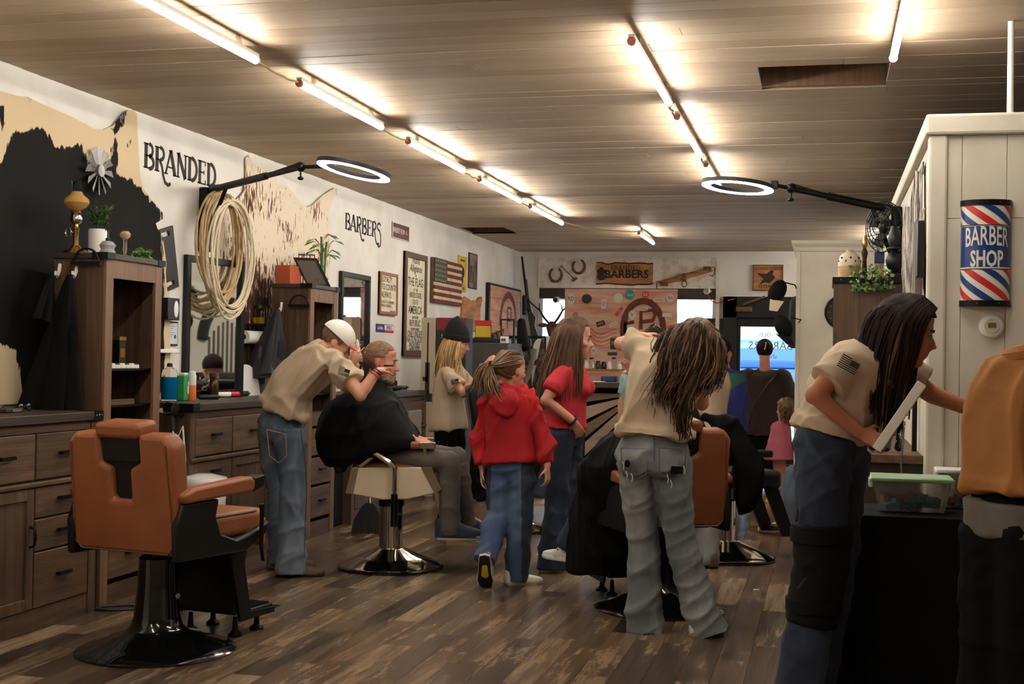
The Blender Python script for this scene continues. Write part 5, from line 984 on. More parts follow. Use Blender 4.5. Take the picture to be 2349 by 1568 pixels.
p = V((.39, 8.13, ZR)); lathe_thing('newel_finial', 'round black turned finial at the corner of the plank tower', 'finial', p, [('ball','black_satin',[(.05,0),(.05,.015),(.02,.03),(.045,.06),(.055,.1),(.04,.14),(.02,.155),(.045,.17),(.045,.18)],18), ('stem','black_satin',[(.03,.18),(.04,.21),(.035,.26),(.02,.3)],16)])
iv = thing('ivy', 'green ivy spilling over the front edge of the plank tower', 'plant', (.25, 8.1, ZR)); rr = random.Random(5)
for k in range(44):
    x_ = .16+.2*rr.random(); s_ = rr.random(); q = M(); z_ = ZR+.05-s_*.14; leafy(q, (x_, 8.07-.02*s_+.05*(1-s_)*rr.random(), z_), 7, .022, .022, .024, 90+k, .4, .8); q.build('leaf_cluster', 'leaf' if k % 3 else 'leaf_pale', iv, smooth=0)
for k in range(5): x_ = .18+.04*k; M().tube([(x_, 8.12, ZR+.01), (x_, 8.07, ZR+.01), (x_+.01, 8.06, ZR-.1)], .003, 5).build('stem', 'leaf_dark', iv)
# caged wall fan
fc = at(2028, 520, 8.3); ft = thing('caged_fan', 'black caged fan on a stand beside the partition', 'fan', fc); ax_ = V((-.75,-.66,.0)).normalized(); fu = V((0,0,1)); fs_ = ax_.cross(fu).normalized()
for k, r_ in enumerate((.155, .12, .085, .05)): M().tube([fc+(fs_*math.cos(a)+fu*math.sin(a))*r_+ax_*(.05*(1-(r_/.16)**2)) for a in [2*math.pi*i/30 for i in range(30)]], .0035, 5, True).build('cage_hoop', 'black_metal', ft)
for k in range(20):
    a = 2*math.pi*k/20; d_ = fs_*math.cos(a)+fu*math.sin(a); M().tube([fc+d_*.03+ax_*.05, fc+d_*.1+ax_*.04, fc+d_*.155, fc+d_*.12-ax_*.05, fc+d_*.03-ax_*.06], .0022, 4).build('cage_rib', 'black_metal', ft)
for k in range(4):
    a = 2*math.pi*k/4+.3; d_ = fs_*math.cos(a)+fu*math.sin(a); e_ = ax_.cross(d_); M().add([fc+d_*.02+e_*.015, fc+d_*.02-e_*.015, fc+d_*.12-e_*.05+ax_*.02, fc+d_*.13+e_*.03, fc+d_*.02+e_*.015-ax_*.003, fc+d_*.02-e_*.015-ax_*.003, fc+d_*.12-e_*.05+ax_*.017, fc+d_*.13+e_*.03-ax_*.003], [(0,1,2,3),(7,6,5,4),(0,4,5,1),(1,5,6,2),(2,6,7,3),(3,7,4,0)]).build('blade', 'black_plastic', ft)
M().rc(fc-ax_*.02, fc-ax_*.12, .05, .045).build('motor', 'black_plastic', ft); M().cyl(fc-ax_*.1, V((PX-.012, fc.y+.1, fc.z-.02)), .02).build('bracket', 'black_metal', ft); M().tube([fc-ax_*.1+V((0,0,-.04)), fc-ax_*.1+V((0.02,0,-.2)), V((.39, 8.13, ZR+.3))], .012, 6).build('stand', 'black_metal', ft)
# hide strip and frames on the near face of the partition, seen edge-on
hidemat('hide_zebra', (216,206,190), (34,30,28), None, 20, .05)
def fhide(name, label, pts, cat, m, X=PX-.02):
    q = M(); q.prism(pts, V((X-.006, 0, 0)), (0,1,0), (0,0,1), (.006,0,0)); o = q.build(name, m, smooth=0)
    a = o.data.attributes.new('patch', 'FLOAT', 'POINT'); a.data.foreach_set('value', [.5]*len(o.data.vertices)); return tag(o, label, cat)
fhide('cowhide', 'streaked black and white hide on the left face of the partition', [(6.35,2.3),(6.6,2.28),(6.9,2.34),(7.3,2.2),(7.7,2.25),(8.0,2.15),(8.0,1.9),(7.7,1.5),(7.4,1.3),(6.9,1.25),(6.5,1.3),(6.2,1.5),(6.25,1.9)], 'cowhide', 'hide_zebra')
for k, (ya, yb, za, zb, lb) in enumerate(((6.1,6.22,1.75,2.0,'small black frame near the corner of the partition'),(6.28,6.42,1.45,2.02,'tall brown wooden board hung near the partition corner'))):
    t = thing('picture_frame', lb, 'frame', (PX-.03, ya, za)); M().bx(PX-.06, PX-.028, ya, yb, za, zb).build('body', 'black_satin' if k == 0 else 'driftwood', t, bevel=.004); M().tube([(PX-.04, (ya+yb)/2, zb), (PX-.03, (ya+yb)/2, zb+.06), (PX-.012, (ya+yb)/2, zb+.06)], .004, 5).build('hanger', 'chrome', t)
# station on the partition behind the reaching woman
st = thing('side_station', 'dark wooden side station behind the woman with the white board', 'cabinet', (.3, 6.9, 0)); M().bx(.0, PX-.014, 6.3, 7.9, 0, .9).build('carcass', 'rustic_top', st, smooth=0); M().bx(-.03, PX-.014, 6.26, 7.92, .9, .94).build('worktop', 'rustic_h', st, smooth=0, bevel=.003)
for k in range(3): drawer_x = -.02; M().bx(-.02, 0, 6.34+k*.52, 6.82+k*.52, .3, .86).build('drawer', 'rustic_top', st, smooth=0, bevel=.003, seg=1)
p = V((.3, 6.55, .94)); t = thing('vanity_mirror', 'round cream-backed vanity mirror on the side station', 'mirror', p); pm = at(2100, 838, 6.55); M().cyl(V((pm.x, 6.55, pm.z)), V((pm.x+.0, 6.57, pm.z)), .085, n=28).build('disc', 'cream', t); M().cyl(V((pm.x, 6.56, .94)), V((pm.x, 6.56, pm.z-.08)), .012).build('post', 'black_metal', t)
for k in range(4): p = V((.16+.06*k, 6.4+.05*(k % 2), .94)); t = thing('hair_clipper', f'black clipper, {ordl[k]} from the left on the side station', 'clipper', p); M().rc(p+V((0,0,.028)), p+V((.01,.02,.11)), .025, .02).build('body', 'black_gloss', t); M().box(p+V((.012,.022,.135)), (.035,.012,.02)).build('blade', 'chrome', t)
wire('cable', 'tangled grey cable hanging at the side station', [(.33,6.33,1.1),(.35,6.28,1.0),(.34,6.25,.9),(.36,6.25,.7),(.34,6.25,.5),(.37,6.25,.35)], .005, 'safe_grey')
# wall clock on the far block
cc = at(1931, 716, BY-.02); t = thing('wall_clock', 'round dark wall clock partly behind the plank tower', 'clock', (cc.x, BY, cc.z)); M().cyl((cc.x, BY-.03, cc.z), (cc.x, BY-.001, cc.z), .145, n=36).build('dial', 'bark', t); M().tube([V((cc.x+.14*math.cos(a), BY-.03, cc.z+.14*math.sin(a))) for a in [2*math.pi*i/36 for i in range(36)]], .012, 6, True).build('rim', 'black_satin', t)
for k in range(12): a = math.pi*k/6; M().beam(V((cc.x+.095*math.sin(a), BY-.032, cc.z+.095*math.cos(a))), V((cc.x+.12*math.sin(a), BY-.032, cc.z+.12*math.cos(a))), .008, .008).build('hour_mark', 'ink_soft', t, smooth=0)
M().beam((cc.x, BY-.036, cc.z), (cc.x-.06, BY-.036, cc.z+.04), .006, .006).build('hour_hand', 'white', t, smooth=0); M().beam((cc.x, BY-.036, cc.z), (cc.x-.03, BY-.036, cc.z+.1), .005, .005).build('minute_hand', 'white', t, smooth=0)
# plate and glass seal on the plank tower
p = at(1997, 757, 8.09); t = thing('bottle_opener', 'chrome cup holder fixed to the plank tower', 'holder', p); M().bx(p.x-.045, p.x+.045, 8.05, 8.099, p.z-.04, p.z+.0).build('cup', 'chrome', t, bevel=.006); M().bx(p.x-.05, p.x+.05, 8.04, 8.099, p.z-.055, p.z-.04).build('bracket', 'black_metal', t)
# barber shop pole sign: half-round enamel sign
s0, s1 = at(2207, 460, PY-.03), at(2318, 703, PY-.03); sx_, rw = (s0.x+s1.x)/2-.002, (s1.x-s0.x)/2; zb, zt = s1.z, s0.z
t = thing('barber_sign', 'curved enamel BARBER SHOP sign with red and blue stripes', 'sign', (sx_, PY-.02, zb))
def half(a, z, r=None): r = r or rw; return V((sx_+r*math.sin(a), PY-.014-r*.62*math.cos(a), z))
A = [math.radians(-90+180*i/18) for i in range(19)]
def hcyl(z0, z1, m, nm, grow=0): 
    q = M(); q.loft([[half(a, z, rw+grow) for a in A]+[V((sx_+rw+grow, PY-.0125, z)), V((sx_-rw-grow, PY-.0125, z))] for z in (z0, z1)]); return q.build(nm, m, t)
zbl0, zbl1 = zb+(zt-zb)*.365, zb+(zt-zb)*.75
hcyl(zb, zb+.025, 'black_metal', 'end_cap', .004); hcyl(zt-.025, zt, 'black_metal', 'end_cap', .004); hcyl(zb+.025, zbl0, 'sign_white', 'striped_end'); hcyl(zbl1, zt-.025, 'sign_white', 'striped_end'); hcyl(zbl0, zbl1, 'sign_blue', 'name_band')
for z in (zbl0-.008, zbl1+.004): hcyl(z-.002, z+.002, 'ink', 'band_line', .001)
def stripe(z0, z1, s0_, m):
    q = M(); n = 40; H_ = z1-z0; pts0, pts1 = [], []
    # slanted band clipped to the end panel: build as strips along the angle
    for i in range(18):
        a0, a1 = A[i], A[i+1]; vs_ = []
        for a in (a0, a1):
            zl = z1-(s0_+(a+math.pi/2)/math.pi*.22); vs_.append((a, min(z1, max(z0, zl)), min(z1, max(z0, zl+.034))))
        if vs_[0][2]-vs_[0][1] < .001 and vs_[1][2]-vs_[1][1] < .001: continue
        g = rw+.0012; q.add([half(vs_[0][0], vs_[0][1], g), half(vs_[1][0], vs_[1][1], g), half(vs_[1][0], vs_[1][2], g), half(vs_[0][0], vs_[0][2], g)], [(0,1,2,3)])
    if q.v: q.build('stripe', m, t, smooth=60)
for z0, z1 in ((zb+.025, zbl0-.01), (zbl1+.006, zt-.025)):
    for k in range(-4, 4): stripe(z0, z1, k*.062+.03, 'sign_red' if k % 2 else 'sign_blue')
def curved_text(s, size, z, sx, bold, dz=0):
    o = text(s, size, (0,0,0), (1,0,0), (0,0,1), 'lettering', 'sign_white', None, 0, sx=sx, bold=bold); o.parent = t; og = ORG[t.name]
    for v_ in o.data.vertices:
        x_, z_ = v_.co.x, v_.co.z; a = max(-1.5, min(1.5, x_/(rw*1.05))); zz = z+z_+dz*math.cos(a*1.2); p_ = half(a, zz, rw+.002); v_.co = p_-og
    return o
curved_text('BARBER', .115, (zbl0+zbl1)/2+.03, .52, .012, .012); curved_text('SHOP', .095, (zbl0+zbl1)/2-.055, .62, .03)
for z in (zb+.012, zt-.012):
    for a in (-.35, .5): M().ell(half(a, z, rw+.005), .004, n=6, k=5).build('screw', 'chrome', t)
p = at(2275, 748, PY-.03); t = thing('thermostat', 'round white thermostat below the barber shop sign', 'thermostat', (p.x, PY, p.z)); M().lathe((p.x, PY-.0125, p.z), [(.052,0),(.052,.01),(.045,.022),(.04,.024)], 28, (0,-1,0)).build('ring', 'white', t); M().lathe((p.x, PY-.036, p.z), [(.032,0),(.03,.006)], 24, (0,-1,0)).build('dial', 'cream', t); M().bx(p.x-.016, p.x+.016, PY-.0445, PY-.042, p.z-.006, p.z+.014).build('display', 'ink_soft', t, smooth=0)
p = at(2234, 944, PY-.02); t = thing('switch_plate', 'white switch plate on the partition behind the outstretched arm', 'switch', (p.x, PY, p.z)); M().bx(p.x-.03, p.x+.04, PY-.018, PY-.0125, p.z-.055, p.z+.055).build('plate', 'white', t, bevel=.002); M().bx(p.x-.004, p.x+.012, PY-.026, PY-.018, p.z-.012, p.z+.012).build('toggle', 'white_gloss', t)
# table under a black cloth with storage boxes
tt = thing('folding_table', 'folding table hidden under a black cloth at the partition', 'table', (.75, 5.7, 0)); M().bx(.12, 1.7, 5.46, 5.9, .715, .74).build('tabletop', 'white', tt, smooth=0)
for x_, y_ in ((.18,5.52),(1.64,5.52),(.18,5.84),(1.64,5.84)): M().cyl((x_, y_, 0), (x_, y_, .715), .014).build('leg', 'safe_grey', tt)
R = []; n = 60
for i, z in enumerate((.02,.2,.4,.6,.7,.735,.748,.748)):
    ring = []; fl_ = (1-z/.75)*.06
    for j in range(n):
        s_ = j/n*4; k = int(s_); f_ = s_-k; x0_, x1_, y0_, y1_ = .09-fl_, 1.73+fl_, 5.43-fl_, 5.912
        P4 = [(x0_,y0_),(x1_,y0_),(x1_,y1_),(x0_,y1_)]; a, b = P4[k], P4[(k+1)%4]; wv = fl_*.5*math.sin(j*2.1+i*.1); ring.append(V((a[0]+(b[0]-a[0])*f_+(wv if k in (1,3) else 0), min(5.912, a[1]+(b[1]-a[1])*f_+(wv if k in (0,) else 0)), z)))
    R.append(ring)
tag(M().loft(R).build('table_cloth', 'cape_black', smooth=60), 'black cloth covering the table to the floor', 'tablecloth')
mat('clear_plastic', (226,232,226), .1, trans=.85, alpha=.55, ior=1.2); mat('lid_green', (176,206,170), .35, trans=.2); mat('bit_teal', (40,130,134), .6); mat('bit_red', (190,70,66), .6); mat('bit_dark', (30,50,60), .6)
def storage(label, x0, x1, y0, y1, z0, h, lid, seed):
    t = thing('storage_box', label, 'storage box', ((x0+x1)/2, (y0+y1)/2, z0)); i_ = .025; hz = z0+h
    q = M(); 
    def rg(o, z): return [V((x0+o, y0+o, z)), V((x1-o, y0+o, z)), V((x1-o, y1-o, z)), V((x0+o, y1-o, z))]
    q.loft([rg(.03, z0+.003), rg(i_, z0+.003), rg(0, hz), rg(.004, hz), rg(i_+.004, z0+.007), rg(.035, z0+.007)]); q.build('tub', 'clear_plastic', t, smooth=30)
    M().bx(x0-.012, x1+.012, y0-.012, y1+.012, hz, hz+.018).build('lid', lid, t, bevel=.006)
    for s_ in (x0-.012, x1+.004): M().bx(s_-.004, s_+.012, (y0+y1)/2-.05, (y0+y1)/2+.05, hz-.03, hz+.008).build('latch', 'white_gloss', t, bevel=.003)
    rr = random.Random(seed); 
    for k in range(46): 
        p = V((rr.uniform(x0+.05, x1-.05), rr.uniform(y0+.045, y1-.045), z0+.016+.045*rr.random())); M().box(p, (.035,.03,.02), Matrix.Rotation(rr.uniform(0,3),3,'Z')@Matrix.Rotation(rr.uniform(-.5,.5),3,'X')).build('raffle_ticket', ('bit_teal','bit_red','bit_dark')[k % 3], t, smooth=0)
    return t
storage('clear storage box with a pale green lid and coloured bits on the black table', .195, .50, 5.56, 5.78, .75, .125, 'lid_green', 1)
storage('clear storage box with a white lid behind the green-lidded box', .47, .78, 5.8, 5.91, .75, .15, 'white', 2)
# floor bits
b0 = atz(278, 1394); wire('cable', 'black cable looped on the floor beside the tan chair', [b0+V(q) for q in ((.14,.12,.008),(0,.05,.008),(-.1,-.02,.008),(-.09,-.1,.008),(.0,-.1,.008),(.12,-.02,.008),(.25,.02,.008),(.33,.05,.008))], .008, 'black_plastic', n=6)
b0 = atz(1735, 1353); t = M().box(b0+V((0,0,.003)), (.035,.02,.005), Matrix.Rotation(.2,3,'Z')).build('paper_scrap', 'paper', smooth=0); tag(t, 'tiny scrap of white paper on the floor boards', 'paper')
for k, (x_, y_, w_) in enumerate(((15,933,.12),(55,925,.1))):
    p = atx(x_, y_, -3.95); p.z = 1.04; p.y = min(p.y, 6.0); t = thing('phone_case' if k == 0 else 'sunglasses', ['dark card wallet lying at the left end of the near station','dark sunglasses lying on the near station'][k], ['wallet','sunglasses'][k], p)
    if k == 0: M().bx(p.x-.05, p.x+.05, p.y-.07, p.y+.07, 1.04, 1.062).build('body', 'black_plastic', t, bevel=.005); M().bx(p.x+.05, p.x+.051, p.y-.02, p.y+.05, 1.045, 1.057).build('print', 'ink_soft', t)
    else:
        for s_ in (-1,1): M().ell(p+V((.01,s_*.033,.022)), (.008,.028,.022)).build('lens', 'black_gloss', t); M().tube([p+V((.01,s_*.06,.03)), p+V((-.06,s_*.065,.03)), p+V((-.1,s_*.065,.01))], .003, 5).build('temple', 'black_satin', t)
# ------------------------------------------------------------------ barber chairs (built facing +Y, then turned)
def rbox(c, s, name, m, parent, b=.02, rot=None): return M().box(c, s, rot).build(name, m, parent, smooth=50, bevel=b, seg=3)
def chair_base(t, m, rim, R_=.355, col=.09, ztop=.42, cone=True, oy=0):
    if cone: M().lathe((0,oy,0), [(R_,0),(R_+.003,.008),(R_-.02,.022),(R_-.08,.04),(R_-.13,.055),(R_-.15,.07),(.15,.085),(.118,.11),(.102,.16),(.088,.3),(.085,ztop),(.075,ztop+.01)], 40).build('base', m, t)
    else:
        M().lathe((0,0,0), [(R_,.012),(R_-.02,.03),(.2,.075),(.12,.11),(.09,.125),(.08,.13)], 40).build('base', m, t); M().lathe((0,0,0), [(R_-.005,0),(R_+.006,.004),(R_+.006,.014),(R_-.01,.022)], 40).build('base_rim', rim, t)
        M().lathe((0,0,0), [(col,.12),(col,.4),(col-.01,.41)], 26).build('column', m, t)
    M().cyl((0,oy,ztop-.05), (0,oy,.52), .042, n=18).build('piston', 'dark_chrome', t)
def tan_chair(label, loc, rz):
    t = local('barber_chair', label, 'barber chair', loc, rz, 'barber chairs')
    chair_base(t, 'black_gloss', 'black_gloss', oy=-.08)
    M().tube([(-.02,.05,.40), (-.2,.0,.44), (-.27,-.08,.46)], [.014,.014,.012], 8).build('pump_lever', 'black_metal', t); M().cyl((.075,-.05,.25), (.1,-.06,.25), .012).build('bolt', 'chrome', t)
    rbox((0,.06,.475), (.5,.5,.05), 'seat_frame', 'black_satin', t, .015)
    rbox((0,.14,.555), (.48,.56,.12), 'seat', 'leather', t, .035); rbox((0,.415,.5), (.47,.05,.14), 'seat_front', 'leather', t, .02)
    M().tube([(-.235,-.1,.605),(-.235,.34,.605),(-.2,.365,.605),(.2,.365,.605),(.235,.34,.605),(.235,-.1,.605)], .006, 6).build('piping', 'leather_dark', t)
    # back: outline with the stepped cut-out for the headrest mechanism
    lean = Matrix.Rotation(math.radians(7), 3, 'X'); o = V((0,-.20,.48)); u = V((1,0,0)); v = lean@V((0,0,1)); nn = lean@V((0,-1,0))
    w, h = .285, .53; cut = [(.105,h),(.105,h-.13),(.05,h-.15),(.05,h-.29),(-.05,h-.29),(-.05,h-.15),(-.105,h-.13),(-.105,h)]
    outl = [(-w+.03,0),(w-.03,0),(w,.04),(w,h-.05),(w-.04,h)]+cut+[(-w+.04,h),(-w,h-.05),(-w,.04)]
    M().prism(outl, o, u, v, nn*.11).build('backrest', 'leather', t, smooth=40, bevel=.022, seg=3)
    M().prism([(-.1,h-.3),(.1,h-.3),(.1,h-.03),(-.1,h-.03)], o+nn*.02, u, v, nn*.055).build('headrest_slot', 'black_satin', t, smooth=0)
    M().prism([(-.098,h-.125),(.098,h-.125),(.105,h-.01),(-.105,h-.01)], o+nn*.05, u, v, nn*.045).build('headrest_plate', 'black_satin', t, smooth=0, bevel=.004)
    M().prism([(-.115,h-.02),(.115,h-.02),(.12,h+.02),(.115,h+.05),(-.115,h+.05),(-.12,h+.02)], o-nn*.02, u, v, nn*.14).build('headrest', 'leather', t, smooth=40, bevel=.02, seg=3)
    M().tube([o+u*x_+v*z_+nn*.112 for x_, z_ in ((-w+.03,h-.04),(-w+.012,.05),(-w+.05,.012),(w-.05,.012),(w-.012,.05),(w-.03,h-.04))], .004, 5).build('back_piping', 'leather_dark', t)
    for s in (-1,1):
        pl = [(-.33,.45),(.18,.44),(.33,.5),(.36,.56),(.22,.52),(.1,.50),(-.02,.54),(-.06,.62),(-.04,.70),(-.3,.70),(-.34,.6)]
        M().prism(pl, (s*.268,0,0), (0,1,0), (0,0,1), (s*.035,0,0)).build('side_panel', 'black_satin', t, smooth=40, bevel=.01)
        M().prism([(-.3,.70),(.2,.715),(.21,.76),(.18,.785),(-.24,.765),(-.31,.74)], (s*.25,0,0), (0,1,0), (0,0,1), (s*.075,0,0)).build('armrest', 'leather', t, smooth=40, bevel=.014, seg=3)
        M().prism([(.2,.712),(.28,.735),(.285,.785),(.21,.775)], (s*.252,0,0), (0,1,0), (0,0,1), (s*.07,0,0)).build('armrest_tip', 'black_satin', t, smooth=0, bevel=.004)
    M().tube([(.31,.3,.38), (.318,.27,.45), (.325,.26,.62), (.325,.255,.65)], [.008,.009,.011,.013], 8).build('recline_lever', 'black_metal', t)
    rbox((0,.30,.28), (.38,.035,.34), 'leg_panel', 'black_satin', t, .012, Matrix.Rotation(math.radians(-14), 3, 'X'))
    for s in (-1,1): M().prism([(.18,.44),(.28,.44),(.36,.12),(.56,.11),(.56,.085),(.28,.085)], (s*.19,0,0), (0,1,0), (0,0,1), (s*.016,0,0)).build('footrest_arm', 'black_satin', t, smooth=0)
    fp = rbox((0,.47,.115), (.38,.2,.022), 'foot_plate', 'black_satin', t, .008)
    for k in range(11): M().bx(-.17, .17, .385+k*.017, .393+k*.017, .126, .132).build('tread', 'black_metal', fp, smooth=0)
    for s in (-1,1):
        for y_ in (.34, .52): M().lathe((s*.13,y_,0), [(.035,0),(.035,.008),(.015,.025),(.01,.09)], 14).build('foot_pad', 'black_metal', t)
    return t
tan_chair('tan leather barber chair with black side panels, empty, nearest the viewer', (-2.926, 5.499, 0), math.radians(-10))
tan_chair('tan leather barber chair behind the woman in grey jeans, draped with a black cape', (-.905, 7.23, 0), math.radians(28))
def chrome_chair(label, loc, rz):
    t = local('barber_chair', label, 'barber chair', loc, rz, 'barber chairs')
    chair_base(t, 'chrome', 'black_gloss', .335, .075, .40, False)
    M().lathe((0,0,0), [(.081,.395),(.083,.4),(.083,.43),(.07,.436)], 24).build('collar', 'dark_chrome', t); M().cyl((.08,.03,.36), (.15,.06,.36), .012).build('pump_stub', 'chrome', t)
    rbox((0,0,.56), (.44,.48,.06), 'seat_frame', 'black_satin', t, .01); rbox((0,.0,.63), (.44,.5,.1), 'seat', 'leather', t, .03)
    for s in (-1,1):
        x_ = s*.235; pl = [(-.27,.5),(-.24,.655),(.24,.665),(.3,.53),(.26,.5),(.1,.465),(-.05,.46)]
        M().prism(pl, (x_,0,0), (0,1,0), (0,0,1), (s*.03,0,0)).build('side_panel', 'cream', t, smooth=40, bevel=.006)
        for pl2 in ([(-.285,.5),(-.25,.66),(-.205,.66),(-.235,.495)], [(.18,.665),(.25,.668),(.315,.53),(.27,.5)]): M().prism(pl2, (x_+s*.002,0,0), (0,1,0), (0,0,1), (s*.034,0,0)).build('chrome_trim', 'chrome_warm', t, smooth=0, bevel=.003)
        M().beam((x_,-.2,.66), (x_,-.05,.78), .03, .02).build('arm_strut', 'chrome_warm', t); M().beam((x_,.22,.66), (x_,.2,.79), .03, .02).build('arm_strut', 'chrome_warm', t)
        rbox((x_,.0,.80), (.06,.36,.045), 'armrest', 'leather', t, .015); rbox((x_,.22,.80), (.064,.1,.04), 'armrest_tip', 'chrome_warm', t, .004)
        M().prism([(.26,.5),(.33,.5),(.42,.2),(.66,.19),(.66,.165),(.36,.165)], (s*.15,0,0), (0,1,0), (0,0,1), (s*.03,0,0)).build('footrest_arm', 'chrome_warm', t, smooth=0, bevel=.004)
    M().tube([(.3,.02,.44),(.3,.02,.66),(.3,-.02,.7),(.3,-.12,.76)], [.017,.016,.02,.016], 8).build('recline_lever', 'chrome', t); M().cyl((.3,.02,.3), (.3,.02,.5), .022).build('lever_sleeve', 'dark_chrome', t); M().cyl((0,.02,.46), (.3,.02,.46), .02).build('cross_shaft', 'dark_chrome', t)
    rbox((0,.5,.2), (.32,.36,.02), 'foot_plate', 'chrome_warm', t, .006); rbox((0,.33,.34), (.3,.025,.26), 'leg_panel', 'black_satin', t, .01, Matrix.Rotation(math.radians(-14),3,'X'))
    for s in (-1,1): M().cyl((s*.12,.62,.02), (s*.12,.62,.17), .014).build('rest_leg', 'chrome_warm', t); M().lathe((s*.12,.62,0), [(.025,0),(.025,.02),(.016,.03)], 12).build('rest_foot', 'black_plastic', t)
    lean = Matrix.Rotation(math.radians(14), 3, 'X'); rbox((0,-.26,.82), (.38,.08,.3), 'backrest', 'leather', t, .035, lean); rbox((0,-.33,.66), (.36,.07,.1), 'lumbar_pad', 'black_satin', t, .02, lean)
    return t
chrome_chair('chrome barber chair with cream side panels under the caped man', (-2.70, 8.0, 0), math.radians(-72))
def dark_chair(label, loc, rz):
    t = local('barber_chair', label, 'barber chair', loc, rz, 'barber chairs'); chair_base(t, 'chrome', 'black_gloss', .33, .06, .40, False)
    rbox((0,.05,.56), (.46,.5,.12), 'seat', 'black_satin', t, .03); rbox((0,-.26,.86), (.46,.1,.56), 'backrest', 'black_satin', t, .03, Matrix.Rotation(math.radians(10),3,'X'))
    for s in (-1,1): rbox((s*.26,.02,.74), (.06,.36,.05), 'armrest', 'black_satin', t, .015); M().beam((s*.26,-.1,.52), (s*.26,-.05,.74), .03, .03).build('arm_strut', 'black_metal', t); M().prism([(.2,.5),(.3,.5),(.42,.2),(.64,.19),(.64,.165),(.34,.165)], (s*.14,0,0), (0,1,0), (0,0,1), (s*.025,0,0)).build('footrest_arm', 'black_metal', t, smooth=0)
    rbox((0,.52,.2), (.32,.3,.02), 'foot_plate', 'black_metal', t, .006); return t
dark_chair('black barber chair with a chrome base behind the woman in grey jeans', (-.65, 9.14, 0), math.radians(-60))
dark_chair('black barber chair behind the girl in the red hoodie', (-2.42, 10.05, 0), math.radians(-72))
# ------------------------------------------------------------------ people
mat('skin', (206,150,122), .55, var=(6,(192,132,106))); mat('skin_tan', (190,126,94), .55, var=(6,(176,112,84))); mat('skin_red', (200,132,106), .55, var=(7,(184,112,92)))
mat('lips', (168,92,82), .5); mat('tan_shirt', (190,170,144), .85, bump=(9,.25,(1,1,.6)), var=(3,(180,158,132))); mat('red_shirt', (188,40,52), .85, bump=(9,.25), var=(3,(172,34,46))); mat('hoodie_red', (176,18,30), .9, bump=(10,.3), var=(4,(150,12,24)))
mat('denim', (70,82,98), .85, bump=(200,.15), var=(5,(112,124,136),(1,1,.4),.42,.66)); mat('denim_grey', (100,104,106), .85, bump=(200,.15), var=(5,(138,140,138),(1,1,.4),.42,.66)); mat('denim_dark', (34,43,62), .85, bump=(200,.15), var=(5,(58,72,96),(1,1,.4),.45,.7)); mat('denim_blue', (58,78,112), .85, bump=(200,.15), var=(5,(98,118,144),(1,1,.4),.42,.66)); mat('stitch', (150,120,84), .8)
mat('black_pants', (15,14,14), .9, spec=.1); mat('grey_pants', (82,76,68), .85, bump=(160,.15), var=(4,(100,92,82))); mat('brown_knit', (52,34,30), .95, bump=(120,.2)); mat('mustard', (160,102,42), .8, bump=(9,.3), var=(3,(144,90,36))); mat('aqua', (136,170,164), .85); mat('jacket_blue', (24,36,110), .7); mat('jacket_green', (26,84,66), .7); mat('pink', (206,110,126), .85)
mat('hair_brown', (62,42,29), .6, spec=.3, var=(30,(96,64,40),(1,1,.2)), bump=(60,.4,(1,1,.15))); mat('hair_dark', (28,20,17), .65, spec=.1, var=(30,(44,31,26),(1,1,.2))); mat('hair_blonde', (206,172,118), .5, var=(24,(168,128,80),(1,1,.2))); mat('hair_streak', (116,84,54), .6, spec=.3); mat('hair_short', (106,72,50), .7, var=(40,(132,98,76)), bump=(90,.5)); mat('hair_grey', (150,130,114), .8, var=(40,(96,76,62)), bump=(90,.5)); mat('hair_mid', (84,60,42), .5, var=(30,(124,92,60),(1,1,.2)))
mat('eye_white', (226,222,214), .2); mat('eye_dark', (30,22,18), .2); mat('boot_brown', (84,60,40), .6); mat('sole_dark', (26,24,23), .7); mat('sneaker_white', (214,204,186), .6); mat('sneaker_navy', (34,38,56), .7); mat('sole_blue', (46,120,164), .6); mat('sole_cream', (214,188,150), .6); mat('boot_tan', (176,134,84), .8); mat('beanie', (18,18,18), .95, bump=(140,.5,(1,1,.1))); mat('cap_white', (222,216,204), .85); mat('cap_pink', (226,70,92), .7); mat('belt', (92,60,36), .5)
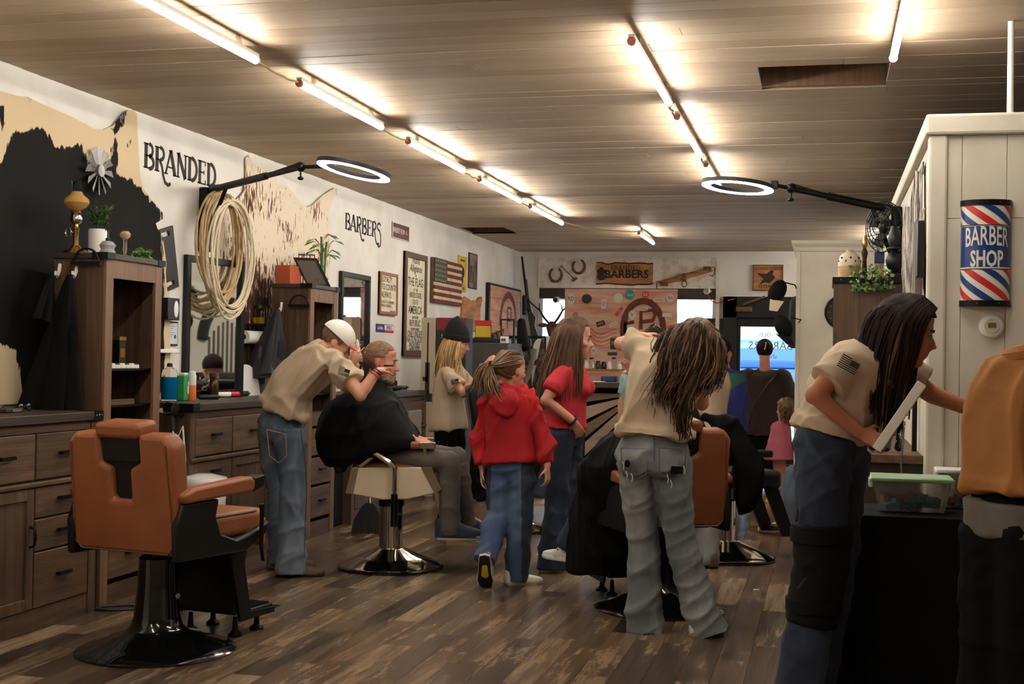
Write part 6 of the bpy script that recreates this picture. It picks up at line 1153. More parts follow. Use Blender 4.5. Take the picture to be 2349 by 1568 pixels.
def fuse(q, name, mats, parent, vox=.009, sm=6, wr=None, fac=.5, regions=None, smooth=180):
    me = q.mesh('tmp', [], V((0,0,0))); fix(me); ob = bpy.data.objects.new('tmp', me); COL.objects.link(ob)
    md = ob.modifiers.new('r', 'REMESH'); md.mode = 'VOXEL'; md.voxel_size = vox; md.use_smooth_shade = True
    if sm: s = ob.modifiers.new('s', 'SMOOTH'); s.iterations = sm; s.factor = fac
    me2 = bpy.data.meshes.new_from_object(ob.evaluated_get(bpy.context.evaluated_depsgraph_get())); bpy.data.objects.remove(ob); bpy.data.meshes.remove(me)
    n = len(me2.vertices); co = np.empty(n*3, np.float32); me2.vertices.foreach_get('co', co); co = co.reshape(-1, 3).astype(np.float64)
    if wr:    # cloth folds: (amplitude, waves per metre, stretch xyz, seed)
        no = np.empty(n*3, np.float32); me2.vertex_normals.foreach_get('vector', no); no = no.reshape(-1, 3)
        r_ = np.random.default_rng(wr[3]); f = np.zeros(n); st = np.array(wr[2], float); st /= np.linalg.norm(st)+1e-9
        for k in range(7):
            d = r_.normal(size=3); d -= st*(d@st)*r_.uniform(.75,1.0); d /= np.linalg.norm(d)+1e-9; msk = .5+.5*np.sin(co@(r_.normal(size=3)*5)+k*2.1); w1 = np.sin(co@(d*wr[1]*3.1*r_.uniform(.6,1.5))+r_.uniform(0,6.28)+.8*np.sin(co@(r_.normal(size=3)*6)+k)); f += ((1-np.abs(w1))**2.5-.25)*msk*1.5
        co += no*(f/1.0*wr[0])[:, None]
    org = np.array(ORG.get(parent.name, V((0,0,0)))) if parent else np.zeros(3)
    me2.vertices.foreach_set('co', (co-org).astype(np.float32).ravel()); me2.materials.clear()
    for m_ in (mats if isinstance(mats, (list,tuple)) else [mats]): me2.materials.append(MATS[m_])
    if regions:
        np_ = len(me2.polygons); ce_ = np.empty(np_*3, np.float32); me2.polygons.foreach_get('center', ce_); ce_ = ce_.reshape(-1,3)+org; mi = np.zeros(np_, np.int32)
        for fn, idx in regions: mi[fn(ce_)] = idx
        me2.polygons.foreach_set('material_index', mi)
    me2.polygons.foreach_set('use_smooth', [True]*len(me2.polygons)); me2.name = name; me2.update()
    o = bpy.data.objects.new(name, me2); COL.objects.link(o)
    if parent: o.parent = parent; ORG[o.name] = ORG.get(parent.name, V((0,0,0)))
    return o
def heading(deg): a = math.radians(deg); return V((math.sin(a), math.cos(a), 0)), V((math.cos(a), -math.sin(a), 0))     # forward, person's right
def rings(pts, lats, ws, ds, n=22, pw=2.3, fronts=None):
    """body sections along the spine points; lat = sideways axis, w/d half sizes"""
    R = []; k = len(pts)
    for i in range(k):
        t = (pts[min(i+1,k-1)]-pts[max(i-1,0)]).normalized(); a = lats[i]-t*lats[i].dot(t); a.normalize(); b = t.cross(a)
        ring = []
        for j in range(n):
            q = 2*math.pi*j/n; c, s = math.cos(q), math.sin(q); c = math.copysign(abs(c)**(2/pw), c); s = math.copysign(abs(s)**(2/pw), s); ring.append(pts[i]+a*c*ws[i]+b*s*ds[i])
        R.append(ring)
    return R
class Head:
    def __init__(s, c, fwd, tilt=0, roll=0, k=1.0):
        f = V(fwd).normalized(); u = V((0,0,1)); r = f.cross(u).normalized()
        rot = Matrix.Rotation(math.radians(roll), 3, f)@Matrix.Rotation(math.radians(tilt), 3, r)
        s.c = V(c); s.f = rot@f; s.u = rot@u; s.r = rot@r; s.k = k; s.mat = Matrix((s.r, s.f, s.u)).transposed()
    def p(s, x, y, z): return s.c+(s.r*x+s.f*y+s.u*z)*s.k
    def e(s, q, x, y, z, a, b, c, n=14, k=9): q.ell(s.p(x,y,z), (a*s.k,b*s.k,c*s.k), s.mat, n, k)
    def build(s, q, male=False):
        s.e(q, 0,-.012,.04, .076,.094,.085, 20, 13); s.e(q, 0,.02,-.015, .066,.072,.085, 18, 11); s.e(q, 0,.045,-.06, .05,.05,.055); s.e(q, 0,.066,-.1, .03 if male else .024,.026,.02); s.e(q, 0,.035,-.085, .045 if male else .038,.045,.028)
        s.e(q, 0,.078,.03, .045,.018,.018); s.e(q, 0,.07,.06, .05,.02,.03)
        q.rc(s.p(0,.088,.012), s.p(0,.112,-.028), .0075*s.k, .0125*s.k); 
        for g in (-1,1):
            s.e(q, g*.013,.1,-.033, .009,.011,.008, 8, 6); s.e(q, g*.04,.058,-.025, .024,.026,.022); s.e(q, g*.074,-.005,0, .009,.02,.031, 10, 8); s.e(q, g*.033,.076,.008, .016,.012,.01, 8, 6)
        s.e(q, 0,.088,-.058, .022,.014,.007, 10, 7); s.e(q, 0,.086,-.072, .019,.014,.008, 10, 7); s.e(q, 0,.08,-.05, .026,.014,.012, 10, 7)
    def face(s, t, m='hair_dark'):
        for g in (-1,1):
            e = M(); s.e(e, g*.033,.0835,.004, .011,.0055,.0065, 10, 7); o = e.build('eye', 'eye_white', t); e = M(); s.e(e, g*.0335,.0885,.003, .0055,.002,.0055, 8, 6); e.build('iris', 'eye_dark', o)
            M().tube([s.p(g*.02,.096,.024), s.p(g*.033,.096,.03), s.p(g*.05,.084,.024)], [.003*s.k,.0038*s.k,.002*s.k], 6).build('eyebrow', m, t)
            M().tube([s.p(g*.021,.0895,.006), s.p(g*.033,.0915,.011), s.p(g*.046,.083,.006)], .0017*s.k, 5).build('eyelash', 'eye_dark', o)
    def lipreg(s): 
        c = np.array(s.p(0,.098,-.065)); return lambda P: (np.linalg.norm((P-c)/np.array([1,1,1]), axis=1) < .021*s.k) & (np.abs((P-c)@np.array(s.u)) < .0105*s.k)
    def scalp(s, q, grow, keep, n=36, k=24, c=(0,-.012,.04), r=(.076,.094,.085), wob=0, seed=0):
        """hair cap over the part of the skull where keep(x, y, z) is true"""
        rr = np.random.default_rng(seed); ph = rr.uniform(0, 6.28, 6); V0 = []; idx = {}
        def pt(i, j, g):
            a = math.pi*(i+.01)/(k+.02)-math.pi/2; b = 2*math.pi*j/n; w_ = 1+wob*(math.sin(7*b+ph[0]+3*a)+math.sin(13*b+ph[1]-5*a))*.5
            return (c[0]+math.cos(a)*math.cos(b)*(r[0]+g*w_), c[1]+math.cos(a)*math.sin(b)*(r[1]+g*w_), c[2]+math.sin(a)*(r[2]+g*w_))
        vs_ = [s.p(*pt(i, j, grow)) for i in range(k+1) for j in range(n)]+[s.p(*pt(i, j, -.006)) for i in range(k+1) for j in range(n)]; fs = []; o = (k+1)*n
        K = [[keep(*[sum(pt(i+a_, j+b_, grow)[t] for a_ in (0,1) for b_ in (0,1))/4 for t in range(3)]) for j in range(n)] for i in range(k)]
        for i in range(k):
            for j in range(n):
                if not K[i][j]: continue
                j1 = (j+1) % n; A_, B_, C_, D_ = i*n+j, i*n+j1, (i+1)*n+j1, (i+1)*n+j; fs += [(A_,B_,C_,D_), (o+D_,o+C_,o+B_,o+A_)]
                for ok, e0, e1 in ((i > 0 and K[i-1][j], A_, B_), (K[i][j1], B_, C_), (i < k-1 and K[i+1][j], C_, D_), (K[i][j-1], D_, A_)):
                    if not ok: fs.append((e1, e0, o+e0, o+e1))
        us = sorted({v for f in fs for v in f}); mp = {v: i for i, v in enumerate(us)}; vs_ = [vs_[v] for v in us]; fs = [tuple(mp[v] for v in f) for f in fs]
        q.add(vs_, fs)
def hand(q, w, d, nrm, side=1, curl=.5, spread=.12, k=1.0, thumb=.7):
    """w wrist, d finger direction, nrm = back-of-hand direction, side = which way the thumb lies"""
    d = V(d).normalized(); nrm = V(nrm); nrm = (nrm-d*nrm.dot(d)).normalized(); s = d.cross(nrm)*side; w = V(w)
    for t_ in (-.026,-.009,.009,.026): q.rc(w+d*.012*k+s*t_*.6*k, w+d*.085*k+s*t_*1.05*k, .013*k, .0115*k, 8)
    q.rc(w-d*.02*k, w+d*.03*k, .021*k, .02*k, 8)
    for i, (t_, L) in enumerate(((.03,.066),(.010,.076),(-.010,.07),(-.029,.054))):
        b = w+d*.088*k+s*t_*k; ang = 0; dd = (d+s*spread*(1.5-i)).normalized(); r = .0088*k if i < 3 else .0076*k
        for j, fr in enumerate((.45,.32,.25)):
            ang += curl*(.55,1.0,.7)[j]*1.25; dv = (dd*math.cos(ang)-nrm*math.sin(ang)).normalized(); e = b+dv*L*fr*k; q.rc(b, e, r, r*.92, 8); b = e; r *= .94
    b = w+d*.022*k+s*.024*k-nrm*.006*k; e = b+(d*.6+s*thumb-nrm*.25).normalized()*.045*k; q.rc(b, e, .013*k, .0105*k, 8); q.rc(e, e+(d*.85+s*thumb*.4-nrm*.35*(1+curl)).normalized()*.034*k, .0102*k, .0085*k, 8)
def limb(q, pts, rs, n=14):       # one smooth tapered tube through the joints
    P, Rr = [], []
    for i in range(len(pts)-1):
        m = 4
        for j in range(m+(i == len(pts)-2)): f = j/m; P.append(pts[i].lerp(pts[i+1], f)); Rr.append(rs[i]*(1-f)+rs[i+1]*f)
    q.tube(P, Rr, n)
    for p_, r_ in list(zip(pts, rs))[1:-1]: q.ell(p_, r_*1.01, None, 10, 7)
def foot_bare(q, a, f): q.rc(a+V((0,0,-.0)), a+f*.1+V((0,0,-.05)), .035, .03)
def shoe(name, t, a, f, m, sole, L=.27, up=.0, w=.048, sole2=None, h=.065, pitch=0, out_=None):
    """a = point on the ground below the ankle; f = toe direction"""
    f = V(f).normalized(); s = f.cross(V((0,0,1))).normalized(); rot = Matrix.Rotation(math.radians(pitch), 3, s); ff = rot@f; uu = rot@V((0,0,1))
    def P(x, y, z): return a+ff*x+s*y+uu*(z+up)
    out = [(-.085,.0),(-.075,-.03),(-.03,-.036),(.06,-.042),(.12,-.05),(.165,-.035),(.185,0),(.165,.035),(.12,.046),(.06,.036),(-.03,.034),(-.075,.03)]; kx = L/.27; kw = w/.048
    q = M(); q.loft([[P(x*kx*g, y*kw*g, z) for x, y in out] for z, g in ((0,.93),(.006,1),(.024,1.01),(.028,.97))])
    u = M()
    R = []
    for x, wd, zt in ((-.088,.020,.075),(-.078,.033,.088),(-.04,.037,.095),(.0,.038,.09),(.04,.041,.075),(.085,.045,.058),(.125,.047,.05),(.16,.036,.043),(.185,.012,.033)):
        R.append([P(x*kx, wd*kw*math.copysign(abs(math.cos(b_))**.7, math.cos(b_)), .02+(zt*h/.065-.02)*max(0, math.sin(b_))**.6 if math.sin(b_) > 0 else .018) for b_ in [2*math.pi*i/16 for i in range(16)]])
    u.loft(R); o = u.build(name, m, t, 60); q.build('sole', sole, o, 50)
    if out_:
        z = M(); z.loft([[P(x*kx*g, y*kw*g, zz) for x, y in out] for zz, g in ((-.004,.9),(.003,.95))]); z.build('outsole', out_, o, 50); z = M(); z.loft([[P(.02+x*.35*kx, y*.45*kw, zz) for x, y in out] for zz in (-.006,.0)]); z.build('sole_inset', 'poster_yellow', o, 50)
    if sole2: z = M(); z.loft([[P(x*kx*g, y*kw*g, zz) for x, y in out] for zz, g in ((.012,1.015),(.02,1.015))]); z.build('sole_stripe', sole2, o, 50)
    return o
def person(label, J, fwd, head, sex='f', skin='skin', vox=.008, k=1.0, hands=(), hide_head=False, bust=True):
    """J: pel, chest, mid?, shL, shR, elL, elR, wrL, wrR, hpL, hpR, knL, knR, anL, anR"""
    base = (J['anL']+J['anR'])/2; base.z = 0; t = thing('person', label, 'person', base)
    q = M(); hl = (J['hpR']-J['hpL']).normalized(); sl = (J['shR']-J['shL']).normalized(); pel, ch = J['pel'], J['chest']; md = J.get('mid', (pel+ch)/2)
    sp = [pel+(pel-md).normalized()*.08*k, pel, (pel+md)/2, md, (md*2+ch*3)/5, ch]; la = [hl, hl, hl*.8+sl*.2, (hl+sl)/2, sl, sl]
    W = (.08,.125,.105,.11,.13,.11) if sex == 'f' else (.08,.12,.115,.125,.145,.13); D = (.06,.085,.075,.078,.09,.055)
    q.loft(rings(sp, la, [x*k for x in W], [x*k for x in D]))
    nb = ch+(ch-md).normalized()*.02; q.rc(nb, head.p(0,-.02,-.06), .06*k if sex == 'm' else .05*k, .052*k if sex == 'm' else .045*k, 14)
    head.build(q, sex == 'm')
    ar = (.046,.038,.026) if sex == 'f' else (.05,.042,.029)
    for s in 'LR':
        limb(q, [J['sh'+s], J['el'+s], J['wr'+s]], [x*k for x in ar]); q.rc(ch.lerp(J['sh'+s],.4), J['sh'+s], .05*k, .05*k)
        fo = (J['el'+s]*.62+J['wr'+s]*.38); q.rc(J['el'+s].lerp(J['wr'+s],.12), fo, .041*k if sex == 'm' else .037*k, .037*k if sex == 'm' else .033*k)
        limb(q, [J['hp'+s], J['kn'+s], J['an'+s]], [.078*k,.052*k,.036*k]); f_ = V(fwd); foot_bare(q, J['an'+s]+V((0,0,.01)), f_)
    for hh in hands: hand(q, *hh[:3], **hh[3])
    fuse(q, 'body', [skin, 'lips'], t, vox, 4, regions=[(head.lipreg(), 1)])
    return t
def shirt(t, J, head, m='tan_shirt', name='shirt', hem=.1, slv=.55, sex='f', k=1.0, grow=.022, bust=.0, belly=.0, fwd=None, wr=(.006,5,(1,1,.5),1), vox=.011, bare=(), loose=.0, slw=.07, hemw=None, collar=True, slend=None):
    q = M(); hl = (J['hpR']-J['hpL']).normalized(); sl = (J['shR']-J['shL']).normalized(); pel, ch = J['pel'], J['chest']; md = J.get('mid', (pel+ch)/2); dn = (pel-md).normalized()
    W = (.155,.155,.13,.13,.15,.15,.085) if sex == 'f' else (.15,.15,.145,.15,.17,.165,.09); D = (.11,.11,.098,.1,.112,.09,.062); up = (ch-md).normalized()
    sp = [pel+dn*(hem-.1), pel-dn*.02 if hem > .08 else pel+dn*(hem-.1)-dn*.05, (pel+md)/2, md, (md*2+ch*3)/5, ch, ch+up*.045]; la = [hl, hl, hl*.8+sl*.2, (hl+sl)/2, sl, sl, sl]
    g = [grow+loose, grow+loose, grow+loose, grow+loose*.7, grow+.004, grow, grow*.6]
    q.loft(rings(sp, la, [a*k+b for a, b in zip(W, g)], [a*k+b for a, b in zip(D, g)]))
    f = V(fwd) if fwd else None
    if f and bust:
        for s in (-1,1): q.ell(md.lerp(ch,.5)+f*(.085*k)+sl*s*.075*k-up*.02, (bust,bust*.9,bust*.85))
    if f and belly: q.ell(md-up*.03+f*.04, (.13*k,.1*k+belly,.12*k))
    for s in 'LR':
        a, b = J['sh'+s], J['el'+s]; sr_ = .07 if sex == 'm' else .06; q.rc(ch.lerp(a, .35)+up*.012, a, sr_*k, sr_*k)
        sv = slend[s] if slend else slv
        if sv <= 1: e = a.lerp(b, sv); q.rc(a, a.lerp(b, .1), sr_*k, sr_*k); q.cyl(a, e, sr_*k, slw*k, 18)
        else:
            c = J['wr'+s]; q2 = M(); q2.ell(a, .074*k+loose*.3, None, 16, 11); limb(q2, [a, b, b.lerp(c, .9)], [.074*k+loose*.3,.066*k+loose*.3,.054*k]); q2.cyl(b.lerp(c, .88), b.lerp(c, .96), .043*k, .041*k, 16); fuse(q2, 'sleeve', m[:1] if isinstance(m, list) else m, t, vox, 4, (wr[0], wr[1]*1.3, tuple((b-a).cross(V((0,1,0)))+V((0,0,.2))), wr[3]+1))
    wr = (wr[0], wr[1], tuple((ch-pel)+sl*.12), wr[3])
    if collar: q.cyl(ch+up*.0, ch+up*.055+(head.c-ch).normalized()*.01, .085*k, .066*k, 20)
    return fuse(q, name, m, t, vox, 5, wr)
def trousers(t, J, m='denim', name='jeans', k=1.0, thigh=.092, knee=.068, hemr=.085, hem=.02, sex='f', vox=.011, wr=(.005,6,(1,1,.35),2), waist=.0, drop=0.0, butt=.0, fwd=None, stop=None):
    q = M(); hl = (J['hpR']-J['hpL']).normalized(); pel = J['pel']; md = J.get('mid', (pel+J['chest'])/2); up = (md-pel).normalized()
    w = .155 if sex == 'f' else .15
    q.loft(rings([pel-up*.1, pel-up*.03, pel+up*.03, pel+up*(.1+waist)], [hl]*4, [(w*.8)*k, (w+.016)*k, (w+.01)*k, (w-.016)*k], [.09*k, (.115+butt)*k, .11*k, .1*k]))
    for s in 'LR':
        h, n_, a = J['hp'+s], J['kn'+s], J['an'+s]; L = (a-n_).normalized(); e = a+L*(.05-hem)
        limb(q, [h+up*.02, n_, n_.lerp(e, .5), e], [thigh*k, knee*k, (knee*.55+hemr*.45)*k, hemr*k], 16)
    wr = (wr[0], wr[1], tuple(hl+V((0,0,.5))), wr[3])
    if butt and fwd:
        for s in (-1,1): q.ell(pel-V(fwd)*(.06)+hl*s*.07*k-up*.04, (.085*k,.085*k,.085*k))
    return fuse(q, name, m, t, vox, 4, wr)
def fall(hd, x, y, z, ox, oy, L, k1=.08):
    s = hd.p(x,y,z); o = hd.r*ox+hd.f*oy; o.z = 0; return [s, s+o*.55+V((0,0,-.05*L/.3)), s+o*.85+V((0,0,-.4*L)), s+o+V((0,0,-.7*L)), s+o*1.0+V((0,0,-L))]
def resample(pts, n):
    pts = [V(p) for p in pts]; d = [0]
    for a, b in zip(pts, pts[1:]): d.append(d[-1]+(b-a).length)
    out = []
    for i in range(n):
        s = d[-1]*i/(n-1); j = 0
        while j < len(d)-2 and d[j+1] < s: j += 1
        f = (s-d[j])/max(1e-9, d[j+1]-d[j]); p0, p1, p2, p3 = pts[max(j-1,0)], pts[j], pts[j+1], pts[min(j+2,len(pts)-1)]
        out.append(.5*((2*p1)+(p2-p0)*f+(2*p0-5*p1+4*p2-p3)*f*f+(3*p1-p0-3*p2+p3)*f**3))
    return out
def locks(q, guides, n, seed, jit=.02, jend=.04, r=.007, wave=.0, wf=3, pts=11, spread_n=None, cut=.25, mis=None):
    rr = random.Random(seed); G = [resample(g, pts) for g in guides]
    for k in range(n):
        x = rr.random()*(len(G)-1); i = min(int(x), len(G)-2); f = x-i; j0 = V((rr.gauss(0,1), rr.gauss(0,1), rr.gauss(0,.6))); j1 = V((rr.gauss(0,1), rr.gauss(0,1), rr.gauss(0,.8))); ph = rr.uniform(0,6.28); ph2 = rr.uniform(0,6.28); L = 1-cut*rr.random(); P = []
        wv = wave*rr.uniform(.6,1.4); wff = wf*rr.uniform(.8,1.2)
        for s in range(pts):
            u = s/(pts-1)*L; e = u*(pts-1); a = int(e); b = min(a+1, pts-1); fr = e-a; p = G[i][a].lerp(G[i][b], fr)*(1-f)+G[i+1][a].lerp(G[i+1][b], fr)*f
            P.append(p+j0*jit*(.25+.75*min(1,u*3))+j1*jend*u*u+V((math.sin(wff*6.28*u+ph), math.cos(wff*6.28*u+ph), .5*math.sin(wff*6.28*u+ph2)))*wv*min(1,u*2.2))
        rad = r*rr.uniform(.6,1.4)
        if mis: q.mi = rr.choices(range(len(mis)), mis)[0]
        q.tube(P, [rad*(.35+.65*math.sin(math.pi*min(1,.22+.72*i_/(pts-1)))) for i_ in range(pts)], 4, flat=.6)
    q.mi = 0
def mass(q, guides, r=.03, per=2, pts=10, taper=.35):      # solid body of hair under the loose locks
    G = [resample(g, pts) for g in guides]
    for i in range(len(G)-1):
        for f in [j/per for j in range(per+(i == len(G)-2))]:
            q.tube([a.lerp(b, f) for a, b in zip(G[i], G[i+1])][:-1], [r*(.7+.3*math.sin(math.pi*s_/(pts-1)))*(1-taper*(s_/(pts-1))**2) for s_ in range(pts-1)], 8, flat=.55)
def sleeve_flag(t, c, u, v, n, s=.055, m='ink'):
    """dark flag print on the upper sleeve"""
    u, v, n = V(u).normalized(), V(v).normalized(), V(n).normalized(); q = M()
    q.prism([(s*.35,0),(s,0),(s,s*.42),(s*.35,s*.42)], c, u, v, n*.003)
    for k in range(7):
        y0 = -s*.42+k*s*.145; x1 = s if y0+s*.07 < 0 else s*.33; q.prism([(-s*.4,y0),(x1,y0),(x1,y0+s*.075),(-s*.4,y0+s*.075)], c, u, v, n*.003)
    return q.build('sleeve_flag', m, t, smooth=0)
def band(t, c, d, r, m, name='wristband', w=.004):
    u, v = perp(d); return M().tube([c+(u*math.cos(a)+v*math.sin(a))*r for a in [2*math.pi*i/20 for i in range(20)]], w, 6, True).build(name, m, t)
def belt(t, J, k=1.0, m='belt', sex='m', up_=.085, g=.004, w=.035):
    hl = (J['hpR']-J['hpL']).normalized(); pel = J['pel']; md = J.get('mid', (pel+J['chest'])/2); up = (md-pel).normalized(); wd = (.155 if sex == 'f' else .15)
    o = M().loft(rings([pel+up*up_, pel+up*(up_+w)], [hl]*2, [(wd-.008)*k+g]*2, [.104*k+g]*2, 30), True).build('belt', m, t); return o
def cape_rows(label, rows, fl, Y, mname='cape_black', wr=(.012,3.5,(0,0,1),4), vox=.014, drift=None, parent=None, name='barber_cape'):
    """rows: (pixel y, left x, right x, half depth, depth centre); a closed cloth body hanging through these rows"""
    R = []; n = 40
    for y, xl, xr, hd, Yc in rows:
        a, b = at(xl, y, Yc), at(xr, y, Yc); c = (a+b)/2; ex = (b-a)/2; ey = V((fl[0], fl[1], 0))*hd
        R.append([c+ex*math.copysign(abs(math.cos(q))**.8, math.cos(q))+ey*math.copysign(abs(math.sin(q))**.8, math.sin(q)) for q in [2*math.pi*i/n for i in range(n)]])
    q = M(); q.loft(R); o = fuse(q, name, mname, parent, vox, 3, wr)
    return tag(o, label, 'cape') if label else o
def jn(Y, **px): return {k_: at(v_[0], v_[1], Y+(v_[2] if len(v_) > 2 else 0)) for k_, v_ in px.items()}
# ---- barber bending over the seated man
fw, rt = heading(68)
J = jn(7.55, pel=(640,972), mid=(672,885), chest=(752,812), shL=(795,812,.17), shR=(772,832,-.15), elL=(795,885,.2), elR=(826,905,-.22), wrL=(806,845,-.02), wrR=(866,850,-.16), hpL=(622,985,.09), hpR=(662,988,-.07), knL=(640,1125,.1), knR=(672,1120,-.08), anL=(648,1272,.12), anR=(668,1296,-.08))
hd = Head(at(768,786,7.52), fw, -42, 0); wl, wr_ = J['wrL'], J['wrR']
t = person('bending barber in tan shirt and jeans, white cap with a pink bill', J, fw, hd, 'm', 'skin', hands=((wl, at(824,795,7.5)-wl, V((-.3,-1,.2)), dict(side=-1, curl=.25, spread=.22, thumb=1.2)), (wr_, at(880,843,7.5)-wr_, V((0,-.7,.7)), dict(side=1, curl=.95, spread=.03))))
shirt(t, J, hd, sex='m', fwd=fw, slv=.66, hem=.02, wr=(.012,6,(1,1,.6),11), loose=.026, slw=.084); trousers(t, J, 'denim', sex='m', fwd=fw, thigh=.1, knee=.082, hemr=.098, hem=.0, wr=(.008,7,(1,1,.3),3))
belt(t, J); hd.face(t, 'hair_short')
M().tube([at(x_, y_, 7.37) for x_, y_ in ((612,985),(655,995),(658,1045),(640,1062),(618,1045),(612,985))], .0028, 5).build('pocket_seam', 'stitch', t); M().tube([at(x_, y_, 7.42) for x_, y_ in ((690,985),(700,1060),(704,1130),(700,1200),(698,1280))], .0025, 5).build('side_seam', 'denim_dark', t)
for a_, dx in ((J['anR'], .0), (J['anL'], 0)): g = V((a_.x, a_.y, 0)); shoe('boot', t, g, fw, 'boot_brown', 'sole_dark', .3, w=.052, h=.075)
q = M(); hd.scalp(q, .006, lambda x, y, z: y < .03 and z > -.06 and not (y > -.03 and z < .0)); q.build('hair', 'hair_short', t, 60)
q = M(); hd.scalp(q, .018, lambda x, y, z: z > .035+.25*max(0, -y-.02)*0); cp = q.build('cap', 'cap_white', t, 60)
q = M(); q.loft([[hd.p(x*g, .075+yy*L, .045+.015*math.cos(x*20)-z_) for x, yy in ((-.07,0),(-.04,.7),(0,.95),(.04,.7),(.07,0),(.03,.25),(-.03,.25))] for g, L, z_ in ((1,.085,0),(1,.085,.006))]); q.build('cap_bill', 'cap_pink', cp, 0)
M().ell(hd.p(0,-.012,.145), .008).build('cap_button', 'cap_pink', cp)
q = M(); hd.scalp(q, .019, lambda x, y, z: y > .045 and z > .035 and z < .1 and abs(x) < .06); q.build('cap_front', 'cap_white', cp, 60)
dn = (J['elR']-J['shR']).normalized(); sleeve_flag(t, J['shR'].lerp(J['elR'],.32)+V((.02,-.094,.012)), V((.9,.1,-.25)), V((.2,0,1)), V((.1,-1,.1)), .05)
wd = (wr_-J['elR']).normalized(); 
for k_, m_ in ((.0,'black_satin'),(-.014,'black_satin'),(-.03,'sign_red')): band(t, wr_+wd*k_, wd, .033, m_)
q = M(); p_ = at(883,838,7.48); q.rc(p_, p_+V((.05,0,.0)), .009, .006); tag(q.build('trimmer', 'black_plastic'), 'small trimmer in the hand of the bending barber', 'trimmer')
q = M(); p_ = at(823,800,7.56); q.prism([(-.012,-.06),(.012,-.06),(.008,.05),(0,.06),(-.008,.05)], p_, V((.9,.1,.3)), V((-.2,0,1)), V((0,-.006,0))); tag(q.build('white_comb', 'white', smooth=0), 'white comb held beside the caped man', 'comb')
# ---- man in the chrome chair, black cape
fw, rt = heading(74); YC = 8.0
J = jn(YC, pel=(860,1052), mid=(838,980), chest=(846,900), shL=(858,905,.18), shR=(850,912,-.18), elL=(880,985,.24), elR=(875,990,-.26), wrL=(945,998,.1), wrR=(948,1006,-.14), hpL=(895,1040,.1), hpR=(885,1048,-.1), knL=(1048,1050,.12), knR=(1030,1058,-.1), anL=(1070,1190,.12), anR=(1034,1206,-.1))
hd = Head(at(873,832,YC), heading(82)[0], -6, 0, 1.06)
t = person('middle-aged bearded man seated in the chrome chair under a black cape', J, fw, hd, 'm', 'skin_red', hands=((J['wrR'], at(985,1016,YC-.14)-J['wrR'], V((0,-.3,1)), dict(side=-1, curl=.3)), (J['wrL'], at(990,1012,YC+.1)-J['wrL'], V((0,0,1)), dict(side=1, curl=.3))))
trousers(t, J, 'grey_pants', 'trousers', sex='m', thigh=.09, knee=.072, hemr=.064, hem=-.01, wr=(.005,6,(1,1,1),7)); hd.face(t, 'hair_short')
for a_, dz in (('anR', .0), ('anL', .0)): g = J[a_].copy(); g.z = .212; shoe('sneaker', t, g, fw, 'sneaker_navy', 'sole_cream', .3, w=.052, sole2='sole_blue', h=.1)
q = M(); hd.scalp(q, .009, lambda x, y, z: (z > .07 or y < .035) and z > -.05+.3*max(0,y+.03) and not (y > -.03 and z < .034) and not (y > .05 and z < .085)); q.build('hair', 'hair_short', t, 60)
q = M(); hd.e(q, 0,.068,-.1, .036,.034,.026); hd.e(q, 0,.035,-.09, .052,.052,.032); hd.e(q, 0,.096,-.079, .02,.012,.009); hd.e(q, 0,.098,-.049, .026,.009,.007)
for g in (-1,1): hd.e(q, g*.054,.02,-.05, .012,.03,.045)
fuse(q, 'beard', 'hair_grey', t, .004, 3)
cape_rows('black barber cape over the bearded man in the chrome chair', [(872,828,888,.06,8.0),(884,815,893,.1,8.0),(900,782,905,.24,8.0),(925,748,920,.33,8.0),(960,730,938,.37,8.0),(1000,724,962,.38,8.0),(1022,728,958,.38,8.0),(1042,738,880,.38,8.0),(1062,752,800,.3,8.0)], rt, 8.0, wr=(.012,3.5,(.25,0,1),4), vox=.012)
q = M(); q.tube([hd.p(.058*math.cos(a), -.025+.062*math.sin(a), -.135) for a in [2*math.pi*i/20 for i in range(20)]], .014, 8, True); tag(q.build('neck_strip', 'white'), 'white paper strip around the bearded man’s neck', 'neck strip')
# ---- woman in a black beanie
fw, rt = heading(72); Y3 = 10.35
J = jn(Y3, pel=(1030,975), mid=(1028,915), chest=(1040,850), shL=(1058,856,.15), shR=(1026,856,-.15), elL=(1082,902,.2), elR=(1062,902,-.2), wrL=(1110,838,.1), wrR=(1112,853,-.14), hpL=(1044,985,.08), hpR=(1022,988,-.08), knL=(1046,1100,.08), knR=(1026,1104,-.08), anL=(1048,1210,.1), anR=(1026,1216,-.08))
hd = Head(at(1047,785,Y3), heading(82)[0], -16, 0)
t = person('blonde woman in a black beanie and tan shirt working with raised hands', J, fw, hd, 'f', 'skin', hands=((J['wrL'], at(1128,818,Y3+.05)-J['wrL'], V((-.6,-.5,.6)), dict(side=-1, curl=.7)), (J['wrR'], at(1128,828,Y3-.08)-J['wrR'], V((-.5,-.8,.4)), dict(side=1, curl=.75))))
shirt(t, J, hd, fwd=fw, hem=.14, slv=.72, bust=.072, wr=(.009,5,(1,1,.6),21), loose=.012, slw=.08); trousers(t, J, 'black_pants', 'black_trousers', hemr=.07)
hd.face(t, 'hair_brown'); 
for a_ in ('anL','anR'): g = J[a_].copy(); g.z = 0; shoe('shoe', t, g, fw, 'black_satin', 'sole_dark', .25)
q = M(); locks(q, [fall(hd,.06,.03,.03,.05,.0,.32), fall(hd,.075,-.02,.02,.055,-.03,.36), fall(hd,.05,-.09,.02,.03,-.05,.38), fall(hd,-.04,-.1,.02,-.01,-.04,.36), fall(hd,-.07,0,.02,-.03,0,.3)], 260, 5, .011, .026, .006, .006, 1.5, mis=[5,1]); q.build('hair', ['hair_blonde','hair_streak'], t, 60)
q = M(); R = []
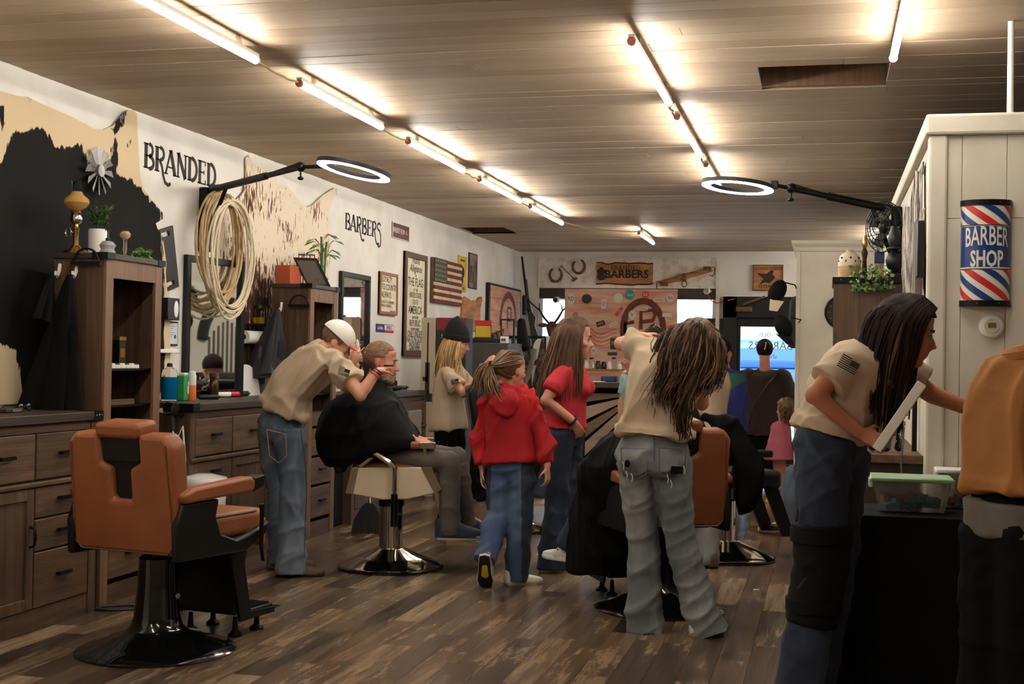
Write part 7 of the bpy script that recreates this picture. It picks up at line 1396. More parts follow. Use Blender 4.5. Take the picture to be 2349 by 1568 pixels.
for z_, rx, ry, yo in ((.02,.086,.106,-.012),(.05,.09,.11,-.014),(.09,.088,.106,-.02),(.13,.074,.088,-.032),(.17,.052,.06,-.05),(.195,.026,.03,-.062),(.203,.01,.012,-.066)): R.append([hd.p(rx*math.cos(a)*(1+.012*math.cos(20*a)), yo+ry*math.sin(a), z_+.012*math.sin(a)) for a in [2*math.pi*i/40 for i in range(40)]])
q.loft(R); bn = q.build('beanie', 'beanie', t, 60)
M().loft([[hd.p(r_*.93*math.cos(a), -.012+r_*1.14*math.sin(a), z_+.012*math.sin(a)) for a in [2*math.pi*i/40 for i in range(40)]] for r_, z_ in ((.092,.01),(.1,.02),(.101,.055),(.093,.065))]).build('cuff', 'beanie', bn, 60)
sleeve_flag(t, J['shR'].lerp(J['elR'],.42)+V((.02,-.082,.0)), V((.8,.1,.2)), V((-.2,0,1)), V((.1,-1,0)), .045)
wd = (J['wrR']-J['elR']).normalized(); band(t, J['wrL']-wd*.01, (J['wrL']-J['elL']).normalized(), .03, 'safe_grey', 'watch_strap', .007)
# ---- her client under a cape behind the girl
fw, rt = heading(72); Y4 = 10.05
J = jn(Y4, pel=(1150,1085), mid=(1138,1010), chest=(1145,940), shL=(1160,945,.17), shR=(1140,945,-.17), elL=(1165,1010,.2), elR=(1150,1010,-.2), wrL=(1200,1030,.1), wrR=(1190,1030,-.1), hpL=(1165,1080,.09), hpR=(1160,1080,-.09), knL=(1255,1060,.1), knR=(1245,1065,-.1), anL=(1248,1118,.1), anR=(1232,1128,-.1))
hd = Head(at(1165,862,Y4), heading(70)[0], -5)
t = person('person under a black cape in the chair behind the girl in the red hoodie', J, fw, hd, 'm', 'skin', .012); trousers(t, J, 'denim_dark', vox=.014)
for a_ in ('anL','anR'): g = J[a_].copy(); g.z = .215; shoe('sneaker', t, g, fw, 'sneaker_white', 'sole_cream', .28)
q = M(); hd.scalp(q, .012, lambda x, y, z: z > .0 and not (y > .05 and z < .07)); q.build('hair', 'hair_dark', t, 60)
cape_rows('black cape over the person behind the girl in the red hoodie', [(895,1128,1180,.07,Y4),(910,1112,1195,.2,Y4),(940,1100,1205,.3,Y4),(1000,1084,1230,.33,Y4),(1060,1078,1250,.34,Y4),(1100,1080,1230,.33,Y4),(1140,1084,1120,.28,Y4)], rt, Y4)
# ---- girl in a red hoodie walking away
fw, rt = heading(2); Y5 = 7.62; kg = .88
J = jn(Y5, pel=(1172,1062), mid=(1168,985), chest=(1166,912), shL=(1122,925,.0), shR=(1212,918,0), elL=(1101,1000,.02), elR=(1243,992,-.02), wrL=(1106,1074,-.02), wrR=(1256,1070,-.05), hpL=(1150,1075,0), hpR=(1196,1075,0), knL=(1142,1185,-.02), knR=(1192,1190,.02), anL=(1116,1272,-.16), anR=(1186,1318,.02))
hd = Head(at(1172,850,Y5), heading(36)[0], -2, 0, .95)
t = person('girl in a red hoodie and blue jeans walking away, brown hair in a ponytail', J, fw, hd, 'f', 'skin', k=kg, hands=((J['wrL'], V((.02,0,-1)), V((-1,0,0)), dict(side=-1, curl=.4, k=.85)), (J['wrR'], V((.04,-.05,-1)), V((1,-.3,0)), dict(side=1, curl=.45, k=.85))))
shirt(t, J, hd, 'hoodie_red', 'hoodie', k=kg, hem=.1, slv=2, grow=.026, loose=.006, wr=(.013,5,(1,1,.6),31), fwd=fw, collar=False)
q = M(); ch = J['chest']; 
q.loft(rings([ch+V((0,.02,-.01)), ch+V((0,.015,.03)), ch+V((0,.01,.065)), ch+V((.005,.01,.085))], [rt]*4, [.13,.125,.1,.085], [.11,.11,.09,.08], 26)); q.ell(ch+V((0,-.1,-.02)), (.1,.06,.08)); q.ell(ch+V((0,-.115,-.07)), (.07,.04,.05)); q.tube([ch+V((.1*math.cos(a), .02+.1*math.sin(a), .035+.045*math.sin(a))) for a in [2*math.pi*i/24 for i in range(24)]], .03, 8, True)
fuse(q, 'hood', 'hoodie_red', t, .01, 5, (.007,6,(1,1,1),33)); trousers(t, J, 'denim_blue', k=kg, fwd=fw, thigh=.1, knee=.088, hemr=.082, butt=.0, hem=.01, wr=(.006,6,(1,1,.3),35)); hd.face(t, 'hair_mid')
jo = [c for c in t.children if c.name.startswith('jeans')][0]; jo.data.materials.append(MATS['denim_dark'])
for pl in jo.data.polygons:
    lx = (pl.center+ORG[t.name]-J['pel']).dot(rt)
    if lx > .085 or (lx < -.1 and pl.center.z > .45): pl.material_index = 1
g = J['anR'].copy(); g.z = 0; shoe('sneaker', t, g, heading(55)[0], 'sneaker_white', 'sole_cream', .24, w=.045)
g = J['anL'].copy(); so = shoe('sneaker', t, g+V((0,-.02,-.045)), heading(-8)[0], 'sneaker_white', 'sneaker_white', .25, w=.05, up=-.03, pitch=-66, out_='sole_dark')
q = M(); hd.scalp(q, .006, lambda x, y, z: (y < .005 and z > -.075) or (y >= .005 and z > .03+.45*y) or (y < -.03 and z > -.1), wob=.15, seed=4); locks(q, [[hd.p(.07,.03,.06), hd.p(.09,-.03,.04), hd.p(.03,-.11,.02), hd.p(-.02,-.125,.02)], [hd.p(.03,.05,.1), hd.p(.05,-.04,.12), hd.p(.01,-.11,.06), hd.p(-.02,-.125,.03)], [hd.p(-.03,.05,.1), hd.p(-.04,-.04,.12), hd.p(-.03,-.11,.06), hd.p(-.02,-.125,.03)], [hd.p(-.07,.03,.05), hd.p(-.085,-.03,.03), hd.p(-.05,-.1,.02), hd.p(-.02,-.125,.02)], [hd.p(.05,-.03,-.05), hd.p(.05,-.08,-.04), hd.p(.01,-.11,.0), hd.p(-.02,-.125,.01)]], 320, 12, .004, .003, .007, mis=[5,1], cut=.02)
pb = hd.p(-.02,-.125,.02); dl = -_R
locks(q, [[pb, pb+V((-.05,-.02,.015)), pb+V((-.09,-.03,-.06)), pb+V((-.085,-.03,-.17))], [pb, pb+V((-.03,-.03,.01)), pb+V((-.05,-.05,-.07)), pb+V((-.03,-.06,-.18))], [pb, pb+V((-.01,-.02,-.01)), pb+V((.0,-.05,-.08)), pb+V((.05,-.07,-.18))]], 90, 13, .008, .03, .006, .004, 1.5, mis=[3,2]); q.build('hair', ['hair_mid','hair_streak'], t, 60)
M().tube([pb+V((-.02,-.01,.005))+V((0,.022*math.cos(a),.022*math.sin(a))) for a in [2*math.pi*i/14 for i in range(14)]], .006, 6, True).build('hair_tie', 'black_matte', t)
# ---- woman in a red t-shirt
fw, rt = heading(70); Y6 = 8.25
J = jn(Y6, pel=(1295,985), mid=(1300,920), chest=(1306,845), shL=(1326,852,.16), shR=(1290,856,-.16), elL=(1300,930,.2), elR=(1252,918,-.24), wrL=(1330,965,.14), wrR=(1316,966,-.16), hpL=(1308,995,.09), hpR=(1284,998,-.09), knL=(1296,1150,.09), knR=(1276,1152,-.09), anL=(1290,1282,.1), anR=(1266,1288,-.09))
hd = Head(at(1318,778,Y6), heading(78)[0], -4, 0, 1.05)
t = person('woman in a red t-shirt and dark jeans standing with a hand in her pocket', J, fw, hd, 'f', 'skin', hands=((J['wrR'], at(1334,1000,Y6-.09)-J['wrR'], V((.1,-1,.4)), dict(side=1, curl=.35)),))
shirt(t, J, hd, 'red_shirt', fwd=fw, hem=.09, slv=.68, bust=.085, belly=.0, wr=(.007,5,(1,1,1.6),41), grow=.018, loose=.006, slw=.066); trousers(t, J, 'denim_dark', fwd=fw, thigh=.098, knee=.074, hemr=.1, hem=.0, butt=.014, waist=.02)
hd.face(t, 'hair_brown')
for a_ in ('anL','anR'): g = J[a_].copy(); g.z = 0; shoe('shoe', t, g, fw, 'black_satin', 'sole_cream', .27)
q = M(); hd.scalp(q, .016, lambda x, y, z: (y < .03 or z > .09) and z > -.1, wob=.15, seed=6)
GD = [[hd.p(.03,.06,.115), hd.p(.085,.03,.05), hd.p(.1,.03,-.06), hd.p(.11,.05,-.2), hd.p(.1,.06,-.36)], [hd.p(.03,.03,.13), hd.p(.1,-.02,.05), hd.p(.115,-.03,-.08), hd.p(.13,-.04,-.2), hd.p(.13,-.04,-.38)], [hd.p(.02,.0,.135), hd.p(.08,-.09,.05), hd.p(.09,-.12,-.08), hd.p(.1,-.14,-.22), hd.p(.1,-.15,-.4)], [hd.p(.0,-.02,.135), hd.p(.02,-.115,.05), hd.p(.03,-.14,-.08), hd.p(.04,-.17,-.22), hd.p(.04,-.18,-.38)], [hd.p(-.02,.0,.135), hd.p(-.08,-.09,.05), hd.p(-.08,-.12,-.1), hd.p(-.06,-.14,-.3)], [hd.p(-.03,.06,.115), hd.p(-.085,.03,.05), hd.p(-.1,.03,-.06), hd.p(-.1,.06,-.3)]]; mass(q, GD, 0.03, 3)
locks(q, GD, 600, 15, .009, .018, .0055, .004, 1.2, mis=[6,1]); q.build('hair', ['hair_brown','hair_streak'], t, 60)
wd = (J['wrR']-J['elR']).normalized(); band(t, J['wrR']-wd*.005, wd, .033, 'black_satin', 'wristband', .008)
# ---- woman in grey ripped jeans, back to the viewer
fw, rt = heading(-2); Y7 = 6.55
J = jn(Y7, pel=(1498,1040), mid=(1508,930), chest=(1535,815), shL=(1468,795,.02), shR=(1604,828,.02), elL=(1424,788,.14), elR=(1610,925,.1), wrL=(1470,770,.38), wrR=(1570,900,.36), hpL=(1458,1065,0), hpR=(1540,1065,0), knL=(1476,1240,.02), knR=(1560,1240,.0), anL=(1478,1405,.0), anR=(1612,1412,.0))
hd = Head(at(1592,800,Y7+.06), heading(-20)[0], -28, 14)
t = person('woman with long wavy hair, tan shirt and ripped grey jeans, seen from behind', J, fw, hd, 'f', 'skin', hands=((J['wrL'], V((.4,.6,.1)), V((0,0,1)), dict(side=1, curl=.5)), (J['wrR'], V((-.3,.6,.2)), V((0,0,1)), dict(side=-1, curl=.5))))
shirt(t, J, hd, fwd=fw, hem=.01, slend={'L':.36,'R':.62}, wr=(.012,4,(1.2,1,.9),51), grow=.03, loose=.024, slw=.088); trousers(t, J, 'denim_grey', k=1.08, fwd=fw, thigh=.094, knee=.074, hemr=.094, hem=-.05, butt=.01, waist=.02, wr=(.006,6,(1,1,.5),53), vox=.009)
up = (J['mid']-J['pel']).normalized()
for s_ in (-1,1):       # patch pockets and rips
    c = at(1455 if s_ < 0 else 1542, 1062, Y7-.165); u_ = V((1,.12*s_,0)).normalized(); v_ = V((.02*s_,-.12,1)).normalized(); n_ = u_.cross(v_)
    M().tube([c+u_*x_+v_*z_ for x_, z_ in ((-.065,.075),(.065,.075),(.06,-.05),(.0,-.085),(-.06,-.05),(-.065,.075))], .0028, 5).build('pocket_seam', 'denim', t)
M().prism([(-.012,-.014),(.01,-.018),(.018,.0),(.008,.02),(-.008,.016)], at(1438,1063,Y7-.172), (1,-.1,0), (0,0,1), (0,-.004,0)).build('rip', 'black_pants', t, smooth=0); M().prism([(-.03,-.02),(.03,-.016),(.03,.018),(-.026,.02)], at(1552,1078,Y7-.18), (1,.1,0), (0,0,1), (0,-.004,0)).build('rip', 'black_pants', t, smooth=0)
for x_, y_ in ((1428,1058),(1436,1080),(1448,1085),(1530,1088),(1538,1100),(1568,1068)): p_ = at(x_, y_, Y7-.178); M().tube([p_, p_+V((.008,-.004,-.02)), p_+V((.004,-.004,-.04))], .0022, 5).build('frayed_thread', 'cream', t)
M().tube([at(1500,995,Y7-.118), at(1500,1030,Y7-.13), at(1502,1075,Y7-.12), at(1503,1100,Y7-.09)], .003, 5).build('back_seam', 'denim', t)
for a_, f_ in (('anL', -12), ('anR', 30)): g = J[a_].copy(); g.z = 0; shoe('sneaker', t, g, heading(f_)[0], 'sneaker_white', 'sole_cream', .25)
q = M(); hd.scalp(q, .034, lambda x, y, z: y < .06 or z > .06, wob=.12, seed=9)
def hp(x, y, dY=0): return at(x, y, Y7+.0+dY)
GD = [[hd.p(-.04,.05,.125), hp(1528,770,-.03), hp(1510,815,-.09), hp(1518,850,-.11), hp(1501,890,-.12), hp(1492,932,-.12)], [hd.p(-.03,.02,.14), hp(1546,757,-.05), hp(1530,820,-.12), hp(1538,862,-.14), hp(1518,905,-.14), hp(1526,946,-.14)], [hd.p(-.01,-.02,.15), hp(1575,750,-.08), hp(1558,820,-.14), hp(1563,862,-.15), hp(1546,892,-.15), hp(1542,920,-.14)]]
GE = [[hd.p(.0,-.03,.15), hp(1585,752,-.08), hp(1578,830,-.14), hp(1562,890,-.15), hp(1556,950,-.15), hp(1566,1015,-.13)], [hd.p(.01,-.04,.15), hp(1605,755,-.07), hp(1598,830,-.12), hp(1579,890,-.14), hp(1573,950,-.14), hp(1575,1008,-.13)]]
GF = [[hd.p(.02,-.04,.15), hp(1612,755,-.06), hp(1612,830,-.1), hp(1596,870,-.11), hp(1590,905,-.11)], [hd.p(.03,-.02,.14), hp(1634,778,-.02), hp(1640,830,-.05), hp(1626,868,-.07), hp(1612,900,-.08)], [hd.p(.04,.04,.12), hp(1646,792,.06), hp(1650,838,.05), hp(1642,880,.02)]]
mass(q, GD, .034, 3, 12, .8); mass(q, GE, .03, 3, 12, .8); mass(q, GF, .04, 3, 12, .6)
locks(q, GD, 420, 17, .014, .02, .0034, .014, 2.2, 15, mis=[6,4,1]); locks(q, GE, 260, 18, .012, .012, .0034, .014, 2.6, 15, mis=[5,5,1]); locks(q, GF, 420, 19, .016, .018, .0034, .01, 1.8, 13, mis=[6,4,1]); q.build('hair', ['hair_brown','hair_dark','hair_streak'], t, 60)
# ---- her client under the big black cape
fw, rt = heading(-34); c7 = V((-.87,7.16,0))
def lc(x, y, z): return c7+rt*x+fw*y+V((0,0,z))
J = dict(pel=lc(0,-.02,.68), mid=lc(0,-.06,.88), chest=lc(0,-.04,1.1), shL=lc(-.18,-.03,1.08), shR=lc(.18,-.03,1.08), elL=lc(-.26,.02,.84), elR=lc(.26,.02,.84), wrL=lc(-.2,.25,.8), wrR=lc(.2,.25,.8), hpL=lc(-.09,.02,.66), hpR=lc(.09,.02,.66), knL=lc(-.12,.48,.62), knR=lc(.12,.48,.62), anL=lc(-.26,.66,.27), anR=lc(.08,.6,.24))
hd = Head(lc(0,.0,1.3), fw, -8, 0, .95)
t = person('client in white clogs almost hidden under the wide black cape', J, fw, hd, 'm', 'skin', .012); trousers(t, J, 'denim_dark', vox=.014)
for a_ in ('anL','anR'):
    g = J[a_].copy(); g.z -= .1; o_ = shoe('clog', t, g, fw+rt*(-.5 if a_ == 'anL' else 0), 'white', 'white', .28, w=.055, h=.07)
    fv = (fw+rt*(-.5 if a_ == 'anL' else 0)).normalized()
    for hx, hy in ((.08,-.02),(.08,.02),(.11,0),(.05,0),(.05,-.035),(.05,.035)): M().ell(g+fv*hx+fv.cross(V((0,0,1)))*hy+V((0,0,.072-.25*abs(hy)-.3*max(0,hx-.08))), (.008,.008,.006), None, 8, 5).build('hole', 'black_matte', o_)
q = M(); hd.scalp(q, .012, lambda x, y, z: z > .0 and not (y > .05 and z < .07)); q.build('hair', 'hair_mid', t, 60)
q = M(); R = []; n = 48
for z_, cx_, cy_, rx, ry in ((1.16,0,-.03,.09,.09),(1.1,0,-.03,.18,.12),(1.0,0,.0,.25,.18),(.87,.0,.06,.34,.28),(.79,.0,.12,.38,.34),(.7,.0,.2,.36,.38),(.6,0,.3,.32,.36),(.45,-.04,.4,.28,.28),(.28,-.06,.44,.27,.26),(.13,-.08,.46,.25,.24)):
    R.append([lc(cx_+rx*math.copysign(abs(math.cos(a))**.8, math.cos(a)), cy_+ry*math.copysign(abs(math.sin(a))**.8, math.sin(a)), z_+.02*math.cos(3*a)) for a in [2*math.pi*i/n for i in range(n)]])
q.loft(R); o = fuse(q, 'barber_cape', 'cape_black', None, .014, 3, (.013,3.5,(-.2,.3,1),61)); tag(o, 'wide black cape spreading to the floor left of the woman in grey jeans', 'cape')
o = cape_rows('black cape hanging over the right arm of the tan chair', [(945,1612,1640,.03,7.15),(962,1605,1695,.04,7.15),(985,1640,1712,.05,7.15),(1030,1685,1735,.06,7.15),(1085,1690,1752,.06,7.15),(1140,1692,1742,.05,7.15),(1178,1705,1722,.03,7.15)], rt, 7.15)
# ---- bearded barber in tan behind her
fw, rt = heading(-40); Y9 = 8.75
J = jn(Y9, pel=(1610,1010), mid=(1612,930), chest=(1614,850), shL=(1584,855,.05), shR=(1636,860,-.05), elL=(1570,920,.15), elR=(1642,930,-.05), wrL=(1560,890,.3), wrR=(1610,920,.2), hpL=(1596,1020,.05), hpR=(1622,1020,-.05), knL=(1600,1150,.05), knR=(1624,1150,-.05), anL=(1600,1278,.05), anR=(1622,1284,-.05))
hd = Head(at(1628,795,Y9), heading(30)[0], -10)
t = person('bearded man in a tan shirt half hidden behind the long wavy hair', J, fw, hd, 'm', 'skin_tan', .011); shirt(t, J, hd, sex='m', fwd=fw, slv=.62, vox=.013, loose=.01); trousers(t, J, 'denim_grey', sex='m', vox=.014, hemr=.09)
for a_ in ('anL','anR'): g = J[a_].copy(); g.z = 0; shoe('boot', t, g, fw, 'boot_brown', 'sole_dark', .29)
q = M(); hd.scalp(q, .01, lambda x, y, z: z > -.03 and not (y > .04 and z < .07)); q.build('hair', 'hair_dark', t, 60)
# ---- person in an aqua shirt further back with a raised hand
fw, rt = heading(188); Y10 = 10.3
J = jn(Y10, pel=(1480,1010), mid=(1480,935), chest=(1482,855), shL=(1520,862,0), shR=(1444,862,0), elL=(1530,930,0), elR=(1428,935,0), wrL=(1460,868,-.3), wrR=(1430,1005,0), hpL=(1498,1020,0), hpR=(1464,1020,0), knL=(1498,1120,0), knR=(1464,1120,0), anL=(1498,1215,0), anR=(1464,1215,0))
hd = Head(at(1500,787,Y10), fw, -5)
t = person('person in an aqua t-shirt with short streaked hair raising a hand at the counter', J, fw, hd, 'm', 'skin', .008, hands=((at(1452,860,Y10-.3), at(1428,818,Y10-.34)-at(1452,860,Y10-.3), V((.5,.8,.2)), dict(side=1, curl=.25, spread=.2)), (J['wrR'], V((0,0,-1)), V((-1,0,0)), dict(side=1, curl=.4))))
shirt(t, J, hd, 'aqua', sex='m', fwd=fw, slv=.6, vox=.013, loose=.01); trousers(t, J, 'denim', sex='m', vox=.014)
for a_ in ('anL','anR'): g = J[a_].copy(); g.z = 0; shoe('shoe', t, g, fw, 'black_satin', 'sole_dark')
q = M(); hd.scalp(q, .014, lambda x, y, z: z > .0 and not (y > .05 and z < .07), wob=.3); rr = random.Random(3)
for k_ in range(110): a_ = rr.uniform(0,6.28); z_ = rr.uniform(.06,.14); r_ = .075*math.sqrt(max(.05, 1-((z_-.04)/.1)**2)); b_ = hd.p(r_*math.cos(a_), r_*1.2*math.sin(a_)-.012, z_); q.mi = k_ % 3 == 0; q.tube([b_, b_+V((math.cos(a_)*.012, math.sin(a_)*.012, .014)), b_+V((math.cos(a_)*.03+.01, math.sin(a_)*.03, .018))], [.006,.005,.002], 5)
q.mi = 0; q.build('hair', ['hair_dark','hair_blonde'], t, 60)
# ---- person in a blue and green jacket near the door
fw, rt = heading(5); Y11 = 12.4
J = jn(Y11, pel=(1668,990), mid=(1668,930), chest=(1666,860), shL=(1646,866,0), shR=(1692,868,0), elL=(1640,920,0), elR=(1700,920,0), wrL=(1645,970,.1), wrR=(1700,970,.1), hpL=(1656,998,0), hpR=(1680,998,0), knL=(1656,1075,0), knR=(1680,1075,0), anL=(1656,1140,0), anR=(1680,1142,0))
hd = Head(at(1658,806,Y11), heading(30)[0], 0)
t = person('person in a blue and green jacket standing by the street door', J, fw, hd, 'm', 'skin', .012); o_ = shirt(t, J, hd, ['jacket_blue','jacket_green'], 'jacket', sex='m', slv=2, loose=.02, vox=.014, fwd=fw)
me = o_.data; c_ = np.array(J['chest']); org_ = np.array(ORG[t.name])
for pl in me.polygons:
    d_ = np.array(pl.center)+org_-c_
    if d_[2] > -.16+abs(d_[0])*.6 and d_[2] < .0+abs(d_[0])*.35 : pl.material_index = 1
trousers(t, J, 'black_pants', 'trousers', sex='m', vox=.015)
for a_ in ('anL','anR'): g = J[a_].copy(); g.z = 0; shoe('shoe', t, g, fw, 'black_satin', 'sole_dark')
q = M(); hd.scalp(q, .01, lambda x, y, z: z > -.02 and not (y > .05 and z < .07)); q.build('hair', 'hair_dark', t, 60)
# ---- person in a dark brown sweater at the door
fw, rt = heading(-6); Y12 = 14.3
J = jn(Y12, pel=(1752,985), mid=(1752,930), chest=(1754,862), shL=(1714,866,0), shR=(1794,866,0), elL=(1694,925,0), elR=(1808,925,.0), wrL=(1706,985,.05), wrR=(1806,980,.05), hpL=(1736,992,0), hpR=(1768,992,0), knL=(1738,1055,0), knR=(1766,1055,0), anL=(1740,1100,0), anR=(1768,1102,0))
hd = Head(at(1754,806,Y12), fw, 0)
t = person('person in a dark brown sweater facing the street door, hair in a bun', J, fw, hd, 'm', 'skin', .012, 1.15)
shirt(t, J, hd, 'brown_knit', 'sweater', sex='m', slv=2, k=1.25, loose=.05, vox=.016, hem=.16, fwd=fw, wr=(.012,3,(1,1,.6),71)); trousers(t, J, 'black_pants', 'trousers', sex='m', k=1.3, vox=.016, hemr=.11, thigh=.13, knee=.11)
M().tube([at(1712,990,Y12-.24), at(1730,930,Y12-.25), at(1762,880,Y12-.22), at(1785,856,Y12-.08), at(1788,862,Y12+.06)], .018, 6, flat=.4).build('bag_strap', 'black_satin', t)
for a_ in ('anL','anR'): g = J[a_].copy(); g.z = 0; shoe('sandal', t, g, fw, 'black_satin', 'sole_dark', .27)
q = M(); hd.scalp(q, .014, lambda x, y, z: z > -.06 and not (y > .03 and z < .08)); q.ell(hd.p(0,-.1,.06), (.05,.04,.05)); q.build('hair', 'hair_dark', t, 60); M().tube([hd.p(-.01,-.145,.02), hd.p(.0,-.148,.06), hd.p(.005,-.13,.1)], .006, 5).build('hair_claw', 'cream', t)
# ---- small child in pink and a seated person in tan boots, mostly hidden
fw, rt = heading(-60); Y13 = 12.9
J = jn(Y13, pel=(1789,1025), mid=(1789,1000), chest=(1791,972), shL=(1779,975,0), shR=(1803,975,0), elL=(1773,1005,0), elR=(1807,1005,0), wrL=(1769,1030,0), wrR=(1809,1030,0), hpL=(1783,1035,0), hpR=(1795,1035,0), knL=(1781,1078,0), knR=(1795,1078,0), anL=(1780,1120,0), anR=(1794,1122,0))
hd = Head(at(1802,940,Y13), fw, 0, 0, .85)
t = person('small child in a pink dress with curly hair beside the white block', J, fw, hd, 'f', 'skin', .011, .6)
q = M(); q.loft(rings([J['pel']+V((0,0,-.12)), J['pel'], J['mid'], J['chest'], J['chest']+V((0,0,.03))], [rt]*5, [.16,.13,.1,.1,.05], [.14,.11,.085,.07,.04])); 
for s_ in 'LR': limb(q, [J['sh'+s_], J['el'+s_], J['wr'+s_]], [.045,.04,.035])
fuse(q, 'dress', 'pink', t, .012, 3, (.005,6,(1,1,.4),81))
q = M(); hd.scalp(q, .02, lambda x, y, z: z > -.09 and not (y > .04 and z < .07), wob=.3); locks(q, [[hd.p(.05,0,.1), hd.p(.09,-.02,0), hd.p(.1,-.03,-.14)], [hd.p(0,-.05,.1), hd.p(.0,-.12,0), hd.p(0,-.12,-.14)], [hd.p(-.05,0,.1), hd.p(-.09,-.02,0), hd.p(-.1,-.03,-.14)]], 80, 8, .012, .03, .008, .012, 3); q.build('hair', 'hair_mid', t, 60)
for a_ in ('anL','anR'): g = J[a_].copy(); g.z = max(0, g.z-.05); shoe('shoe', t, V((g.x, g.y, 0)), fw, 'pink', 'sole_cream', .16)
fw, rt = heading(-80); b_ = atz(1808, 1222)
def ls(x, y, z): return V((b_.x,b_.y,0))+rt*x+fw*y+V((0,0,z))
J = dict(pel=ls(0,-.47,.5), mid=ls(0,-.50,.7), chest=ls(0,-.47,.95), shL=ls(-.18,-.47,.93), shR=ls(.18,-.47,.93), elL=ls(-.22,-.38,.68), elR=ls(.22,-.38,.68), wrL=ls(-.12,-.16,.6), wrR=ls(.12,-.16,.6), hpL=ls(-.09,-.42,.48), hpR=ls(.09,-.42,.48), knL=ls(-.1,-.06,.48), knR=ls(.1,-.06,.48), anL=ls(-.1,.0,.09), anR=ls(.1,-.02,.09))
hd = Head(ls(0,-.44,1.17), fw, -10)
t = person('seated person in blue jeans and tan suede boots behind the reaching woman', J, fw, hd, 'm', 'skin', .012); trousers(t, J, 'denim', sex='m', vox=.013, hemr=.08, knee=.08); shirt(t, J, hd, 'mustard', sex='m', slv=2, vox=.015)
for a_ in ('anL','anR'): g = J[a_].copy(); g.z = 0; shoe('boot', t, g+fw*.02, fw, 'boot_tan', 'boot_brown', .29, w=.055, h=.085)
q = M(); hd.scalp(q, .012, lambda x, y, z: z > .0 and not (y > .05 and z < .07)); q.build('hair', 'hair_mid', t, 60)
st = thing('waiting_chair', 'black waiting chair under the seated person in tan boots', 'chair', ls(0,-.46,0)); M().box(ls(0,-.46,.37), (.42,.36,.04), Matrix.Rotation(math.radians(80),3,'Z')).build('seat', 'black_satin', st, bevel=.01); M().box(ls(0,-.655,.68), (.42,.03,.4), Matrix.Rotation(math.radians(80),3,'Z')).build('backrest', 'black_satin', st, bevel=.01)
for x_, y_ in ((-.18,-.32),(.18,-.32),(-.18,-.62),(.18,-.62)): M().cyl(ls(x_,y_,0), ls(x_,y_,.36), .014).build('leg', 'black_metal', st)
# ---- dark-haired woman with the white board
fw, rt = heading(76); Y14 = 5.2
J = jn(Y14, pel=(1905,1015), mid=(1935,915), chest=(1992,825), shL=(2040,838,.16), shR=(1948,828,-.13), elL=(2140,905,.22), elR=(1868,905,-.2), wrL=(2235,942,.25), wrR=(1972,992,-.16), hpL=(1928,1045,.08), hpR=(1885,1045,-.08), knL=(1915,1290,.12), knR=(1885,1295,-.08), anL=(1862,1570,.12), anR=(1828,1575,-.08))
J['anL'].z = J['anR'].z = .09
hd = Head(at(2078,762,Y14+.02), heading(93)[0], -14, 0, 1.02)
t = person('dark-haired woman in a tan shirt and jeans leaning to reach across the table', J, fw, hd, 'f', 'skin_tan', .008, hands=((J['wrR'], at(2030,1018,Y14-.14)-J['wrR'], V((0,-.9,.4)), dict(side=-1, curl=.95, spread=.03)), (J['wrL'], V((1,.1,-.15)), V((0,0,1)), dict(side=1, curl=.3))))
shirt(t, J, hd, fwd=fw, hem=.07, slv=.66, bust=.085, belly=.02, wr=(.009,5,(1,1,.8),91), grow=.024, loose=.016, slw=.086, vox=.009); trousers(t, J, 'denim_dark', k=1.1, fwd=fw, thigh=.1, knee=.08, hemr=.09, butt=.0, waist=.0, vox=.01, wr=(.006,6,(1,1,.4),93)); hd.face(t, 'hair_dark')
belt(t, J, 1.1, 'black_satin', 'f', .06, .006)
for a_ in ('anL','anR'): g = J[a_].copy(); g.z = 0; shoe('shoe', t, g, fw, 'black_satin', 'sole_dark', .26)
q = M()
kn, hp_, an = J['knR'], J['hpR'], J['anR']; limb(q, [kn.lerp(hp_,.38), kn, kn.lerp(an,.45)], [.116,.108,.102], 18); br = fuse(q, 'knee_brace', 'black_matte', t, .01, 3, (.003,6,(1,1,1),95))
for s_ in (.28, -.30): c_ = kn.lerp(hp_, s_) if s_ > 0 else kn.lerp(an, -s_); d_ = (hp_-kn).normalized(); M().cyl(c_-d_*.025, c_+d_*.025, .118 if s_ > 0 else .108, n=24).build('strap', 'black_matte', br)
sleeve_flag(t, at(1938,832,Y14-.235), V((.78,-.1,-.42)), V((.42,0,.8)), V((-.15,-1,.15)), .052)
q = M(); hd.scalp(q, .02, lambda x, y, z: (y < .03 or z > .085) and z > -.1, wob=.15, seed=16)
GD = [[hd.p(.02,.07,.11), hd.p(.075,.05,.06), hd.p(.085,.04,-.06), hd.p(.08,.05,-.2), hd.p(.07,.06,-.36)], [hd.p(.02,.05,.125), hd.p(.1,.0,.04), hd.p(.11,.01,-.1), hd.p(.11,.02,-.24), hd.p(.1,.03,-.4)], [hd.p(.02,.02,.14), hd.p(.1,-.04,.05), hd.p(.12,-.05,-.1), hd.p(.13,-.03,-.22), hd.p(.12,.0,-.38)], [hd.p(.02,.0,.14), hd.p(.07,-.1,.05), hd.p(.1,-.11,-.08), hd.p(.13,-.09,-.18), hd.p(.13,-.05,-.3)], [hd.p(.0,-.02,.14), hd.p(.0,-.125,.05), hd.p(.03,-.15,-.06), hd.p(.06,-.2,-.13), hd.p(.07,-.24,-.17)], [hd.p(-.02,.02,.135), hd.p(-.08,-.06,.05), hd.p(-.09,-.06,-.1), hd.p(-.08,0,-.3)], [hd.p(-.02,.07,.11), hd.p(-.075,.05,.06), hd.p(-.085,.05,-.06), hd.p(-.07,.08,-.3)]]; mass(q, GD, 0.03, 3)
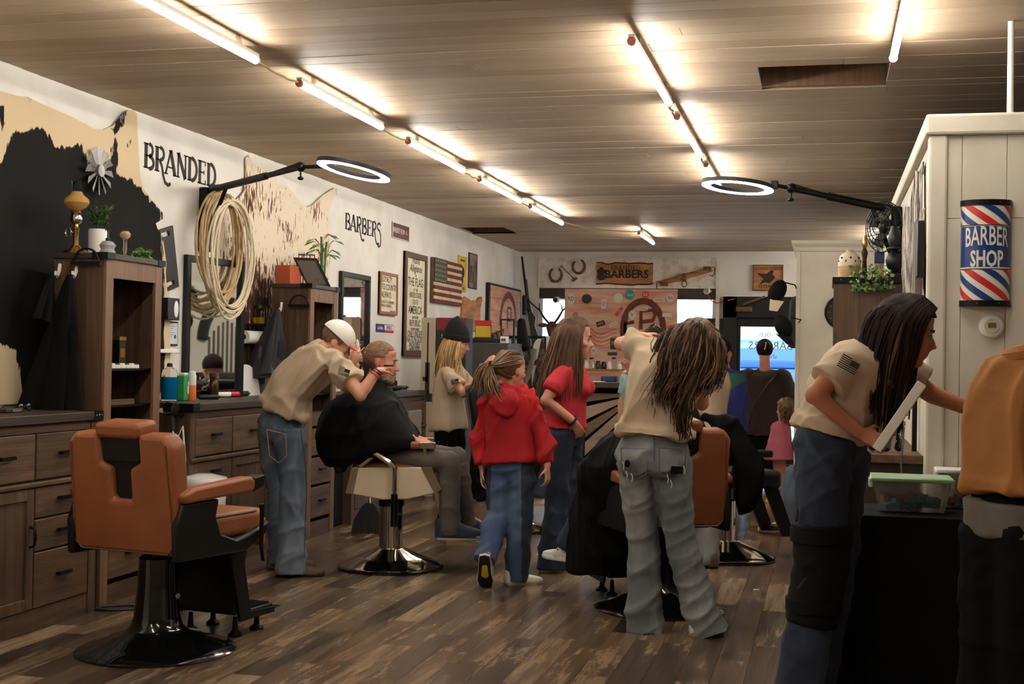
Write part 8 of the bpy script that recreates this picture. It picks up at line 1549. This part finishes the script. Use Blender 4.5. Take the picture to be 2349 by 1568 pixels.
locks(q, GD, 700, 19, .01, .016, .0055, .005, 1.2, mis=[12,1]); q.build('hair', ['hair_dark','hair_brown'], t, 60)
M().tube([hd.p(.086,.0,.04+.02*math.cos(a))+hd.f*(.02*math.sin(a)) for a in [math.pi*i/10 for i in range(11)]], .004, 5).build('hair_clip', 'brass', t)
# print on her shirt front
M().prism([(-.03,0),(.03,0),(.02,.03),(-.02,.035)], at(2032,890,Y14-.12), (.9,-.3,0), (.2,0,1), (0,-.004,0)).build('shirt_print', 'flag_red', t, smooth=0)
a_, b_ = at(2115,880,Y14-.12), at(2012,1030,Y14-.12); wb_ = thing('white_board', 'white foam board gripped by the dark-haired woman', 'board', b_); M().beam(a_, b_, .2, .036, up=(.82,-.03,.57)).build('panel', 'paper', wb_, bevel=.003)
# ---- person in a mustard jacket at the right edge
fw, rt = heading(40); Y15 = 4.55
J = jn(Y15, pel=(2345,1190), mid=(2350,1010), chest=(2382,845), shL=(2318,905,.1), shR=(2455,870,-.05), elL=(2286,1030,.2), elR=(2450,1010,-.1), wrL=(2330,1090,.32), wrR=(2420,1100,.1), hpL=(2290,1220,.05), hpR=(2370,1220,-.05), knL=(2285,1480,.05), knR=(2370,1480,-.05), anL=(2270,1700,.05), anR=(2370,1700,-.05))
J['anL'].z = J['anR'].z = .09
hd = Head(at(2430,680,Y15), fw, -10)
t = person('person in a mustard jacket and black trousers at the right edge', J, fw, hd, 'm', 'skin', .012)
shirt(t, J, hd, 'mustard', 'jacket', sex='m', slv=2, k=1.08, loose=.03, hem=.02, fwd=fw, wr=(.012,4,(1,1,.8),101), vox=.012); trousers(t, J, 'black_pants', 'trousers', sex='m', k=1.18, vox=.014, thigh=.11, knee=.1, hemr=.11)
q = M(); hl = (J['hpR']-J['hpL']).normalized(); q.loft(rings([J['pel']+V((0,0,-.06)), J['pel']+V((0,0,.06))], [hl]*2, [.195,.195], [.15,.15])); fuse(q, 'shirt_tail', 'grey_pants', t, .012, 2, (.004,5,(1,1,.3),103))
M().tube([J['chest']+V((.085*math.cos(a), .075*math.sin(a), .06+.02*math.cos(a))) for a in [2*math.pi*i/20 for i in range(20)]], .03, 8, True).build('collar', 'mustard', t)
for a_ in ('anL','anR'): g = J[a_].copy(); g.z = 0; shoe('boot', t, g, fw, 'boot_brown', 'sole_dark', .3)
q = M(); hd.scalp(q, .012, lambda x, y, z: z > .0 and not (y > .05 and z < .07)); q.build('hair', 'hair_dark', t, 60)
